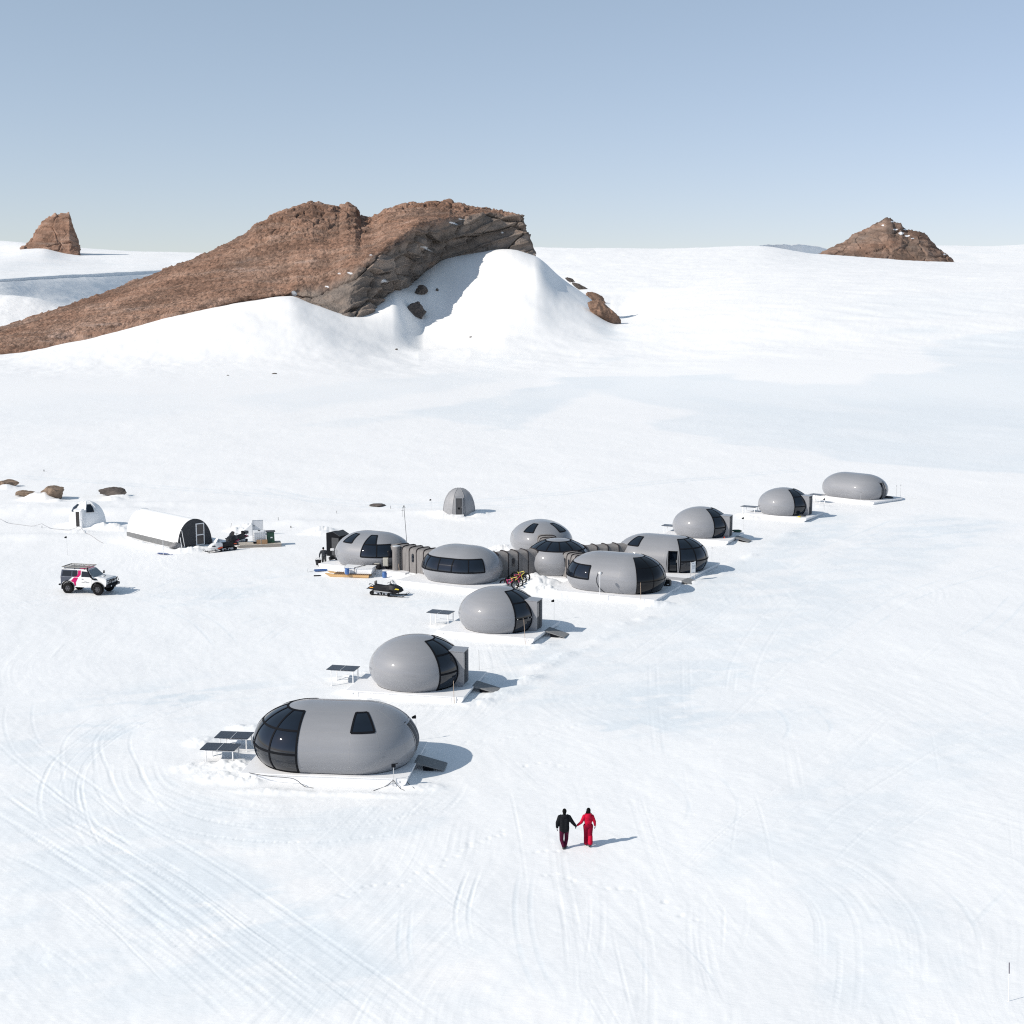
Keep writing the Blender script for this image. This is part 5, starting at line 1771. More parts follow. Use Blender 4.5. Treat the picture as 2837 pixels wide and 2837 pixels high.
def build_couple():
    fwd = Vector((0, 1, 0))
    # ---------------- man
    p = gp(1563, 2350)
    label = "man in a black hooded jacket and burgundy trousers, holding the red-suited woman's hand"
    b = MB()
    hips = [Vector((-0.10, 0, 0.92)), Vector((0.10, 0, 0.92))]
    knees = [Vector((-0.115, -0.01, 0.50)), Vector((0.10, 0.10, 0.50))]
    ank = [Vector((-0.035, -0.09, 0.085)), Vector((0.055, 0.02, 0.10))]
    neck = Vector((0, 0.01, 1.49)); hc = Vector((0.005, 0.03, 1.66))
    sh = [Vector((-0.20, 0, 1.42)), Vector((0.20, 0, 1.42))]
    elb = [Vector((-0.30, -0.02, 1.16)), Vector((0.35, 0.02, 1.18))]
    wri = [Vector((-0.31, 0.03, 0.93)), Vector((0.485, 0.10, 0.99))]
    limb(b, [Vector((0, 0, 0.95)), Vector((0, 0, 1.18)), Vector((0, 0, 1.38)), neck], [0.10, 0.10, 0.10, 0.05])
    limb(b, [neck, hc], [0.055, 0.055])
    head(b, hc, fwd)
    for k in (0, 1):
        limb(b, [hips[k], knees[k], ank[k]], [0.085, 0.06, 0.045])
        limb(b, [sh[k], elb[k], wri[k]], [0.06, 0.045, 0.032])
    man = remeshed(b, 'person', M_SKIN, None, 0.014, 2)
    man.location = p
    tag(man, label, 'person')
    eyes(man, hc, fwd)
    h = MB().ell(hc + Vector((0, -0.016, 0.022)), (0.094, 0.104, 0.118), 18, 12)
    h.ell(hc + Vector((0, -0.045, -0.06)), (0.075, 0.06, 0.07), 14, 8)
    h.build('hair', M_HAIR, man)
    t = MB()
    for k in (0, 1):
        limb(t, [hips[k] + Vector((0, 0, 0.02)), knees[k] + Vector((0, 0, 0.1)), knees[k] - Vector((0, 0, .1)), ank[k] + Vector((0, 0, 0.05))], [0.125, 0.098, 0.088, 0.075])
    limb(t, [Vector((-0.06, 0, 0.95)), Vector((0.06, 0, 0.95))], [0.14, 0.14])
    remeshed(t, 'trousers', M_TROUSER, man, 0.013, 2)
    j = MB()
    limb(j, [Vector((-0.06, 0, 0.90)), Vector((0.06, 0, 0.90))], [0.152, 0.152])
    for q in (-0.075, 0, 0.075):
        limb(j, [Vector((q, 0, 0.86)), Vector((q, 0, 1.1)), Vector((q * 1.25, 0, 1.36))], [0.145, 0.142, 0.14])
    limb(j, [sh[0] + Vector((0.05, 0, 0)), Vector((0, -0.01, 1.46)), sh[1] - Vector((0.05, 0, 0))], [0.10, 0.095, 0.10])
    for k in (0, 1):
        limb(j, [sh[k], elb[k], wri[k] + (elb[k] - wri[k]) * .12], [0.098, 0.082, 0.062])
    # quilting bulges
    for z in np.arange(0.84, 1.40, 0.085):
        for q in (-0.07, 0.07):
            j.ell((q * 1.15, -0.02, z), (0.135, 0.142, 0.048), 14, 6)
    remeshed(j, 'jacket', M_JACKET, man, 0.013, 2)
    hd = MB()
    hd.ell((0, -0.075, 1.475), (0.155, 0.095, 0.07), 18, 8)
    hd.tube([(-0.185, -0.02, 1.535), (-0.10, -0.085, 1.515), (0, -0.105, 1.51), (0.10, -0.085, 1.515), (0.165, -0.02, 1.545)], [0.022, 0.042, 0.048, 0.042, 0.03], 8)
    remeshed(hd, 'hood', M_JACKET, man, 0.012, 2)
    for k in (0, 1):
        bt = MB()
        a = ank[k]
        limb(bt, [a + Vector((0, 0, 0.06)), Vector((a.x, a.y, 0.06))], [0.062, 0.055])
        limb(bt, [Vector((a.x, a.y - 0.05, 0.05)), Vector((a.x, a.y + 0.17, 0.048))], [0.05, 0.045])
        remeshed(bt, 'boot', M_BOOT, man, 0.01, 1)
    hand(man, wri[0], (wri[0] - elb[0]), (-1, 0, 0.1), M_PLAS, 0.55, 1)
    hand(man, wri[1] - Vector((0.01, 0.0, 0.0)), (0.42, 0.25, -0.75), (1, -.2, .3), M_PLAS, 1.0, -1)
    # ---------------- woman
    p2 = gp(1629, 2343.5)
    b = MB()
    hips = [Vector((-0.095, 0, 0.92)), Vector((0.095, 0, 0.92))]
    knees = [Vector((-0.085, 0.10, 0.50)), Vector((0.09, -0.01, 0.49))]
    ank = [Vector((-0.07, 0.10, 0.10)), Vector((0.08, -0.12, 0.17))]
    neck = Vector((0, 0.01, 1.43)); hc = Vector((0.01, 0.02, 1.61))
    sh = [Vector((-0.17, 0, 1.36)), Vector((0.17, 0, 1.36))]
    elb = [Vector((-0.27, 0.02, 1.13)), Vector((0.275, -0.03, 1.13))]
    base = Vector((p.x, p.y, p.z)) + wri[1] - Vector((p2.x, p2.y, p2.z))
    wri2 = [base + Vector((0.085, 0.03, 0.0)), Vector((0.30, 0.03, 0.93))]
    # forearm reaches the man's hand
    L = (wri2[0] - sh[0])
    elb[0] = sh[0] + L * 0.5 + Vector((0.02, -0.02, -0.06))
    limb(b, [Vector((0, 0, 0.95)), Vector((0, 0, 1.14)), Vector((0, 0, 1.32)), neck], [0.10, 0.085, 0.09, 0.045])
    limb(b, [neck, hc], [0.048, 0.048])
    head(b, hc, Vector((-0.12, 1, 0)), 0.95)
    for k in (0, 1):
        limb(b, [hips[k], knees[k], ank[k]], [0.085, 0.06, 0.045])
        limb(b, [sh[k], elb[k], wri2[k]], [0.05, 0.04, 0.028])
    wo_ = remeshed(b, 'person', M_SKIN, None, 0.014, 2)
    wo_.location = p2
    tag(wo_, 'woman in a bright red hooded ski suit, walking hand in hand', 'person')
    eyes(wo_, hc, Vector((-0.12, 1, 0)))
    h = MB().ell(hc + Vector((0, -0.014, 0.02)), (0.096, 0.105, 0.118), 18, 12)
    for x, y, z, r_ in ((-0.055, -0.045, -0.07, .07), (0.03, -0.06, -0.07, .07), (-0.095, -0.04, -0.15, .05), (-0.13, -0.035, -0.23, .035)):
        h.ell(hc + Vector((x, y, z)), (r_, r_ * .8, r_ * 1.25), 14, 8)
    remeshed(h, 'hair', M_HAIR, wo_, 0.012, 1)
    t = MB()
    for k in (0, 1):
        kk = knees[k]
        limb(t, [hips[k], kk + Vector((0, 0, .1)), kk - Vector((0, 0, .1)), ank[k] + Vector((0, 0, 0.02))], [0.128, 0.102, 0.098, 0.112])
    limb(t, [Vector((-0.045, 0, 0.93)), Vector((0.045, 0, 0.93))], [0.138, 0.138])
    limb(t, [Vector((0, 0, 0.95)), Vector((0, 0, 1.10))], [0.14, 0.112])
    remeshed(t, 'trousers', M_SUITD, wo_, 0.013, 2)
    sh_p = MB()
    limb(sh_p, [knees[1] - Vector((-0.012, 0.022, .03)), ank[1] + Vector((0.012, -0.022, 0.04))], [0.098, 0.108])
    remeshed(sh_p, 'trouser_leg', M_SUIT, wo_, 0.013, 2)
    j = MB()
    for q in (-0.06, 0.06):
        limb(j, [Vector((q * 0.6, 0, 1.03)), Vector((q, 0, 1.18)), Vector((q * 1.1, 0, 1.31))], [0.118, 0.125, 0.12])
    limb(j, [sh[0] + Vector((0.04, 0, 0)), Vector((0, -0.01, 1.40)), sh[1] - Vector((0.04, 0, 0))], [0.088, 0.085, 0.088])
    for k in (0, 1):
        limb(j, [sh[k], elb[k], wri2[k] + (elb[k] - wri2[k]) * .08], [0.088, 0.068, 0.048])
    for z in (1.1, 1.17, 1.24):
        j.ell((0, -0.025, z), (0.165, 0.13, 0.05), 16, 6)
    remeshed(j, 'jacket', M_SUIT, wo_, 0.013, 2)
    hd = MB().ell((0, -0.085, 1.36), (0.14, 0.09, 0.13), 18, 10)
    hd.tube([(-0.13, 0.0, 1.46), (-0.09, -0.075, 1.47), (0, -0.10, 1.46), (0.09, -0.075, 1.47), (0.14, 0.0, 1.46)], [0.03, 0.05, 0.055, 0.05, 0.03], 8)
    remeshed(hd, 'hood', M_SUIT, wo_, 0.012, 2)
    fr = MB()
    rr = random.Random(4)
    for k in range(26):
        a = R(-20 + 220 * k / 25)
        c = Vector((0.145 * math.cos(a) if k else .14, -0.04 - 0.05 * math.sin(a), 1.49 + rr.uniform(-.015, .02)))
        fr.cyl(c, c + Vector((rr.uniform(-.02, .03), rr.uniform(-.03, .01), rr.uniform(0.01, .05))), 0.012, 0.002, 5)
    fr.build('fur_trim', M_SUITD, wo_)
    for k in (0, 1):
        bt = MB(); a = ank[k]
        if k == 0:
            limb(bt, [a, Vector((a.x, a.y, 0.06))], [0.06, 0.055])
            limb(bt, [Vector((a.x, a.y - 0.04, 0.05)), Vector((a.x, a.y + 0.16, 0.047))], [0.049, 0.045])
        else:
            limb(bt, [a, a + Vector((-0.02, -0.03, -0.10))], [0.06, 0.055])
            limb(bt, [a + Vector((-0.02, -0.04, -0.105)), a + Vector((-0.01, 0.15, -0.125))], [0.05, 0.044])
        remeshed(bt, 'boot', M_BOOT, wo_, 0.01, 1)
    hand(wo_, wri2[0], (wri2[0] - elb[0]), (0, .2, 1), M_PLAS, 1.0, 1, 0.9)
    hand(wo_, wri2[1], (wri2[1] - elb[1]), (1, 0, 0.1), M_PLAS, 0.6, -1, 0.9)


def build_worker():
    p = gp(898, 1567.5)
    b = MB()
    hips = [Vector((-0.10, 0, 0.90)), Vector((0.10, 0, 0.90))]
    knees = [Vector((-0.12, 0.03, 0.50)), Vector((0.12, 0.06, 0.50))]
    ank = [Vector((-0.13, -0.03, 0.09)), Vector((0.14, 0.0, 0.09))]
    neck = Vector((-0.05, 0.10, 1.45)); hc = Vector((-0.07, 0.16, 1.60))
    sh = [Vector((-0.25, 0.06, 1.36)), Vector((0.17, 0.06, 1.38))]
    elb = [Vector((-0.38, -0.02, 1.10)), Vector((0.27, 0.08, 1.12))]
    wri = [Vector((-0.40, -0.08, 0.84)), Vector((0.24, 0.28, 0.98))]
    limb(b, [Vector((0, 0, 0.95)), Vector((-.02, 0.03, 1.16)), Vector((-.04, 0.08, 1.34)), neck], [0.10, 0.09, 0.09, 0.05])
    limb(b, [neck, hc], [0.05, 0.05])
    head(b, hc, Vector((-.1, 1, 0)))
    for k in (0, 1):
        limb(b, [hips[k], knees[k], ank[k]], [0.09, 0.06, 0.045])
        limb(b, [sh[k], elb[k], wri[k]], [0.055, 0.042, 0.03])
    o = remeshed(b, 'person', M_SKIN, None, 0.016, 2)
    o.location = p
    tag(o, 'person in dark clothes carrying a black basket beside the black cabinet', 'person')
    eyes(o, hc, Vector((-.1, 1, 0)))
    MB().ell(hc + Vector((0, -0.008, 0.02)), (0.10, 0.112, 0.122), 16, 10).build('hat', M_JACKET, o)
    t = MB()
    for k in (0, 1):
        limb(t, [hips[k], knees[k], ank[k]], [0.128, 0.098, 0.08])
    limb(t, [Vector((-.05, 0, .95)), Vector((.05, 0, .95))], [.145, .145])
    remeshed(t, 'trousers', M_DGREY, o, 0.015, 2)
    j = MB()
    for q in (-0.07, 0.07):
        limb(j, [Vector((q, 0, 0.92)), Vector((q - .02, 0.03, 1.14)), Vector((q - .04, 0.07, 1.34))], [0.145, 0.14, 0.135])
    limb(j, [sh[0] + Vector((.04, 0, 0)), neck - Vector((0, 0, .05)), sh[1] - Vector((.04, 0, 0))], [.09, .085, .09])
    for k in (0, 1):
        limb(j, [sh[k], elb[k], wri[k] + (elb[k] - wri[k]) * .1], [0.095, 0.078, 0.058])
    remeshed(j, 'jacket', mat('navy_work_jacket', (0.014, 0.018, 0.027), 0.7, var=.3, bump=.4), o, 0.015, 2)
    for k in (0, 1):
        bt = MB(); a = ank[k]
        limb(bt, [a + Vector((0, 0, .04)), Vector((a.x, a.y, 0.06))], [0.062, 0.055])
        limb(bt, [Vector((a.x, a.y - 0.05, 0.05)), Vector((a.x, a.y + 0.17, 0.048))], [0.05, 0.045])
        remeshed(bt, 'boot', M_BOOT, o, 0.012, 1)
    hand(o, wri[0], (wri[0] - elb[0]), (-1, 0, 0.2), M_PLAS, 0.9, 1)
    hand(o, wri[1], (wri[1] - elb[1]), (1, 0, 0.3), M_PLAS, 0.7, -1)
    # basket held in the hand
    q = p + wri[0] + Vector((-0.10, -0.11, -0.72))
    bk = thing('basket', 'round black basket held by the person beside the black cabinet', 'basket', (q.x, q.y, q.z), 0)
    mb = MB()
    rings = []
    for z, r_ in ((0.0, .20), (0.02, .21), (0.42, .285), (0.46, .295), (0.46, .272), (0.42, .265), (0.04, .19)):
        rings.append([Vector((r_ * math.cos(a), r_ * math.sin(a), z)) for a in np.linspace(0, 2 * math.pi, 24, endpoint=False)])
    mb.loft(rings).build('bucket_body', M_PLAS, bk, angle=50)
    MB().tube([(0.27 * math.cos(a), 0.02, 0.44 + 0.22 * math.sin(a)) for a in np.linspace(0, math.pi, 12)], 0.012, 6).build('handle', M_PLAS, bk)


# ------------------------------------------------------------------ truck
def build_truck():
    p = gp(246.5, 1640)
    root = thing('off_road_truck', 'white, slate and magenta off-road truck with a roof rack and big black tyres', 'truck', p, R(-13))
    HW = 0.86

    def arch(cx, r, z0):
        return [(cx + r * math.cos(a), z0 + r * math.sin(a)) for a in np.linspace(math.pi, 0, 10)]
    wb = 1.365
    low = 0.66
    pts = [(-2.06, low + .06)] + [(-wb - .56, low)] + [(x, max(z, low)) for x, z in arch(-wb, .55, .52)] + [(-wb + .56, low)]
    pts += [(wb - .56, low)] + [(x, max(z, low)) for x, z in arch(wb, .55, .52)] + [(wb + .56, low), (2.12, low + .12), (2.14, 1.24), (2.08, 1.33), (0.92, 1.42), (-2.06, 1.42), (-2.10, 1.3)]
    MB().prism(pts, -HW, HW).build('body', M_CARW, root, bevel=0.035, angle=30)
    # bonnet crown and scoop
    MB().prism([(0.95, 1.40), (2.02, 1.32), (2.06, 1.36), (1.5, 1.43), (0.95, 1.46)], -0.70, 0.70).build('bonnet', M_CARW, root, bevel=0.03)
    MB().prism([(1.12, 1.44), (1.50, 1.41), (1.50, 1.47), (1.20, 1.50)], -0.16, 0.22).build('air_scoop', M_CARW, root, bevel=.01)
    MB().box((1.515, 0.03, 1.445), (0.02, 0.30, 0.04)).build('scoop_mouth', M_BLACK, root, smooth=False)
    # cabin

    def rect(x0, x1, hw, z):
        return [Vector((x0, -hw, z)), Vector((x1, -hw, z)), Vector((x1, hw, z)), Vector((x0, hw, z))]
    ht = 2.08
    cab = MB().loft([rect(-2.07, 0.98, HW - .01, 1.40), rect(-1.98, 0.34, 0.74, ht - .06), rect(-1.90, 0.24, 0.68, ht)])
    cab.build('cabin', M_CARW, root, bevel=0.035, angle=30)

    def side_pt(x, z, s, off=0.012):
        t = (z - 1.40) / (ht - .06 - 1.40)
        y = (HW - .01) + (0.74 - (HW - .01)) * t
        return (x, s * (y + off), z)

    def side_panel(poly, s, m, name, parent, off=0.012, cabin=True):
        mb = MB()
        n = len(poly)
        a = [side_pt(x, z, s, off) if cabin else (x, s * (HW + off), z) for x, z in poly]
        b = [side_pt(x, z, s, off - .03) if cabin else (x, s * (HW + off - .03), z) for x, z in poly]
        mb.add(a + b, [tuple(range(n)), tuple(range(2 * n - 1, n - 1, -1))] + [(i, n + i, n + (i + 1) % n, (i + 1) % n) for i in range(n)])
        return mb.build(name, m, parent, smooth=False)
    for s in (-1, 1):
        # slate rear quarter
        side_panel([(-2.04, 0.74), (-1.93, 0.74), (-1.92, .9), (-1.75, 1.05), (-1.36, 1.10), (-1.02, 1.36), (-1.02, 1.415), (-2.05, 1.415)], s, M_CARD, 'rear_quarter_panel', root, .006, False)
        side_panel([(-2.05, 1.41), (-0.72, 1.41), (-0.52, 1.62), (-0.52, 2.0), (-1.97, 2.0)], s, M_CARD, 'rear_cabin_panel', root, .006)
        # white flash and magenta stripe
        side_panel([(-1.20, 1.10), (-1.08, 1.10), (-0.80, 1.39), (-0.92, 1.39)], s, M_CARW, 'white_flash', root, .012, False)
        side_panel([(-1.10, 1.07), (-0.86, 0.98), (-0.72, 0.70), (-0.64, 0.70), (-0.66, .95), (-0.42, 1.39), (-0.80, 1.39)], s, M_PINK, 'magenta_stripe', root, .014, False)
        side_panel([(-0.80, 1.42), (-0.40, 1.42), (-0.20, 1.62), (-0.20, 1.98), (-0.46, 1.98), (-0.46, 1.66)], s, M_PINK, 'magenta_stripe', root, .010)
        # windows
        side_panel([(-1.92, 1.48), (-1.08, 1.48), (-1.06, 1.92), (-1.84, 1.92)], s, M_CARGLASS, 'rear_window', root, .018)
        side_panel([(-0.98, 1.48), (-0.60, 1.48), (-0.50, 1.62), (-0.50, 1.92), (-0.96, 1.92)], s, M_CARGLASS, 'middle_window', root, .018)
        w_ = side_panel([(-0.14, 1.46), (0.74, 1.46), (0.38, 1.90), (-0.12, 1.92)], s, M_CARGLASS, 'front_window', root, .016)
        # door outline, handle, small emblem and lettering
        d = side_panel([(-0.38, 0.74), (0.80, 0.74), (0.80, 1.38), (-0.16, 1.38), (-0.38, 1.22)], s, M_CARW, 'door', root, .010, False)
        MB().box((-0.02, s * (HW + .02), 1.28), (0.16, 0.03, 0.035)).build('handle', M_BLACK, d, smooth=False)
        e = MB()
        for k in (-1, 1):
            e.prism([(0.24, 1.10), (0.24 + k * .07, 1.135), (0.24 + k * .10, 1.125), (0.24 + k * .04, 1.085)], s * (HW + .012), s * (HW + .016))
        e.build('emblem', M_DGREY, d, smooth=False)
        cu = bpy.data.curves.new('lettering', 'FONT')
        cu.body = 'WHITE DESERT'; cu.size = 0.105; cu.align_x = 'CENTER'; cu.extrude = 0.001
        cu.materials.append(M_DGREY)
        tx = bpy.data.objects.new('lettering', cu); COL.objects.link(tx)
        tx.parent = d
        tx.location = (0.24, s * (HW + .0145), 0.97)
        tx.rotation_euler = (R(90), 0, 0 if s < 0 else R(180))
        bpy.context.view_layer.update()
        lm = bpy.data.meshes.new_from_object(tx.evaluated_get(bpy.context.evaluated_depsgraph_get()))
        to = bpy.data.objects.new('lettering', lm); COL.objects.link(to)
        to.parent = d; to.location = tx.location; to.rotation_euler = tx.rotation_euler
        bpy.data.objects.remove(tx); to.name = 'lettering'
        # flares
        for cx in (-wb, wb):
            f = MB()
            ring = lambda r_, y: [Vector((cx + r_ * math.cos(a), y, .52 + r_ * math.sin(a))) for a in np.linspace(R(195), R(-15), 18)]
            f.loft([ring(.56, s * (HW - .02)), ring(.60, s * (HW + .10)), ring(.53, s * (HW + .11)), ring(.52, s * (HW - .02))], caps=False, closed=False)
            f.build('wheel_flare', M_RUB, root)
        MB().prism([(-0.78, .60), (0.78, .60), (0.78, .66), (-0.78, .66)], s * HW - .06, s * HW + .06).build('sill_step', M_CARW, root, bevel=.01)
        # headlight
        MB().ell((2.13, s * 0.60, 1.12), (0.05, 0.12, 0.10), 14, 8).build('headlight', mat('headlamp', (.55, .57, .6), .15, spec=.8), root)
        MB().tube([(0.78, s * .82, 1.48), (0.84, s * 1.02, 1.52)], .02, 6).build('mirror_arm', M_BLACK, root)
        MB().box((0.86, s * 1.05, 1.58), (0.08, 0.14, 0.24)).build('mirror', M_BLACK, root, bevel=.02)
        MB().box((-2.085, s * .72, 1.02), (0.03, .14, .28)).build('tail_light', M_PINK, root, smooth=False)
    # windscreen and rear glass
    ws = MB()
    ws.add([(0.93, -.72, 1.47), (0.93, .72, 1.47), (0.41, .63, 1.98), (0.41, -.63, 1.98), (.9, -.72, 1.45), (.9, .72, 1.45), (.38, .63, 1.96), (.38, -.63, 1.96)],
           [(0, 1, 2, 3), (7, 6, 5, 4), (0, 4, 5, 1), (1, 5, 6, 2), (2, 6, 7, 3), (3, 7, 4, 0)])
    ws.v = [(x + .035, y, z + .015) for x, y, z in ws.v]
    ws.build('windscreen', M_CARGLASSL, root, smooth=False)
    # roof front magenta band
    MB().prism([(-0.42, ht + .004), (0.20, ht + .004), (0.32, ht - .045), (0.20, ht + .012), (-0.42, ht + .012)], -.66, .66).build('roof_band', M_PINK, root, smooth=False)
    MB().box((-1.2, 0, ht + .006), (1.4, 1.3, .012)).build('roof_panel', M_CARD, root, smooth=False)
    # rack
    rk = thing('x', '', '', (0, 0, 0)); bpy.data.objects.remove(rk)
    z = ht + 0.13
    rack = MB()
    for y in np.linspace(-.72, .72, 6):
        rack.box((-0.80, y, z), (2.3, 0.025, 0.03))
    for x in np.linspace(-1.93, .33, 6):
        rack.box((x, 0, z - .028), (0.035, 1.50, 0.025))
    for s in (-1, 1):
        rack.box((-0.80, s * .74, z + .012), (2.34, 0.04, 0.05))
    for x in (-1.96, .36):
        rack.box((x, 0, z + .012), (0.04, 1.44, 0.05))
    ro = rack.build('roof_rack', mat('rack_metal', (.30, .29, .27), .5, metal=.3), root, smooth=False)
    ft = MB()
    for x in (-1.7, -.8, .1):
        for s in (-1, 1):
            ft.tube([(x, s * .73, z), (x, s * .70, ht - .06)], .02, 6)
    ft.build('rack_foot', M_BLACK, ro)
    # snorkel on the camera side
    MB().tube([(1.30, -HW - .02, 1.30), (0.95, -HW - .06, 1.32), (.80, -HW - .03, 1.45), (.42, -.80, 2.02), (.40, -.79, 2.16), (.48, -.79, 2.2)], [.055, .06, .055, .045, .05, .06], 8).build('snorkel', M_BLACK, root)
    # nose
    MB().box((2.145, 0, 1.12), (0.03, 0.92, .24)).build('grille', M_BLACK, root, bevel=.01)
    gl = MB()
    for zz in (1.05, 1.12, 1.19):
        gl.box((2.165, 0, zz), (.015, .86, .02))
    gl.build('grille_bar', M_STEEL, root, smooth=False)
    MB().prism([(2.10, .60), (2.38, .66), (2.40, .86), (2.12, .90)], -.90, .90).build('bumper', M_BLACK, root, bevel=.03)
    bb = MB()
    for s in (-1, 1):
        bb.tube([(2.34, s * .42, .84), (2.40, s * .42, 1.22), (2.30, s * .44, 1.30)], .03, 8)
        bb.tube([(2.36, s * .44, 1.0), (2.34, s * .80, 1.02), (2.22, s * .88, 1.16), (2.22, s * .84, 1.26), (2.34, s * .46, 1.27)], .025, 8)
    bb.tube([(2.39, -.42, 1.22), (2.39, .42, 1.22)], .03, 8)
    bb.build('bull_bar', M_BLACK, root)
    for s in (-1, 1):
        MB().cyl((2.38, s * .55, .77), (2.42, s * .55, .77), .055).build('fog_lamp', mat('headlamp', (.55, .57, .6), .15), root)
    MB().box((-2.18, 0, .72), (.22, 1.66, .12)).build('rear_step', M_BLACK, root, bevel=.02)
    MB().cyl((-2.10, -.1, 1.2), (-2.30, -.1, 1.2), .40, n=24).build('spare_wheel', M_RUB, root, bevel=.03)
    MB().box((0, 0, .62), (3.6, 1.0, .14)).build('chassis', M_BLACK, root, smooth=False)
    for cx in (-wb, wb):
        MB().cyl((cx, -.8, .47), (cx, .8, .47), .06).build('axle', M_BLACK, root)
        for s in (-1, 1):
            w0 = MB()
            y0, y1 = s * .72, s * 1.02
            prof = [(.30, y0), (.40, y0), (.46, y0 + s * .03), (.475, y0 + s * .08), (.475, y1 - s * .08), (.46, y1 - s * .03), (.40, y1), (.28, y1), (.27, y1 - s * .05)]
            n = 36
            rings = [[Vector((cx + (r_ + (.012 if (i % 2 and .44 < r_) else 0)) * math.cos(2 * math.pi * i / n), y, .47 + (r_ + (.012 if (i % 2 and .44 < r_) else 0)) * math.sin(2 * math.pi * i / n))) for i in range(n)] for r_, y in prof]
            wh = w0.loft(rings).build('wheel', M_RUB, root)
            rm = MB().cyl((cx, s * .9, .47), (cx, s * .985, .47), .265, n=24)
            rim = rm.build('rim', mat('dark_alloy', (.035, .036, .04), .4, metal=.5), wh, bevel=.01)
            sp = MB()
            for k in range(6):
                a = math.pi / 3 * k
                sp.box((cx + .14 * math.cos(a), s * .99, .47 + .14 * math.sin(a)), (.2, .02, .045), Matrix.Rotation(-a, 3, 'Y'))
            sp.cyl((cx, s * .98, .47), (cx, s * 1.02, .47), .06)
            sp.build('hub', M_STEEL if cx > 9 else mat('alloy_grey', (.12, .12, .13), .4, metal=.5), wh)


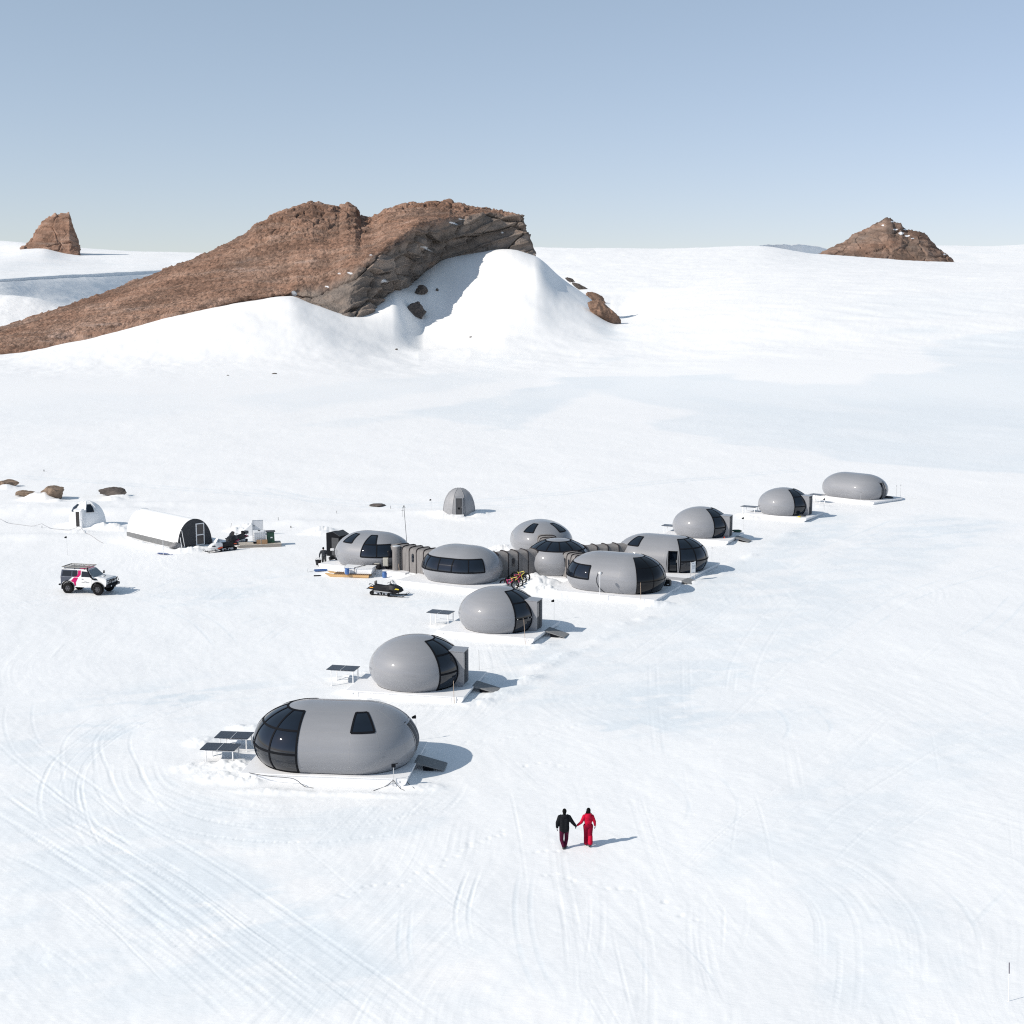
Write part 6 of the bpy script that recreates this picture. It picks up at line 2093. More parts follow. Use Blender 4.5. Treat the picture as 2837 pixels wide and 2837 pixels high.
# ------------------------------------------------------------------ snowmobiles
def snowmobile(u, v, yaw, label, main, accent, accent2, shield, parts=None, dv=0):
    p = gp(u, v)
    root = thing('snowmobile', label, 'snowmobile', p, R(yaw), 'snowmobiles')
    # track loop under the tail
    tr = MB()
    prof = []
    for a in np.linspace(math.pi / 2, 3 * math.pi / 2, 10): prof.append((-1.45 + .17 * math.cos(a), .19 + .17 * math.sin(a)))
    prof += [(-1.45, .02), (-.1, .02)]
    for a in np.linspace(-math.pi / 2, math.pi / 2, 8): prof.append((.18 + .14 * math.cos(a), .30 + .14 * math.sin(a)))
    prof = prof + [(.15, .44), (-1.3, .37)]
    outer = prof
    cx, cz = -.6, .2
    tr.prism(outer, -.25, .25)
    # make a hollow by adding a lighter gap frame instead: slide rails and wheels shown on the side
    t = tr.build('track', M_RUB, root, smooth=False)
    lug = MB()
    for x in np.arange(-1.45, .1, .13):
        lug.box((x, 0, .012), (.03, .5, .03))
    lug.build('track_lug', M_RUB, t, smooth=False)
    for s in (-1, 1):
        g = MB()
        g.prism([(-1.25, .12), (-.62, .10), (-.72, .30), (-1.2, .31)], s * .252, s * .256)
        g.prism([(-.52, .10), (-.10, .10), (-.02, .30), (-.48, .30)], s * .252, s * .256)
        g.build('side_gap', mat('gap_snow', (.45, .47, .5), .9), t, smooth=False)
        w_ = MB()
        for x in (-1.42, -.85, -.35):
            w_.cyl((x, s * .25, .14), (x, s * .28, .14), .085)
        w_.build('idler_wheel', M_PLAS, t)
    # tunnel + running boards
    MB().prism([(-1.75, .58), (-1.55, .66), (.25, .56), (.25, .38), (-1.2, .42), (-1.75, .52)], -.22, .22).build('tunnel_body', M_PLAS, root, bevel=.02)
    for s in (-1, 1):
        MB().prism([(-1.2, .38), (.35, .30), (.35, .335), (-1.2, .42)], s * .22, s * .44).build('running_board', M_STEEL if main is M_PLAS else M_PLAS, root, smooth=False)
    # seat
    seat = MB()

    def ring(x, hw, z0, z1):
        return [Vector((x, -hw, z0)), Vector((x, -hw * .95, z1 - .05)), Vector((x, -hw * .6, z1)), Vector((x, hw * .6, z1)), Vector((x, hw * .95, z1 - .05)), Vector((x, hw, z0))]
    seat.loft([ring(-1.35, .17, .62, .80), ring(-1.1, .2, .60, .92), ring(-.7, .2, .60, .88), ring(-.3, .18, .58, .84), ring(.05, .15, .58, .90)])
    seat.build('seat', M_PLAS, root, angle=50)
    MB().loft([ring(-1.22, .15, .90, 1.16), ring(-1.08, .16, .90, 1.20)]).build('backrest', M_PLAS, root, angle=50)
    MB().tube([(-1.3, -.2, .72), (-1.68, -.2, .88), (-1.72, 0, .90), (-1.68, .2, .88), (-1.3, .2, .72)], .022, 6).build('grab_rail', M_PLAS, root)
    MB().prism([(-1.95, .48), (-1.72, .66), (-1.5, .70), (-1.5, .56)], -.2, .2).build('rear_fender', M_PLAS, root, bevel=.01)
    for s in (-1, 1):
        MB().prism([(-1.62, .60), (-1.30, .62), (-1.30, .68), (-1.58, .68)], s * .20, s * .232).build('rear_panel', accent, root, smooth=False)
    # hood
    def hr(x, hw, z0, z1):
        return [Vector((x, -hw * .7, z0)), Vector((x, -hw, z0 + (z1 - z0) * .45)), Vector((x, -hw * .75, z1 - .06)), Vector((x, 0, z1)), Vector((x, hw * .75, z1 - .06)), Vector((x, hw, z0 + (z1 - z0) * .45)), Vector((x, hw * .7, z0))]
    hood = MB().loft([hr(-.15, .26, .32, .86), hr(.15, .42, .26, .98), hr(.5, .48, .24, .96), hr(.85, .42, .28, .84), hr(1.1, .28, .36, .70), hr(1.24, .12, .44, .58)])
    hood.build('hood', main, root, angle=35, bevel=.01)
    for s in (-1, 1):
        MB().prism([(.62, .60), (.98, .58), (1.02, .66), (.72, .70)], s * .40, s * .455).build('headlight', accent2, root, smooth=False)
        MB().prism([(-.05, .42), (.42, .30), (.46, .38), (.0, .52)], s * .40, s * .475).build('side_stripe', M_PLAS if accent is M_ORANGE else accent, root, smooth=False)
    # shield, bars
    sh = MB()
    a = [Vector((.58, -.34, .92)), Vector((.68, 0, .98)), Vector((.58, .34, .92))]
    b = [Vector((.30, -.22, 1.30)), Vector((.34, 0, 1.36)), Vector((.30, .22, 1.30))]
    sh.add(a + b + [q + Vector((-.015, 0, 0)) for q in a + b], [(0, 1, 4, 3), (1, 2, 5, 4), (9, 10, 7, 6), (10, 11, 8, 7)])
    sh.build('windshield', shield, root, smooth=False)
    MB().tube([(.28, 0, .90), (.12, 0, 1.10)], .03, 6).build('steering_post', M_PLAS, root)
    hb = MB().tube([(-.02, -.40, 1.10), (.06, -.28, 1.14), (.12, 0, 1.12), (.06, .28, 1.14), (-.02, .40, 1.10)], .018, 6)
    hb.build('handlebar', M_PLAS, root)
    for s in (-1, 1):
        MB().ell((.25, s * .42, 1.08), (.035, .07, .045), 8, 6).build('mirror', M_PLAS, root)
        k = MB()
        y = s * .50
        path = [(.05, y, .045), (.5, y, .03), (1.2, y, .03), (1.45, y, .08), (1.58, y, .20)]
        for q in range(len(path) - 1):
            pa, pb = Vector(path[q]), Vector(path[q + 1])
            k.prism([(pa.x, pa.z - .02), (pb.x, pb.z - .02), (pb.x, pb.z + .02), (pa.x, pa.z + .02)], y - .08, y + .08)
        sk = k.build('ski', M_PLAS, root, smooth=False)
        MB().tube([(1.28, y, .05), (1.40, y, .22), (1.56, y, .30), (1.62, y, .24), (1.55, y, .16)], .014, 6).build('ski_loop', M_PLAS, sk)
        MB().tube([(.72, s * .28, .42), (.68, y, .20), (.66, y, .05)], .028, 6).build('suspension_arm', M_PLAS, root)
    return root


def build_snowmobiles():
    snowmobile(1078, 1650, -14, 'black snowmobile with orange lamps parked in front of the band-windowed pod', M_PLAS, M_ORANGE, M_YEL, M_CLEAR)
    snowmobile(611, 1529, -146, 'white and black snowmobile with red-orange stripes by the arched tent door', M_CARW, M_REDOR, M_PLAS, mat('white_shield', (.7, .71, .73), .3))
    r = snowmobile(652, 1508, -120, 'black snowmobile with a magenta band parked behind the white and black one', M_PLAS, M_PINK, M_PLAS, M_PLAS)
    MB().box((-1.55, 0, .98), (.5, .46, .30)).build('cargo_box', M_DGREY, r, bevel=.03)


# ------------------------------------------------------------------ bikes
def bike(p, yaw, lean, label, c1, c2):
    root = thing('fat_bike', label, 'bicycle', p, R(yaw), 'fat bikes by the snow heap')
    root.rotation_euler = (R(lean), 0, R(yaw))
    rw = .375
    for x, nm in ((-.52, 'rear'), (.55, 'front')):
        tp = [(x + (rw - .05) * math.cos(a), 0, rw + (rw - .05) * math.sin(a)) for a in np.linspace(0, 2 * math.pi, 28, endpoint=False)]
        wh = MB().tube(tp, .052, 8, closed=True).build('wheel', M_RUB, root)
        rp = [(x + (rw - .105) * math.cos(a), 0, rw + (rw - .105) * math.sin(a)) for a in np.linspace(0, 2 * math.pi, 28, endpoint=False)]
        MB().tube(rp, .022, 6, closed=True).build('rim', M_PLAS, wh)
        sp = MB()
        for k in range(12):
            a = 2 * math.pi * k / 12
            sp.cyl((x, 0, rw), (x + (rw - .11) * math.cos(a), 0, rw + (rw - .11) * math.sin(a)), .004, n=4)
        sp.cyl((x, -.06, rw), (x, .06, rw), .025)
        sp.build('spoke', M_STEEL, wh)
    bbk, seat, hd, hd2 = (-.08, 0, .33), (-.28, 0, .78), (.32, 0, .86), (.35, 0, .74)
    f = MB()
    f.tube([bbk, seat], .024, 8); f.tube([bbk, hd2], .030, 8); f.tube([(-.24, 0, .68), hd], .026, 8)
    f.build('frame', c1, root)
    f2 = MB()
    for s in (-1, 1):
        f2.tube([bbk, (-.52, s * .07, rw)], .014, 6); f2.tube([(-.26, 0, .73), (-.52, s * .07, rw)], .013, 6)
        f2.tube([hd2, (.40, s * .06, .68), (.55, s * .07, rw)], .018, 6)
    f2.build('fork', c2, root)
    MB().tube([(.32, 0, .86), (.30, 0, .96)], .02, 6).build('stem', M_PLAS, root)
    MB().tube([(.24, -.36, .98), (.31, -.2, .97), (.31, .2, .97), (.24, .36, .98)], .015, 6).build('handlebar', M_PLAS, root)
    MB().tube([seat, (-.31, 0, .90)], .015, 6).build('seat_post', M_PLAS, root)
    MB().ell((-.33, 0, .92), (.14, .06, .03), 12, 6).build('saddle', M_PLAS, root)
    c = MB().cyl((-.08, -.05, .33), (-.08, .05, .33), .09, n=16)
    c.tube([(-.08, -.07, .33), (.08, -.07, .26)], .012, 6); c.tube([(-.08, .07, .33), (-.24, .07, .40)], .012, 6)
    c.build('crankset', M_PLAS, root)
    return root


def build_bikes():
    p = gp(1430, 1631)
    labs = ['front fat bike of the row, with a magenta frame, nearest the short pod below it',
            'second fat bike from the front of the row, yellow frame and magenta fork',
            'third fat bike from the front of the row, magenta frame and yellow fork',
            'rearmost fat bike of the row, yellow frame, closest to the dark tunnel']
    cs = [(M_PINK, M_PLAS), (M_YEL, M_PINK), (M_PINK, M_YEL), (M_YEL, M_PLAS)]
    offs = [(-.62, -.1), (-.25, .45), (.05, 1.0), (.35, 1.5)]
    for (dx, dy), l, (a, b) in zip(offs, labs, cs):
        q = Vector((p.x + dx, p.y + dy, 0)); q.z = zt(q.x, q.y) + .0
        bike(q, -24, -10, l, a, b)


# ------------------------------------------------------------------ huts and tent
def gore_dome(u, v, rad_m, hgt, yaw, label, m, door_m, frame_m, wins, key):
    p = gp(u, v)
    root = thing('dome_hut', label, 'dome hut', p, R(yaw))
    n = 8
    fr = [math.pi * 2 * k / n + math.pi / n for k in range(n)]
    mb = MB()
    prof = [(rad_m * c, hgt * z) for c, z in ((1.0, -.05), (1.0, .0), (.985, .2), (.93, .42), (.82, .62), (.65, .79), (.42, .92), (.2, .985), (.04, 1.0))]
    rings = []
    for r_, z in prof:
        ring = []
        for k in range(n * 8):
            a = 2 * math.pi * k / (n * 8)
            ph = ((a - math.pi / n) % (2 * math.pi / n)) / (2 * math.pi / n)
            ap = math.cos(math.pi / n) / math.cos((ph - .5) * 2 * math.pi / n) 
            rr = r_ * (0.55 * ap / math.cos(math.pi / n) * math.cos(math.pi / n) + 0.45)
            ring.append(Vector((rr * math.cos(a), rr * math.sin(a), z)))
        rings.append(ring)
    mb.loft(rings).build('shell', m, root, angle=24)
    # ribs
    rb = MB()
    for a in fr:
        rb.tube([(r_ * 1.004 * math.cos(a), r_ * 1.004 * math.sin(a), z) for r_, z in prof[1:-1]], .03, 6)
    rb.build('rib', m, root)
    # door block on local -y
    x = rad_m
    d = MB().prism([(-x - .22, 0), (-x - .22, 2.02), (-x * .78, 2.10), (-x * .6, 0)], -.46, .46, 'y')
    d.v = [(b, a, c) for a, b, c in d.v]
    d.build('door_surround', frame_m if key == 'w' else m, root, smooth=False, bevel=.02)
    dd = MB().box((0, -x - .235, .99), (.70, .03, 1.92)).build('door', frame_m, root, smooth=False, bevel=.01)
    MB().box((0, -x - .254, 1.0), (.40, .012, 1.62)).build('door_pane', door_m, dd, smooth=False)
    MB().cyl((.31, -x - .25, .95), (.31, -x - .32, .95), .03).build('handle', M_STEEL, dd)
    MB().box((0, -x - .40, .03), (1.1, .4, .10)).build('step', M_WHITE, root, smooth=False)
    if key == 'g':
        MB().cyl((0, -x - .255, .78), (0, -x - .27, .78), .13, n=20).build('door_vent', M_BLACK, dd)
    for a0, a1 in wins:
        w_ = MB()
        top, bot = [], []
        for k in range(7):
            a = R(a0 + (a1 - a0) * k / 6)
            bot.append(Vector((rad_m * .845 * 1.01 * math.cos(a), rad_m * .845 * 1.01 * math.sin(a), hgt * .60)))
            am = R((a0 + a1) / 2)
            at = am + (a - am) * .8
            top.append(Vector((rad_m * .50 * 1.02 * math.cos(at), rad_m * .50 * 1.02 * math.sin(at), hgt * .89)))
        midr = [(bot[i] + top[i]) / 2 * 1.0 for i in range(7)]
        midr = [Vector((q.x * 1.09, q.y * 1.09, q.z + .03)) for q in midr]
        o2 = lambda L_: [Vector((q.x * 1.015, q.y * 1.015, q.z + .015)) for q in L_]
        w_.loft([o2(bot), o2(midr), o2(top)], caps=False, closed=False)
        w_.build('window', m_glass(), root)
    return root


def build_huts():
    gore_dome(243, 1455, 1.92, 2.75, -10, 'white dome hut with a glazed door, left of the white arched tent', M_TENTW, mat('brown_glass', (.03, .026, .026), .2), M_WHITE, ((-65, -35), (-145, -115)), 'w')
    gore_dome(1272, 1423, 1.98, 2.9, 2, 'small grey dome hut standing alone behind the linked pods', mat('grey_hut_skin', (.27, .275, .29), .55, var=.08), mat('dim_pane', (.06, .06, .065), .3), M_DGREY, (), 'g')
    # arched tent
    fl, fr_ = gp(495, 1521), gp(587, 1508.5)
    mid = (fl + fr_) / 2
    wv = fr_ - fl
    yaw = math.atan2(wv.y, wv.x)
    root = thing('arched_tent', 'long white arched tent with a charcoal end wall and a white framed door', 'tent', mid, yaw)
    W_, Hh, Ln = wv.xy.length / 2, 2.72, 10.3

    def arc(y, k=1.0, n=28):
        return [Vector((W_ * k * math.cos(a) * (1 - .06 * math.sin(a) * 0), y, .12 + (Hh * k - .12) * math.sin(a) ** .92)) for a in np.linspace(0, math.pi, n)]
    rings = [arc(y) for y in np.linspace(0.05, Ln, 12)]
    back = [[p_ + Vector((0, .0, 0)) for p_ in arc(Ln + .001)]]
    MB().loft(rings, caps=True).build('tent_cover', M_TENTW, root, angle=40)
    for y in (.06, Ln - .02):
        MB().loft([arc(y - .05, 1.012), arc(y + .05, 1.012)], caps=True).build('end_hoop', M_DGREY if y < 1 else M_TENTW, root, smooth=False)
    MB().loft([arc(-.02, .985), arc(.04, .985)], caps=True).build('end_wall', M_TENTEND, root, smooth=False)
    for s in (-1, 1):
        MB().box((s * (W_ + .04), Ln / 2, .22), (.10, Ln, .50)).build('skirt', mat('grey_skirt', (.16, .165, .17), .8, var=.15), root, smooth=False)
    fw_ = .09
    x0, x1, z0, z1 = .12, .98, .10, 2.22
    fm = MB()
    for x in (x0, x1):
        fm.box((x, -.05, (z0 + z1) / 2), (fw_, .06, z1 - z0 + fw_))
    for z in (z0, 1.10, z1):
        fm.box(((x0 + x1) / 2, -.05, z), (x1 - x0 - fw_ - .002, .058, fw_ * (1.1 if z == 1.10 else 1)))
    dr = fm.build('door', M_WHITE, root, smooth=False)
    MB().box(((x0 + x1) / 2, -.045, (z0 + z1) / 2), (x1 - x0, .02, z1 - z0)).build('door_pane', mat('smoky_pane', (.06, .055, .058), .15), dr, smooth=False)
    st = MB().ell((-W_ - .1, -.25, .15), (.9, .5, .35), 12, 8)
    lump('rubble_bag', fl + Vector((-.1, -.25, .22)), (.75, .45, .42), .3, 'grey sandbag heap at the near corner of the arched tent', 61, mat('grey_sacking', (.2, .2, .21), .9, var=.4, vscale=4, bump=.8, bscale=8), cat='sandbags')
    # two ski poles leaning on the end wall
    for k, (u, v, h_, dx) in enumerate(((505, 1525, 1.15, -.28), (513, 1521, 1.75, -.28))):
        q = gp(u, v)
        o = MB().tube([(0, 0, -.1), (dx * h_ / 1.4, .30, h_)], .03, 6).build('ski', M_WHITE, None)
        o.location = q
        tag(o, 'shorter white ski leaning on the charcoal tent wall' if k == 0 else 'taller white ski leaning on the charcoal tent wall', 'ski', 'skis by the tent')


# ------------------------------------------------------------------ poles and pennants
def pole(u, v, vtop, label, kind='stake', m=None, r=.018, lean=(0, 0), cat='pole', group=None, base=None):
    q = gp(u, v) if base is None else base
    # height from the survey
    h = AT(u, vtop, q.y).z - q.z
    root = thing('marker_pole' if kind != 'mast' else 'mast', label, cat, q, 0, group)
    m = m or M_BAMBOO
    MB().tube([(0, 0, -.2), (lean[0], lean[1], h)], [r, r * .8], 6).build('shaft', m, root)
    t = Vector((lean[0], lean[1], h))
    if kind == 'flag':
        MB().prism([(0, 0), (-.20, .0), (-.24, .10), (-.02, .22), (.02, .10)], -.008, .008).build('pennant', M_BLACK, root, smooth=False).location = t
    elif kind == 'tip':
        MB().cyl(t - Vector((0, 0, .12)), t, r * 1.7, n=8).build('tip', M_BLACK, root)
    elif kind == 'globe':
        MB().ell(t, (.13, .13, .13), 14, 10).build('lamp_globe', M_WHITE, root)
    elif kind == 'box':
        MB().box(t, (.20, .16, .16)).build('sensor_box', M_BLACK, root, bevel=.02)
        MB().tube([t + Vector((.05, 0, .08)), t + Vector((.22, 0, .12))], .02, 6).build('sensor_arm', M_BLACK, root)
    elif kind == 'mast':
        a = MB()
        a.tube([t + Vector((-.12, 0, -.05)), t + Vector((-.12, 0, -1.0))], .012, 6)
        a.tube([t + Vector((-.16, 0, -.1)), t + Vector((.16, 0, -.1))], .02, 6)
        a.tube([t + Vector((-.25, 0, -.35)), t + Vector((-.02, 0, -.35))], .015, 6)
        a.build('aerial', M_DGREY, root)
        MB().ell(t + Vector((0, 0, .05)), (.06, .06, .10), 8, 6).build('mast_head', M_BLACK, root)
    return root


def build_poles():
    pole(1091, 2181, 2121, 'slim mast with a black sensor box at the right front corner of the nearest platform', 'box', M_STEEL, .02)
    pole(1153, 2052, 1991, 'pennant pole rising behind the right end of the nearest long pod', 'flag', M_STEEL, .012, group='pennant poles')
    pole(1258.7, 1951, 1880, 'bamboo stake with a dark tip in front of the second nearest platform', 'tip', M_BAMBOO, .02, lean=(-.05, 0))
    pole(1328, 1857, 1801, 'thin grey wand on the snow behind the second nearest platform', 'stake', M_DGREY, .010, lean=(-.03, 0))
    pole(1456, 1785, 1711, 'leaning bamboo stake in front of the pod near the bicycles', 'tip', M_BAMBOO, .02, lean=(-.13, 0))
    pole(1535, 1718, 1668, 'pennant pole on the snow behind the ramp of the pod near the bicycles', 'flag', M_STEEL, .012, group='pennant poles')
    pole(1661.5, 1667, 1588, 'white lamp post with a round globe before the pod with the black glazed end', 'globe', M_WHITE, .028, cat='lamp post')
    pole(1667, 1667, 1651, 'short white post beside the globe lamp', 'stake', M_WHITE, .03)
    pole(1775.7, 1675, 1614, 'left bamboo stake before the black glazed pod end', 'stake', M_BAMBOO, .02, lean=(-.05, 0))
    pole(1802, 1652, 1610, 'right bamboo stake leaning before the black glazed pod end', 'stake', M_BAMBOO, .02, lean=(-.22, 0))
    pole(1972, 1552, 1516, 'dark-topped wand on the snow behind the notice board pod', 'tip', M_STEEL, .012)
    pole(2006, 1492, 1466, 'orange-footed stake before the short pod behind the notice board pod', 'stake', M_BAMBOO, .02)
    pole(2060, 1467, 1438, 'pennant pole on the snow between the two short pods at the back', 'flag', M_STEEL, .012, group='pennant poles')
    pole(2210.7, 1431, 1406, 'bamboo stake before the short pod next to the plain end pod', 'stake', M_BAMBOO, .02)
    pole(2284.5, 1416, 1385, 'pennant pole in front of the plain end pod platform', 'flag', M_STEEL, .012, group='pennant poles')
    pole(2384, 1403, 1363, 'thin stake with a dark tip in front of the plain end pod', 'tip', M_STEEL, .014)
    pole(2483, 1378, 1345, 'left of two dark-tipped stakes beyond the doorway of the plain end pod', 'tip', M_STEEL, .016)
    pole(2494, 1386, 1343, 'right of two dark-tipped stakes beyond the doorway of the plain end pod', 'tip', M_STEEL, .016)
    pole(1129, 1525, 1404, 'tall thin radio mast behind the left end pod of the linked group', 'mast', M_DGREY, .03, lean=(-.3, 0), cat='mast')
    pole(1195, 1420, 1387, 'pennant pole left of the grey dome hut', 'flag', M_STEEL, .012, group='pennant poles')
    pole(933, 1425, 1415, 'short dark marker stick left of the linked group', 'stake', M_DGREY, .025, group='marker sticks')
    pole(1082, 1408, 1401, 'short dark marker stick near the flat slab', 'stake', M_DGREY, .025, group='marker sticks')
    pole(187, 1536, 1491, 'pennant pole behind the off-road truck', 'flag', M_STEEL, .012, group='pennant poles')
    pole(453, 1541, 1489, 'white stake standing behind the blue shovel', 'stake', M_WHITE, .022)
    pole(638.5, 1462, 1450, 'short leaning marker stick behind the snowmobiles', 'stake', M_DGREY, .02, lean=(.12, 0), group='marker sticks')
    pole(771, 1446, 1432, 'marker stick on the snow right of the white lid box', 'stake', M_DGREY, .03, group='marker sticks')
    pole(806, 1462, 1457, 'low dark marker stub right of the timber sledge', 'stake', M_BLACK, .06, group='marker sticks')
    pole(122, 1306, 1301, 'far dark marker stub on the snow behind the boulders', 'stake', M_BLACK, .07, group='marker sticks')
    q = gp(2795.5, 2775)
    root = thing('marker_pole', 'lone marker pole at the lower right with a dark purple top', 'pole', q)
    h = AT(2795, 2667, q.y).z - q.z; h2 = AT(2795, 2697, q.y).z - q.z
    MB().cyl((0, 0, -.1), (-.05 * h2, 0, h2), .012, n=8).build('shaft', M_WHITE, root)
    MB().cyl((-.05 * h2, 0, h2), (-.05 * h, 0, h), .016, n=8).build('tip', mat('purple_tape', (.035, .012, .05), .5), root)
    # rope fence
    posts = [(-6, 1440), (116.5, 1458), (222, 1467)]
    P = []
    for k, (u, v) in enumerate(posts):
        q = gp(u, v + 6)
        P.append(q + Vector((0, 0, .48)))
        if k:
            r_ = pole(u, v + 6, v - 1, 'rope post standing in the snow left of the white dome hut' if k == 1 else 'rope post at the doorstep of the white dome hut', 'stake', M_DGREY, .03)
    ends = P + [gp(285, 1505) + Vector((0, 0, .05))]
    pts = []
    for i in range(len(ends) - 1):
        a, b = ends[i], ends[i + 1]
        sag = .62 if i < 2 else .5
        for t in np.linspace(0, 1, 14)[:-1]:
            q = a.lerp(b, t); q.z -= sag * 4 * t * (1 - t)
            g_ = zt(q.x, q.y) + .02
            q.z = max(q.z, g_)
            pts.append(q)
    pts.append(ends[-1])
    o = MB().tube(pts, .018, 6).build('rope', M_ROPE, None)
    tag(o, 'slack grey rope strung between posts in front of the white dome hut', 'rope')


# ------------------------------------------------------------------ kit round the kitchen pod
def build_kit():
    Gc, Gyaw, _, _ = PODS['G']
    # cabinet
    q = gp(929, 1552)
    root = thing('storage_cabinet', 'tall black cabinet with a sloped top at the left end of the linked group', 'cabinet', (q.x + .1, q.y + 1.0, .30), R(-29))
    mb = MB().prism([(-.75, 0), (.80, 0), (.80, 1.95), (.15, 2.30), (-.75, 2.20)], -.75, .75)
    mb.build('cabinet_body', M_BLACK, root, smooth=False, bevel=.02)
    MB().prism([(.10, 2.33), (.84, 1.98), (.84, 2.02), (.10, 2.37)], -.78, .78).build('lid', M_DGREY, root, smooth=False)
    MB().box((.30, -.76, .95), (.8, .03, 1.7)).build('side_panel', M_DGREY, root, smooth=False)
    build_worker()
    # rubbish sacks
    for k, (u, v, s, m, l) in enumerate(((926, 1550, (.30, .28, .42), M_BAG, 'light green sack on top of the black sacks by the pod'),
                                        (918, 1562, (.32, .3, .36), M_PLAS, 'black sack under the green sack, nearest the person'),
                                        (934, 1564, (.36, .3, .33), M_PLAS, 'black sack against the shell of the left end pod'))):
        p = gp(u, v)
        z = p.z + s[2] * .9 + (.12 if k else .55)
        lump('sack', (p.x, p.y + .3, z), s, k, l, 70 + k, m, cat='sack', sub=4, rough=.2)
    p = gp(922, 1556)
    o = MB().box((0, 0, 0), (.34, .26, .2)).build('white_box', M_WHITE, None, bevel=.02); o.location = (p.x - .05, p.y + .2, 1.12); tag(o, 'small white carton on the black sacks', 'carton')
    p = gp(915, 1573)
    o = lump('jug', (p.x, p.y, p.z + .22), (.13, .13, .24), 0, 'white jug standing by the edge of the platform', 81, M_WHITE, cat='jug', sub=3, rough=.05)
    # timber sledge
    p = gp(966, 1596.5)
    sl = thing('timber_sledge', 'pale timber sledge with slatted deck carrying a white lidded crate', 'sledge', p, R(-9))
    for s in (-1, 1):
        y = s * .48
        prof = [(-2.05, .30), (-1.55, .02), (1.95, .02), (2.0, .26), (-1.2, .26), (-1.95, .36)]
        MB().prism(prof, y - .05, y + .05).build('runner', M_WOOD, sl, smooth=False, bevel=.01)
    d = MB()
    for x in np.arange(-1.15, 1.95, .17):
        d.box((x, 0, .285), (.12, 1.12, .03))
    d.build('slatted_deck', M_DWOOD, sl, smooth=False)
    # crate on it
    ang = R(-9)
    cp = p + Matrix.Rotation(ang, 3, 'Z') @ Vector((.95, .35, .302))
    cr = thing('cargo_crate', 'long white lidded crate strapped on the timber sledge', 'crate', cp, R(-9))
    MB().prism([(-1.25, .0), (1.15, .0), (1.32, .50), (-1.35, .50)], -.62, .62).build('crate_body', M_WHITE, cr, smooth=False, bevel=.02)
    for s, x in ((-1, -.70), (1, .67)):
        MB().box((x, 0, .535), (1.32, 1.40, .05), Matrix.Rotation(R(-2 * s), 3, 'Y')).build('lid', M_WHITE, cr, smooth=False, bevel=.01)
    MB().tube([(-.35, -.73, .05), (-.3, -.72, .57), (.25, .3, .59), (.4, .72, .53)], .025, 6).build('strap', M_STRAP, cr)

    def barrel(u, v, z, l):
        q_ = gp(u, v) if z is None else G(u, v, z)
        b = thing('blue_barrel', l, 'barrel', (q_.x, q_.y, z if z is not None else q_.z), 0, 'blue barrels')
        pr = [(.15, 0), (.19, .02), (.205, .1), (.195, .2), (.21, .3), (.195, .40), (.17, .46), (.16, .50)]
        MB().loft([[Vector((r_ * math.cos(a), r_ * math.sin(a), zz)) for a in np.linspace(0, 2 * math.pi, 20, endpoint=False)] for r_, zz in pr]).build('barrel_body', M_BLUE, b, angle=50)
        MB().cyl((0, 0, .50), (0, 0, .54), .185, n=20).build('lid', M_BLUE, b)
        MB().tube([(.19, 0, .42), (.25, 0, .34), (.2, 0, .28)], .012, 6).build('handle', M_BLUE, b)
    sp = p + Matrix.Rotation(ang, 3, 'Z') @ Vector((-.12, -.38, 0))
    b0 = thing('x', '', '', (0, 0, 0)); bpy.data.objects.remove(b0)
    q_ = gp(961, 1594)
    barrel(961.7, 1591, p.z + .305, 'blue lidded barrel standing on the timber sledge beside the crate')
    barrel(1065.5, 1600, None, 'blue lidded barrel standing on the snow right of the timber sledge')
    # insulated tank
    c, yaw, L, rt = PODS['G']
    q_ = G(1098.5, 1579, PLZ)
    t = thing('insulated_tank', 'upright grey quilted tank at the corner of the left platform', 'tank', (q_.x, q_.y, PLZ), 0)
    MB().loft([[Vector((r_ * math.cos(a), r_ * math.sin(a), z)) for a in np.linspace(0, 2 * math.pi, 28, endpoint=False)] for r_, z in ((.36, 0), (.37, .04), (.355, .3), (.36, 1.0), (.352, 1.5), (.36, 2.05), (.34, 2.12))]).build('tank_cover', M_FAB, t)
    MB().cyl((0, 0, 2.12), (0, 0, 2.20), .345, n=28).build('tank_lid', M_STEEL, t)
    MB().tube([(.28, -.30, 0), (.20, -.36, .62)], .02, 6).build('pipe', M_BAMBOO, t)
    q_ = G(1069, 1578, PLZ)
    e = thing('switch_box', 'beige electrical box on a stand between the generator and the quilted tank', 'electrical box', (q_.x, q_.y, PLZ), R(-6))
    MB().box((0, 0, .70), (.46, .26, .74)).build('box_body', M_BEIGE, e, bevel=.015)
    MB().box((0, -.14, .70), (.36, .012, .62)).build('box_door', mat('beige_door', (.42, .41, .36), .5), e, bevel=.003)
    cc = MB()
    for s in (-1, 1):
        cc.box((s * .18, 0, .16), (.05, .05, .34))
        for zz in (.55, .7, .85):
            cc.tube([(s * .23, -.04, zz), (s * .34, -.06, zz)], .022, 6)
    cc.build('leg', M_BLACK, e)
    q_ = G(1046, 1576.5, PLZ)
    g = thing('generator', 'small black generator beside the beige electrical box', 'generator', (q_.x, q_.y, PLZ), R(-20))
    MB().box((0, 0, .28), (.62, .46, .34)).build('engine', M_PLAS, g, bevel=.04)
    fr = MB()
    for s in (-1, 1):
        fr.tube([(-.36, s * .26, .04), (-.36, s * .26, .52), (.36, s * .26, .52), (.36, s * .26, .04), (-.36, s * .26, .04)], .02, 6)
    fr.build('carry_frame', M_PLAS, g)
    MB().box((0, 0, .50), (.5, .4, .10)).build('fuel_tank', M_BEIGE, g, bevel=.03)
    q_ = G(1083, 1579, PLZ)
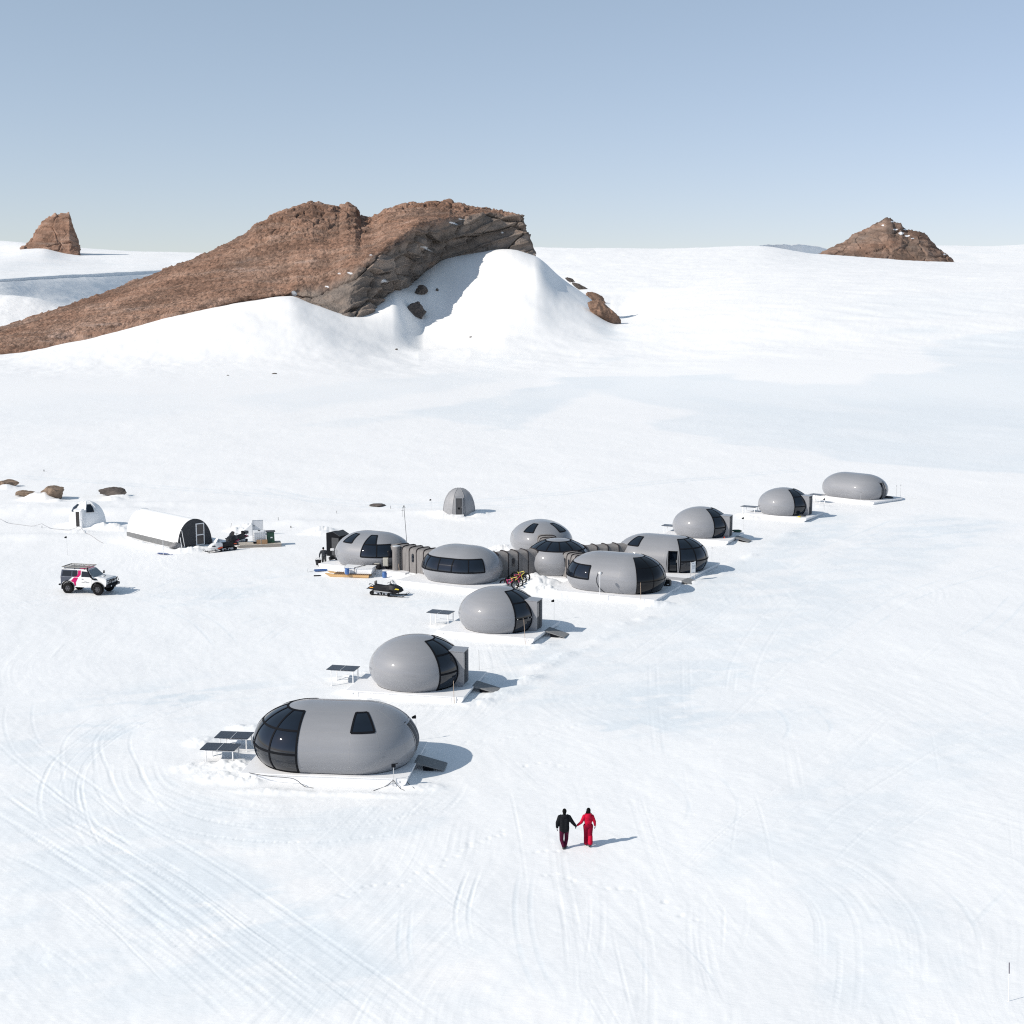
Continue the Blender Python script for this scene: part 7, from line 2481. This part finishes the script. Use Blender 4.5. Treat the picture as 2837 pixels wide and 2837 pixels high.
    bt = thing('battery_tray', 'low black tray of hoses at the foot of the beige electrical box', 'tray', (q_.x, q_.y + .25, PLZ), R(-24))
    MB().box((0, 0, .10), (.9, .36, .18)).build('tray_body', M_BLACK, bt, bevel=.03)
    hz = MB()
    for k in range(4):
        hz.tube([(-.5 + .25 * k + .12 * math.cos(a), .16 * math.sin(a), .20 + .02 * k) for a in np.linspace(0, 6.0, 14)], .028, 6)
    hz.build('hose_coil', M_RUB, bt)
    # blue pulk and black slab
    q_ = gp(888, 1582)
    pk = thing('pulk', 'blue plastic pulk lying on the snow left of the timber sledge', 'sledge', q_, R(20))
    MB().loft([[Vector((x, -.2 * k, .04)), Vector((x, -.24 * k, .16)), Vector((x, -.21 * k, .16)), Vector((x, -.17 * k, .07)), Vector((x, .17 * k, .07)), Vector((x, .21 * k, .16)), Vector((x, .24 * k, .16)), Vector((x, .2 * k, .04))] for x, k in ((-.55, .9), (-.4, 1), (.3, 1), (.5, .7), (.62, .35))]).build('pulk_hull', M_BLUE, pk, smooth=False)
    MB().tube([(-.55, 0, .10), (-.95, -.15, .03), (-1.25, -.1, .02), (-1.1, .15, .3)], .012, 6).build('tow_rope', M_ROPE, pk)
    q_ = gp(879, 1595)
    o = MB().box((0, 0, .03), (.62, .28, .07)).build('rubber_mat', M_BLACK, None, bevel=.02); o.location = q_; o.rotation_euler = (0, 0, R(12)); tag(o, 'small black mat lying on the snow below the blue pulk', 'mat')
    q_ = gp(897, 1571)
    o = MB().box((0, 0, .04), (.75, .22, .06)).build('plank', M_WOOD, None, bevel=.005); o.location = (q_.x - .05, q_.y, q_.z + .03); o.rotation_euler = (0, 0, R(-6)); tag(o, 'short timber plank under the feet of the person with the basket', 'plank')
    # black case beside the glazed pod
    Kc, Kyaw, KL, _ = PODS['K']
    q_ = G(1849, 1622, PLZ)
    cs = thing('equipment_case', 'black equipment case on the deck beside the black glazed pod end', 'case', (q_.x, q_.y, PLZ), R(-25))
    MB().box((0, 0, .22), (.58, .50, .42)).build('case_body', M_PLAS, cs, bevel=.04)
    MB().box((0, 0, .46), (.46, .40, .08)).build('lid', M_PLAS, cs, bevel=.02)
    MB().tube([(-.12, 0, .50), (-.1, 0, .60), (.1, 0, .60), (.12, 0, .50)], .02, 6).build('handle', M_PLAS, cs)
    MB().box((.12, -.255, .15), (.16, .012, .06)).build('case_label', M_WHITE, cs, smooth=False)
    # hose on the shell of K
    r = PODS['K'][3]
    pts = []
    for u, v in ((1682, 1597), (1677, 1600), (1674.5, 1612), (1675.5, 1623), (1680, 1634), (1686, 1642), (1692, 1647)):
        t_ = (v - 1597) / 50
        zz = 1.72 - 1.66 * t_
        rr = rad(max(zz, 0)) + .03
        # on the near side of the straight insert, local y = -rr
        x = (u - 1682) / 33.0 - .36
        pts.append((x, -rr, max(zz, .03)))
    MB().tube(pts, .035, 6).build('hose', M_DGREY, r)
    MB().tube([pts[0], (pts[0][0] + .18, pts[0][1] - .03, pts[0][2] - .02), (pts[0][0] + .14, pts[0][1] - .03, pts[0][2] - .16)], .045, 6).build('hose_outlet', M_DGREY, r)
    # notice board
    a, b = gp(1915, 1606), gp(1926.5, 1610)
    q_ = (a + b) / 2
    q_ = gp(1915, 1612)
    nb = thing('notice_board', 'white notice board on two posts at the foot of a wide ramp', 'notice board', q_, R(49))
    MB().box((.28, 0, 1.12), (.66, .03, .92)).build('board', M_WHITE, nb, smooth=False)
    for x in (-.06, .62):
        MB().box((x, .035, .75), (.05, .04, 1.75)).build('post', M_STEEL, nb, smooth=False)
    mk = MB()
    rr = random.Random(2)
    mk.box((.22, -.018, 1.46), (.34, .006, .035))
    for k in range(4):
        x = .10 + .12 * k
        mk.box((x, -.018, 1.18 + rr.uniform(-.03, .03)), (.03, .006, .22))
        mk.box((x + .04, -.018, 1.22 + rr.uniform(-.03, .06)), (.06, .006, .028))
        mk.box((x + .02, -.018, 1.02), (.03, .006, .10))
    mk.build('board_marking', mat('grey_ink', (.25, .28, .33), .6), nb, smooth=False)
    # odd bags on platforms
    Dc = PODS['D'][0]
    q_ = G(2041, 1474, PLZ)
    lump('bag', (q_.x, q_.y, PLZ + .12), (.55, .3, .17), -.3, 'dark green bag on the deck beside a porch, behind the notice board pod', 91, M_GREEN, cat='bag', sub=4)
    q_ = G(2221, 1430.5, PLZ)
    lump('bag', (q_.x, q_.y, PLZ + .10), (.5, .28, .15), -.3, 'dark bag with a small yellow box beside it, on a pod deck', 92, M_DGREY, cat='bag', sub=4)
    q_ = G(2214, 1433, PLZ)
    o = MB().box((0, 0, .05), (.34, .14, .10)).build('toolbox', M_YEL, None, bevel=.01); o.location = (q_.x, q_.y, PLZ); o.rotation_euler = (0, 0, R(-30)); tag(o, 'small yellow box beside the dark bag on the short pod deck', 'box')
    q_ = G(2462, 1380, PLZ)
    lump('bag', (q_.x, q_.y, PLZ + .12), (.8, .35, .16), -.6, 'dark bundle lying on the deck by the doorway of the plain end pod', 93, M_DGREY, cat='bag', sub=4)
    q_ = G(2006.5, 1491, PLZ)
    o = MB().tube([(0, 0, 0), (0, 0, .1), (.02, 0, .16)], [.09, .08, .05], 10).build('cone_base', M_REDOR, None); o.location = (q_.x, q_.y, PLZ); tag(o, 'small orange stake foot on the deck before the short pod', 'stake foot')


def build_sled_load():
    """flat timber sledge with the caged tank, right of the snowmobiles"""
    p = gp(714, 1514)
    yaw = R(14)
    rot = Matrix.Rotation(yaw, 3, 'Z')
    sl = thing('flat_sledge', 'flat grey timber sledge carrying the caged tank and the green cabinet', 'sledge', p, yaw)
    MB().prism([(-2.2, .18), (-1.7, .02), (2.25, .02), (2.3, .26), (-1.7, .26)], -.95, -.80).build('runner', M_GWOOD, sl, smooth=False)
    MB().prism([(-2.2, .18), (-1.7, .02), (2.25, .02), (2.3, .26), (-1.7, .26)], .80, .95).build('runner', M_GWOOD, sl, smooth=False)
    dk = MB()
    for y in np.linspace(-.85, .85, 8):
        dk.box((.25, y, .285), (4.1, .215, .04))
    dk.build('plank_deck', mat('snowy_planks', (.42, .38, .33), .8, var=.3, vscale=3), sl, smooth=False)
    MB().tube([(-2.0, -.6, .15), (-2.6, 0, .12), (-2.0, .6, .15)], .03, 6).build('tow_bar', M_STEEL, sl)

    def on(x, y, z=.306):
        return p + rot @ Vector((x, y, z))
    t = thing('caged_tank', 'white plastic liquid tank in a wire cage on the flat sledge', 'tank', on(.18, .15), yaw)
    MB().box((0, 0, .09), (1.2, 1.0, .16)).build('pallet', M_BLACK, t, smooth=False, bevel=.02)
    MB().box((0, 0, .70), (1.14, .94, 1.02)).build('tank_body', M_TANK, t, bevel=.08)
    cg = MB()
    for z in (.22, .42, .62, .82, 1.02, 1.2):
        for s in (-1, 1):
            cg.box((0, s * .5, z), (1.2, .02, .02)); cg.box((s * .6, 0, z), (.02, 1.0, .02))
    for x in np.linspace(-.6, .6, 7):
        for s in (-1, 1):
            cg.box((x, s * .51, .70), (.02, .02, 1.02))
    for y in np.linspace(-.5, .5, 5):
        for s in (-1, 1):
            cg.box((s * .61, y, .70), (.02, .02, 1.02))
    cg.build('wire_cage', M_STEEL, t, smooth=False)
    MB().cyl((0, 0, 1.2), (0, 0, 1.26), .12).build('lid', M_BLACK, t)
    c = thing('green_cabinet', 'dark green cabinet with a flat lid beside the caged tank', 'cabinet', on(1.28, .2), yaw)
    MB().prism([(-.36, 0), (.40, 0), (.36, 1.10), (-.36, 1.10)], -.45, .45).build('cabinet_body', M_GREEN, c, smooth=False, bevel=.02)
    MB().box((.02, 0, 1.13), (.92, 1.0, .04)).build('lid', M_DGREY, c, smooth=False)
    MB().box((.08, -.46, .55), (.2, .012, .12)).build('plate', M_WHITE, c, smooth=False)
    o = MB().box((0, 0, .22), (1.05, .05, .44)).build('plywood_board', M_PLY, None, smooth=False); o.location = on(.40, -.66); o.rotation_euler = (R(-4), 0, yaw)
    tag(o, 'plywood board propped before the caged tank', 'board')
    o = MB().box((0, 0, .24), (.06, .015, .50)).build('strap', M_BEIGE, None, smooth=False); o.parent = bpy.data.objects[[k.name for k in COL.objects if k.name.startswith('plywood_board')][0]]; o.location = (-.1, -.034, 0)
    # white chest with its lid stood open, behind the sledge
    q = gp(688, 1481)
    ch = thing('white_chest', 'white sloping chest with its lid standing open behind the caged tank', 'chest', q, R(10))
    MB().prism([(-1.15, -.05), (.45, -.05), (.45, 1.2), (.30, 1.25), (-1.0, .08)], -.55, .55).build('chest_body', M_WHITE, ch, smooth=False, bevel=.02)
    ld = MB().box((1.0, .05, 1.05), (1.08, .06, 1.05)).build('lid', mat('lid_grey_white', (.62, .64, .67), .4), ch, smooth=False)
    ld.rotation_euler = (0, 0, 0)
    eg = MB()
    for z in (.54, 1.56):
        eg.box((1.0, .012, z), (1.12, .03, .03))
    for x in (.46, 1.54):
        eg.box((x, .012, 1.05), (.03, .028, 1.0))
    eg.build('lid_edge', M_STEEL, ld, smooth=False)
    MB().box((.62, -.01, .98), (.05, .06, .16)).build('hinge', M_DGREY, ld, smooth=False)
    # shovel
    q = gp(450, 1537)
    s = thing('shovel', 'blue shovel lying on the snow at the near corner of the arched tent', 'shovel', q, R(-22))
    MB().loft([[Vector((x, -w_, .10)), Vector((x, 0, .04 + d)), Vector((x, w_, .10)), Vector((x, 0, .06 + d))] for x, w_, d in ((-.62, .16, .0), (-.2, .24, .0), (.3, .24, .02), (.62, .16, .05))]).build('blade', M_SHOVEL, s, smooth=False)
    MB().tube([(.6, 0, .08), (1.15, .1, .05)], .022, 6).build('shaft', M_SHOVEL, s)


def build_cables():
    """thin black cables on the snow round the nearest platform"""
    def cab(pts, label, r=.016, top=None):
        w_ = []
        for u, v, z in pts:
            q = G(u, v, z)
            if z < .1: q.z = max(z, zt(q.x, q.y)) + .012
            w_.append(q)
        c = catmull([tuple(q) for q in w_], 8)
        o = MB().tube([Vector(x) for x in c], r, 6).build('cable', M_DGREY, None)
        tag(o, label, 'cable')
    cab([(690, 2141, .44), (740, 2150, .44), (800, 2155, .44), (822, 2162, .44), (845, 2180, .06), (868, 2186, 0)], 'thin dark cable crossing the front edge of the nearest platform')
    cab([(1035, 2192, 0), (1070, 2178, .03), (1089, 2163, .35), (1096, 2170, .2), (1110, 2186, 0), (1120, 2190, 0)], 'dark guy cables at the foot of the sensor mast')
    cab([(1124, 2160, .36), (1134, 2176, .03), (1148, 2186, 0)], 'short dark cable at the right corner of the nearest platform')


def main():
    drifts()
    build_pods()
    build_tunnels()
    finish_terrain()
    far_country()
    rocks()
    build_solar()
    build_couple()
    build_truck()
    build_snowmobiles()
    build_bikes()
    build_huts()
    build_poles()
    build_kit()
    build_sled_load()
    build_cables()


main()
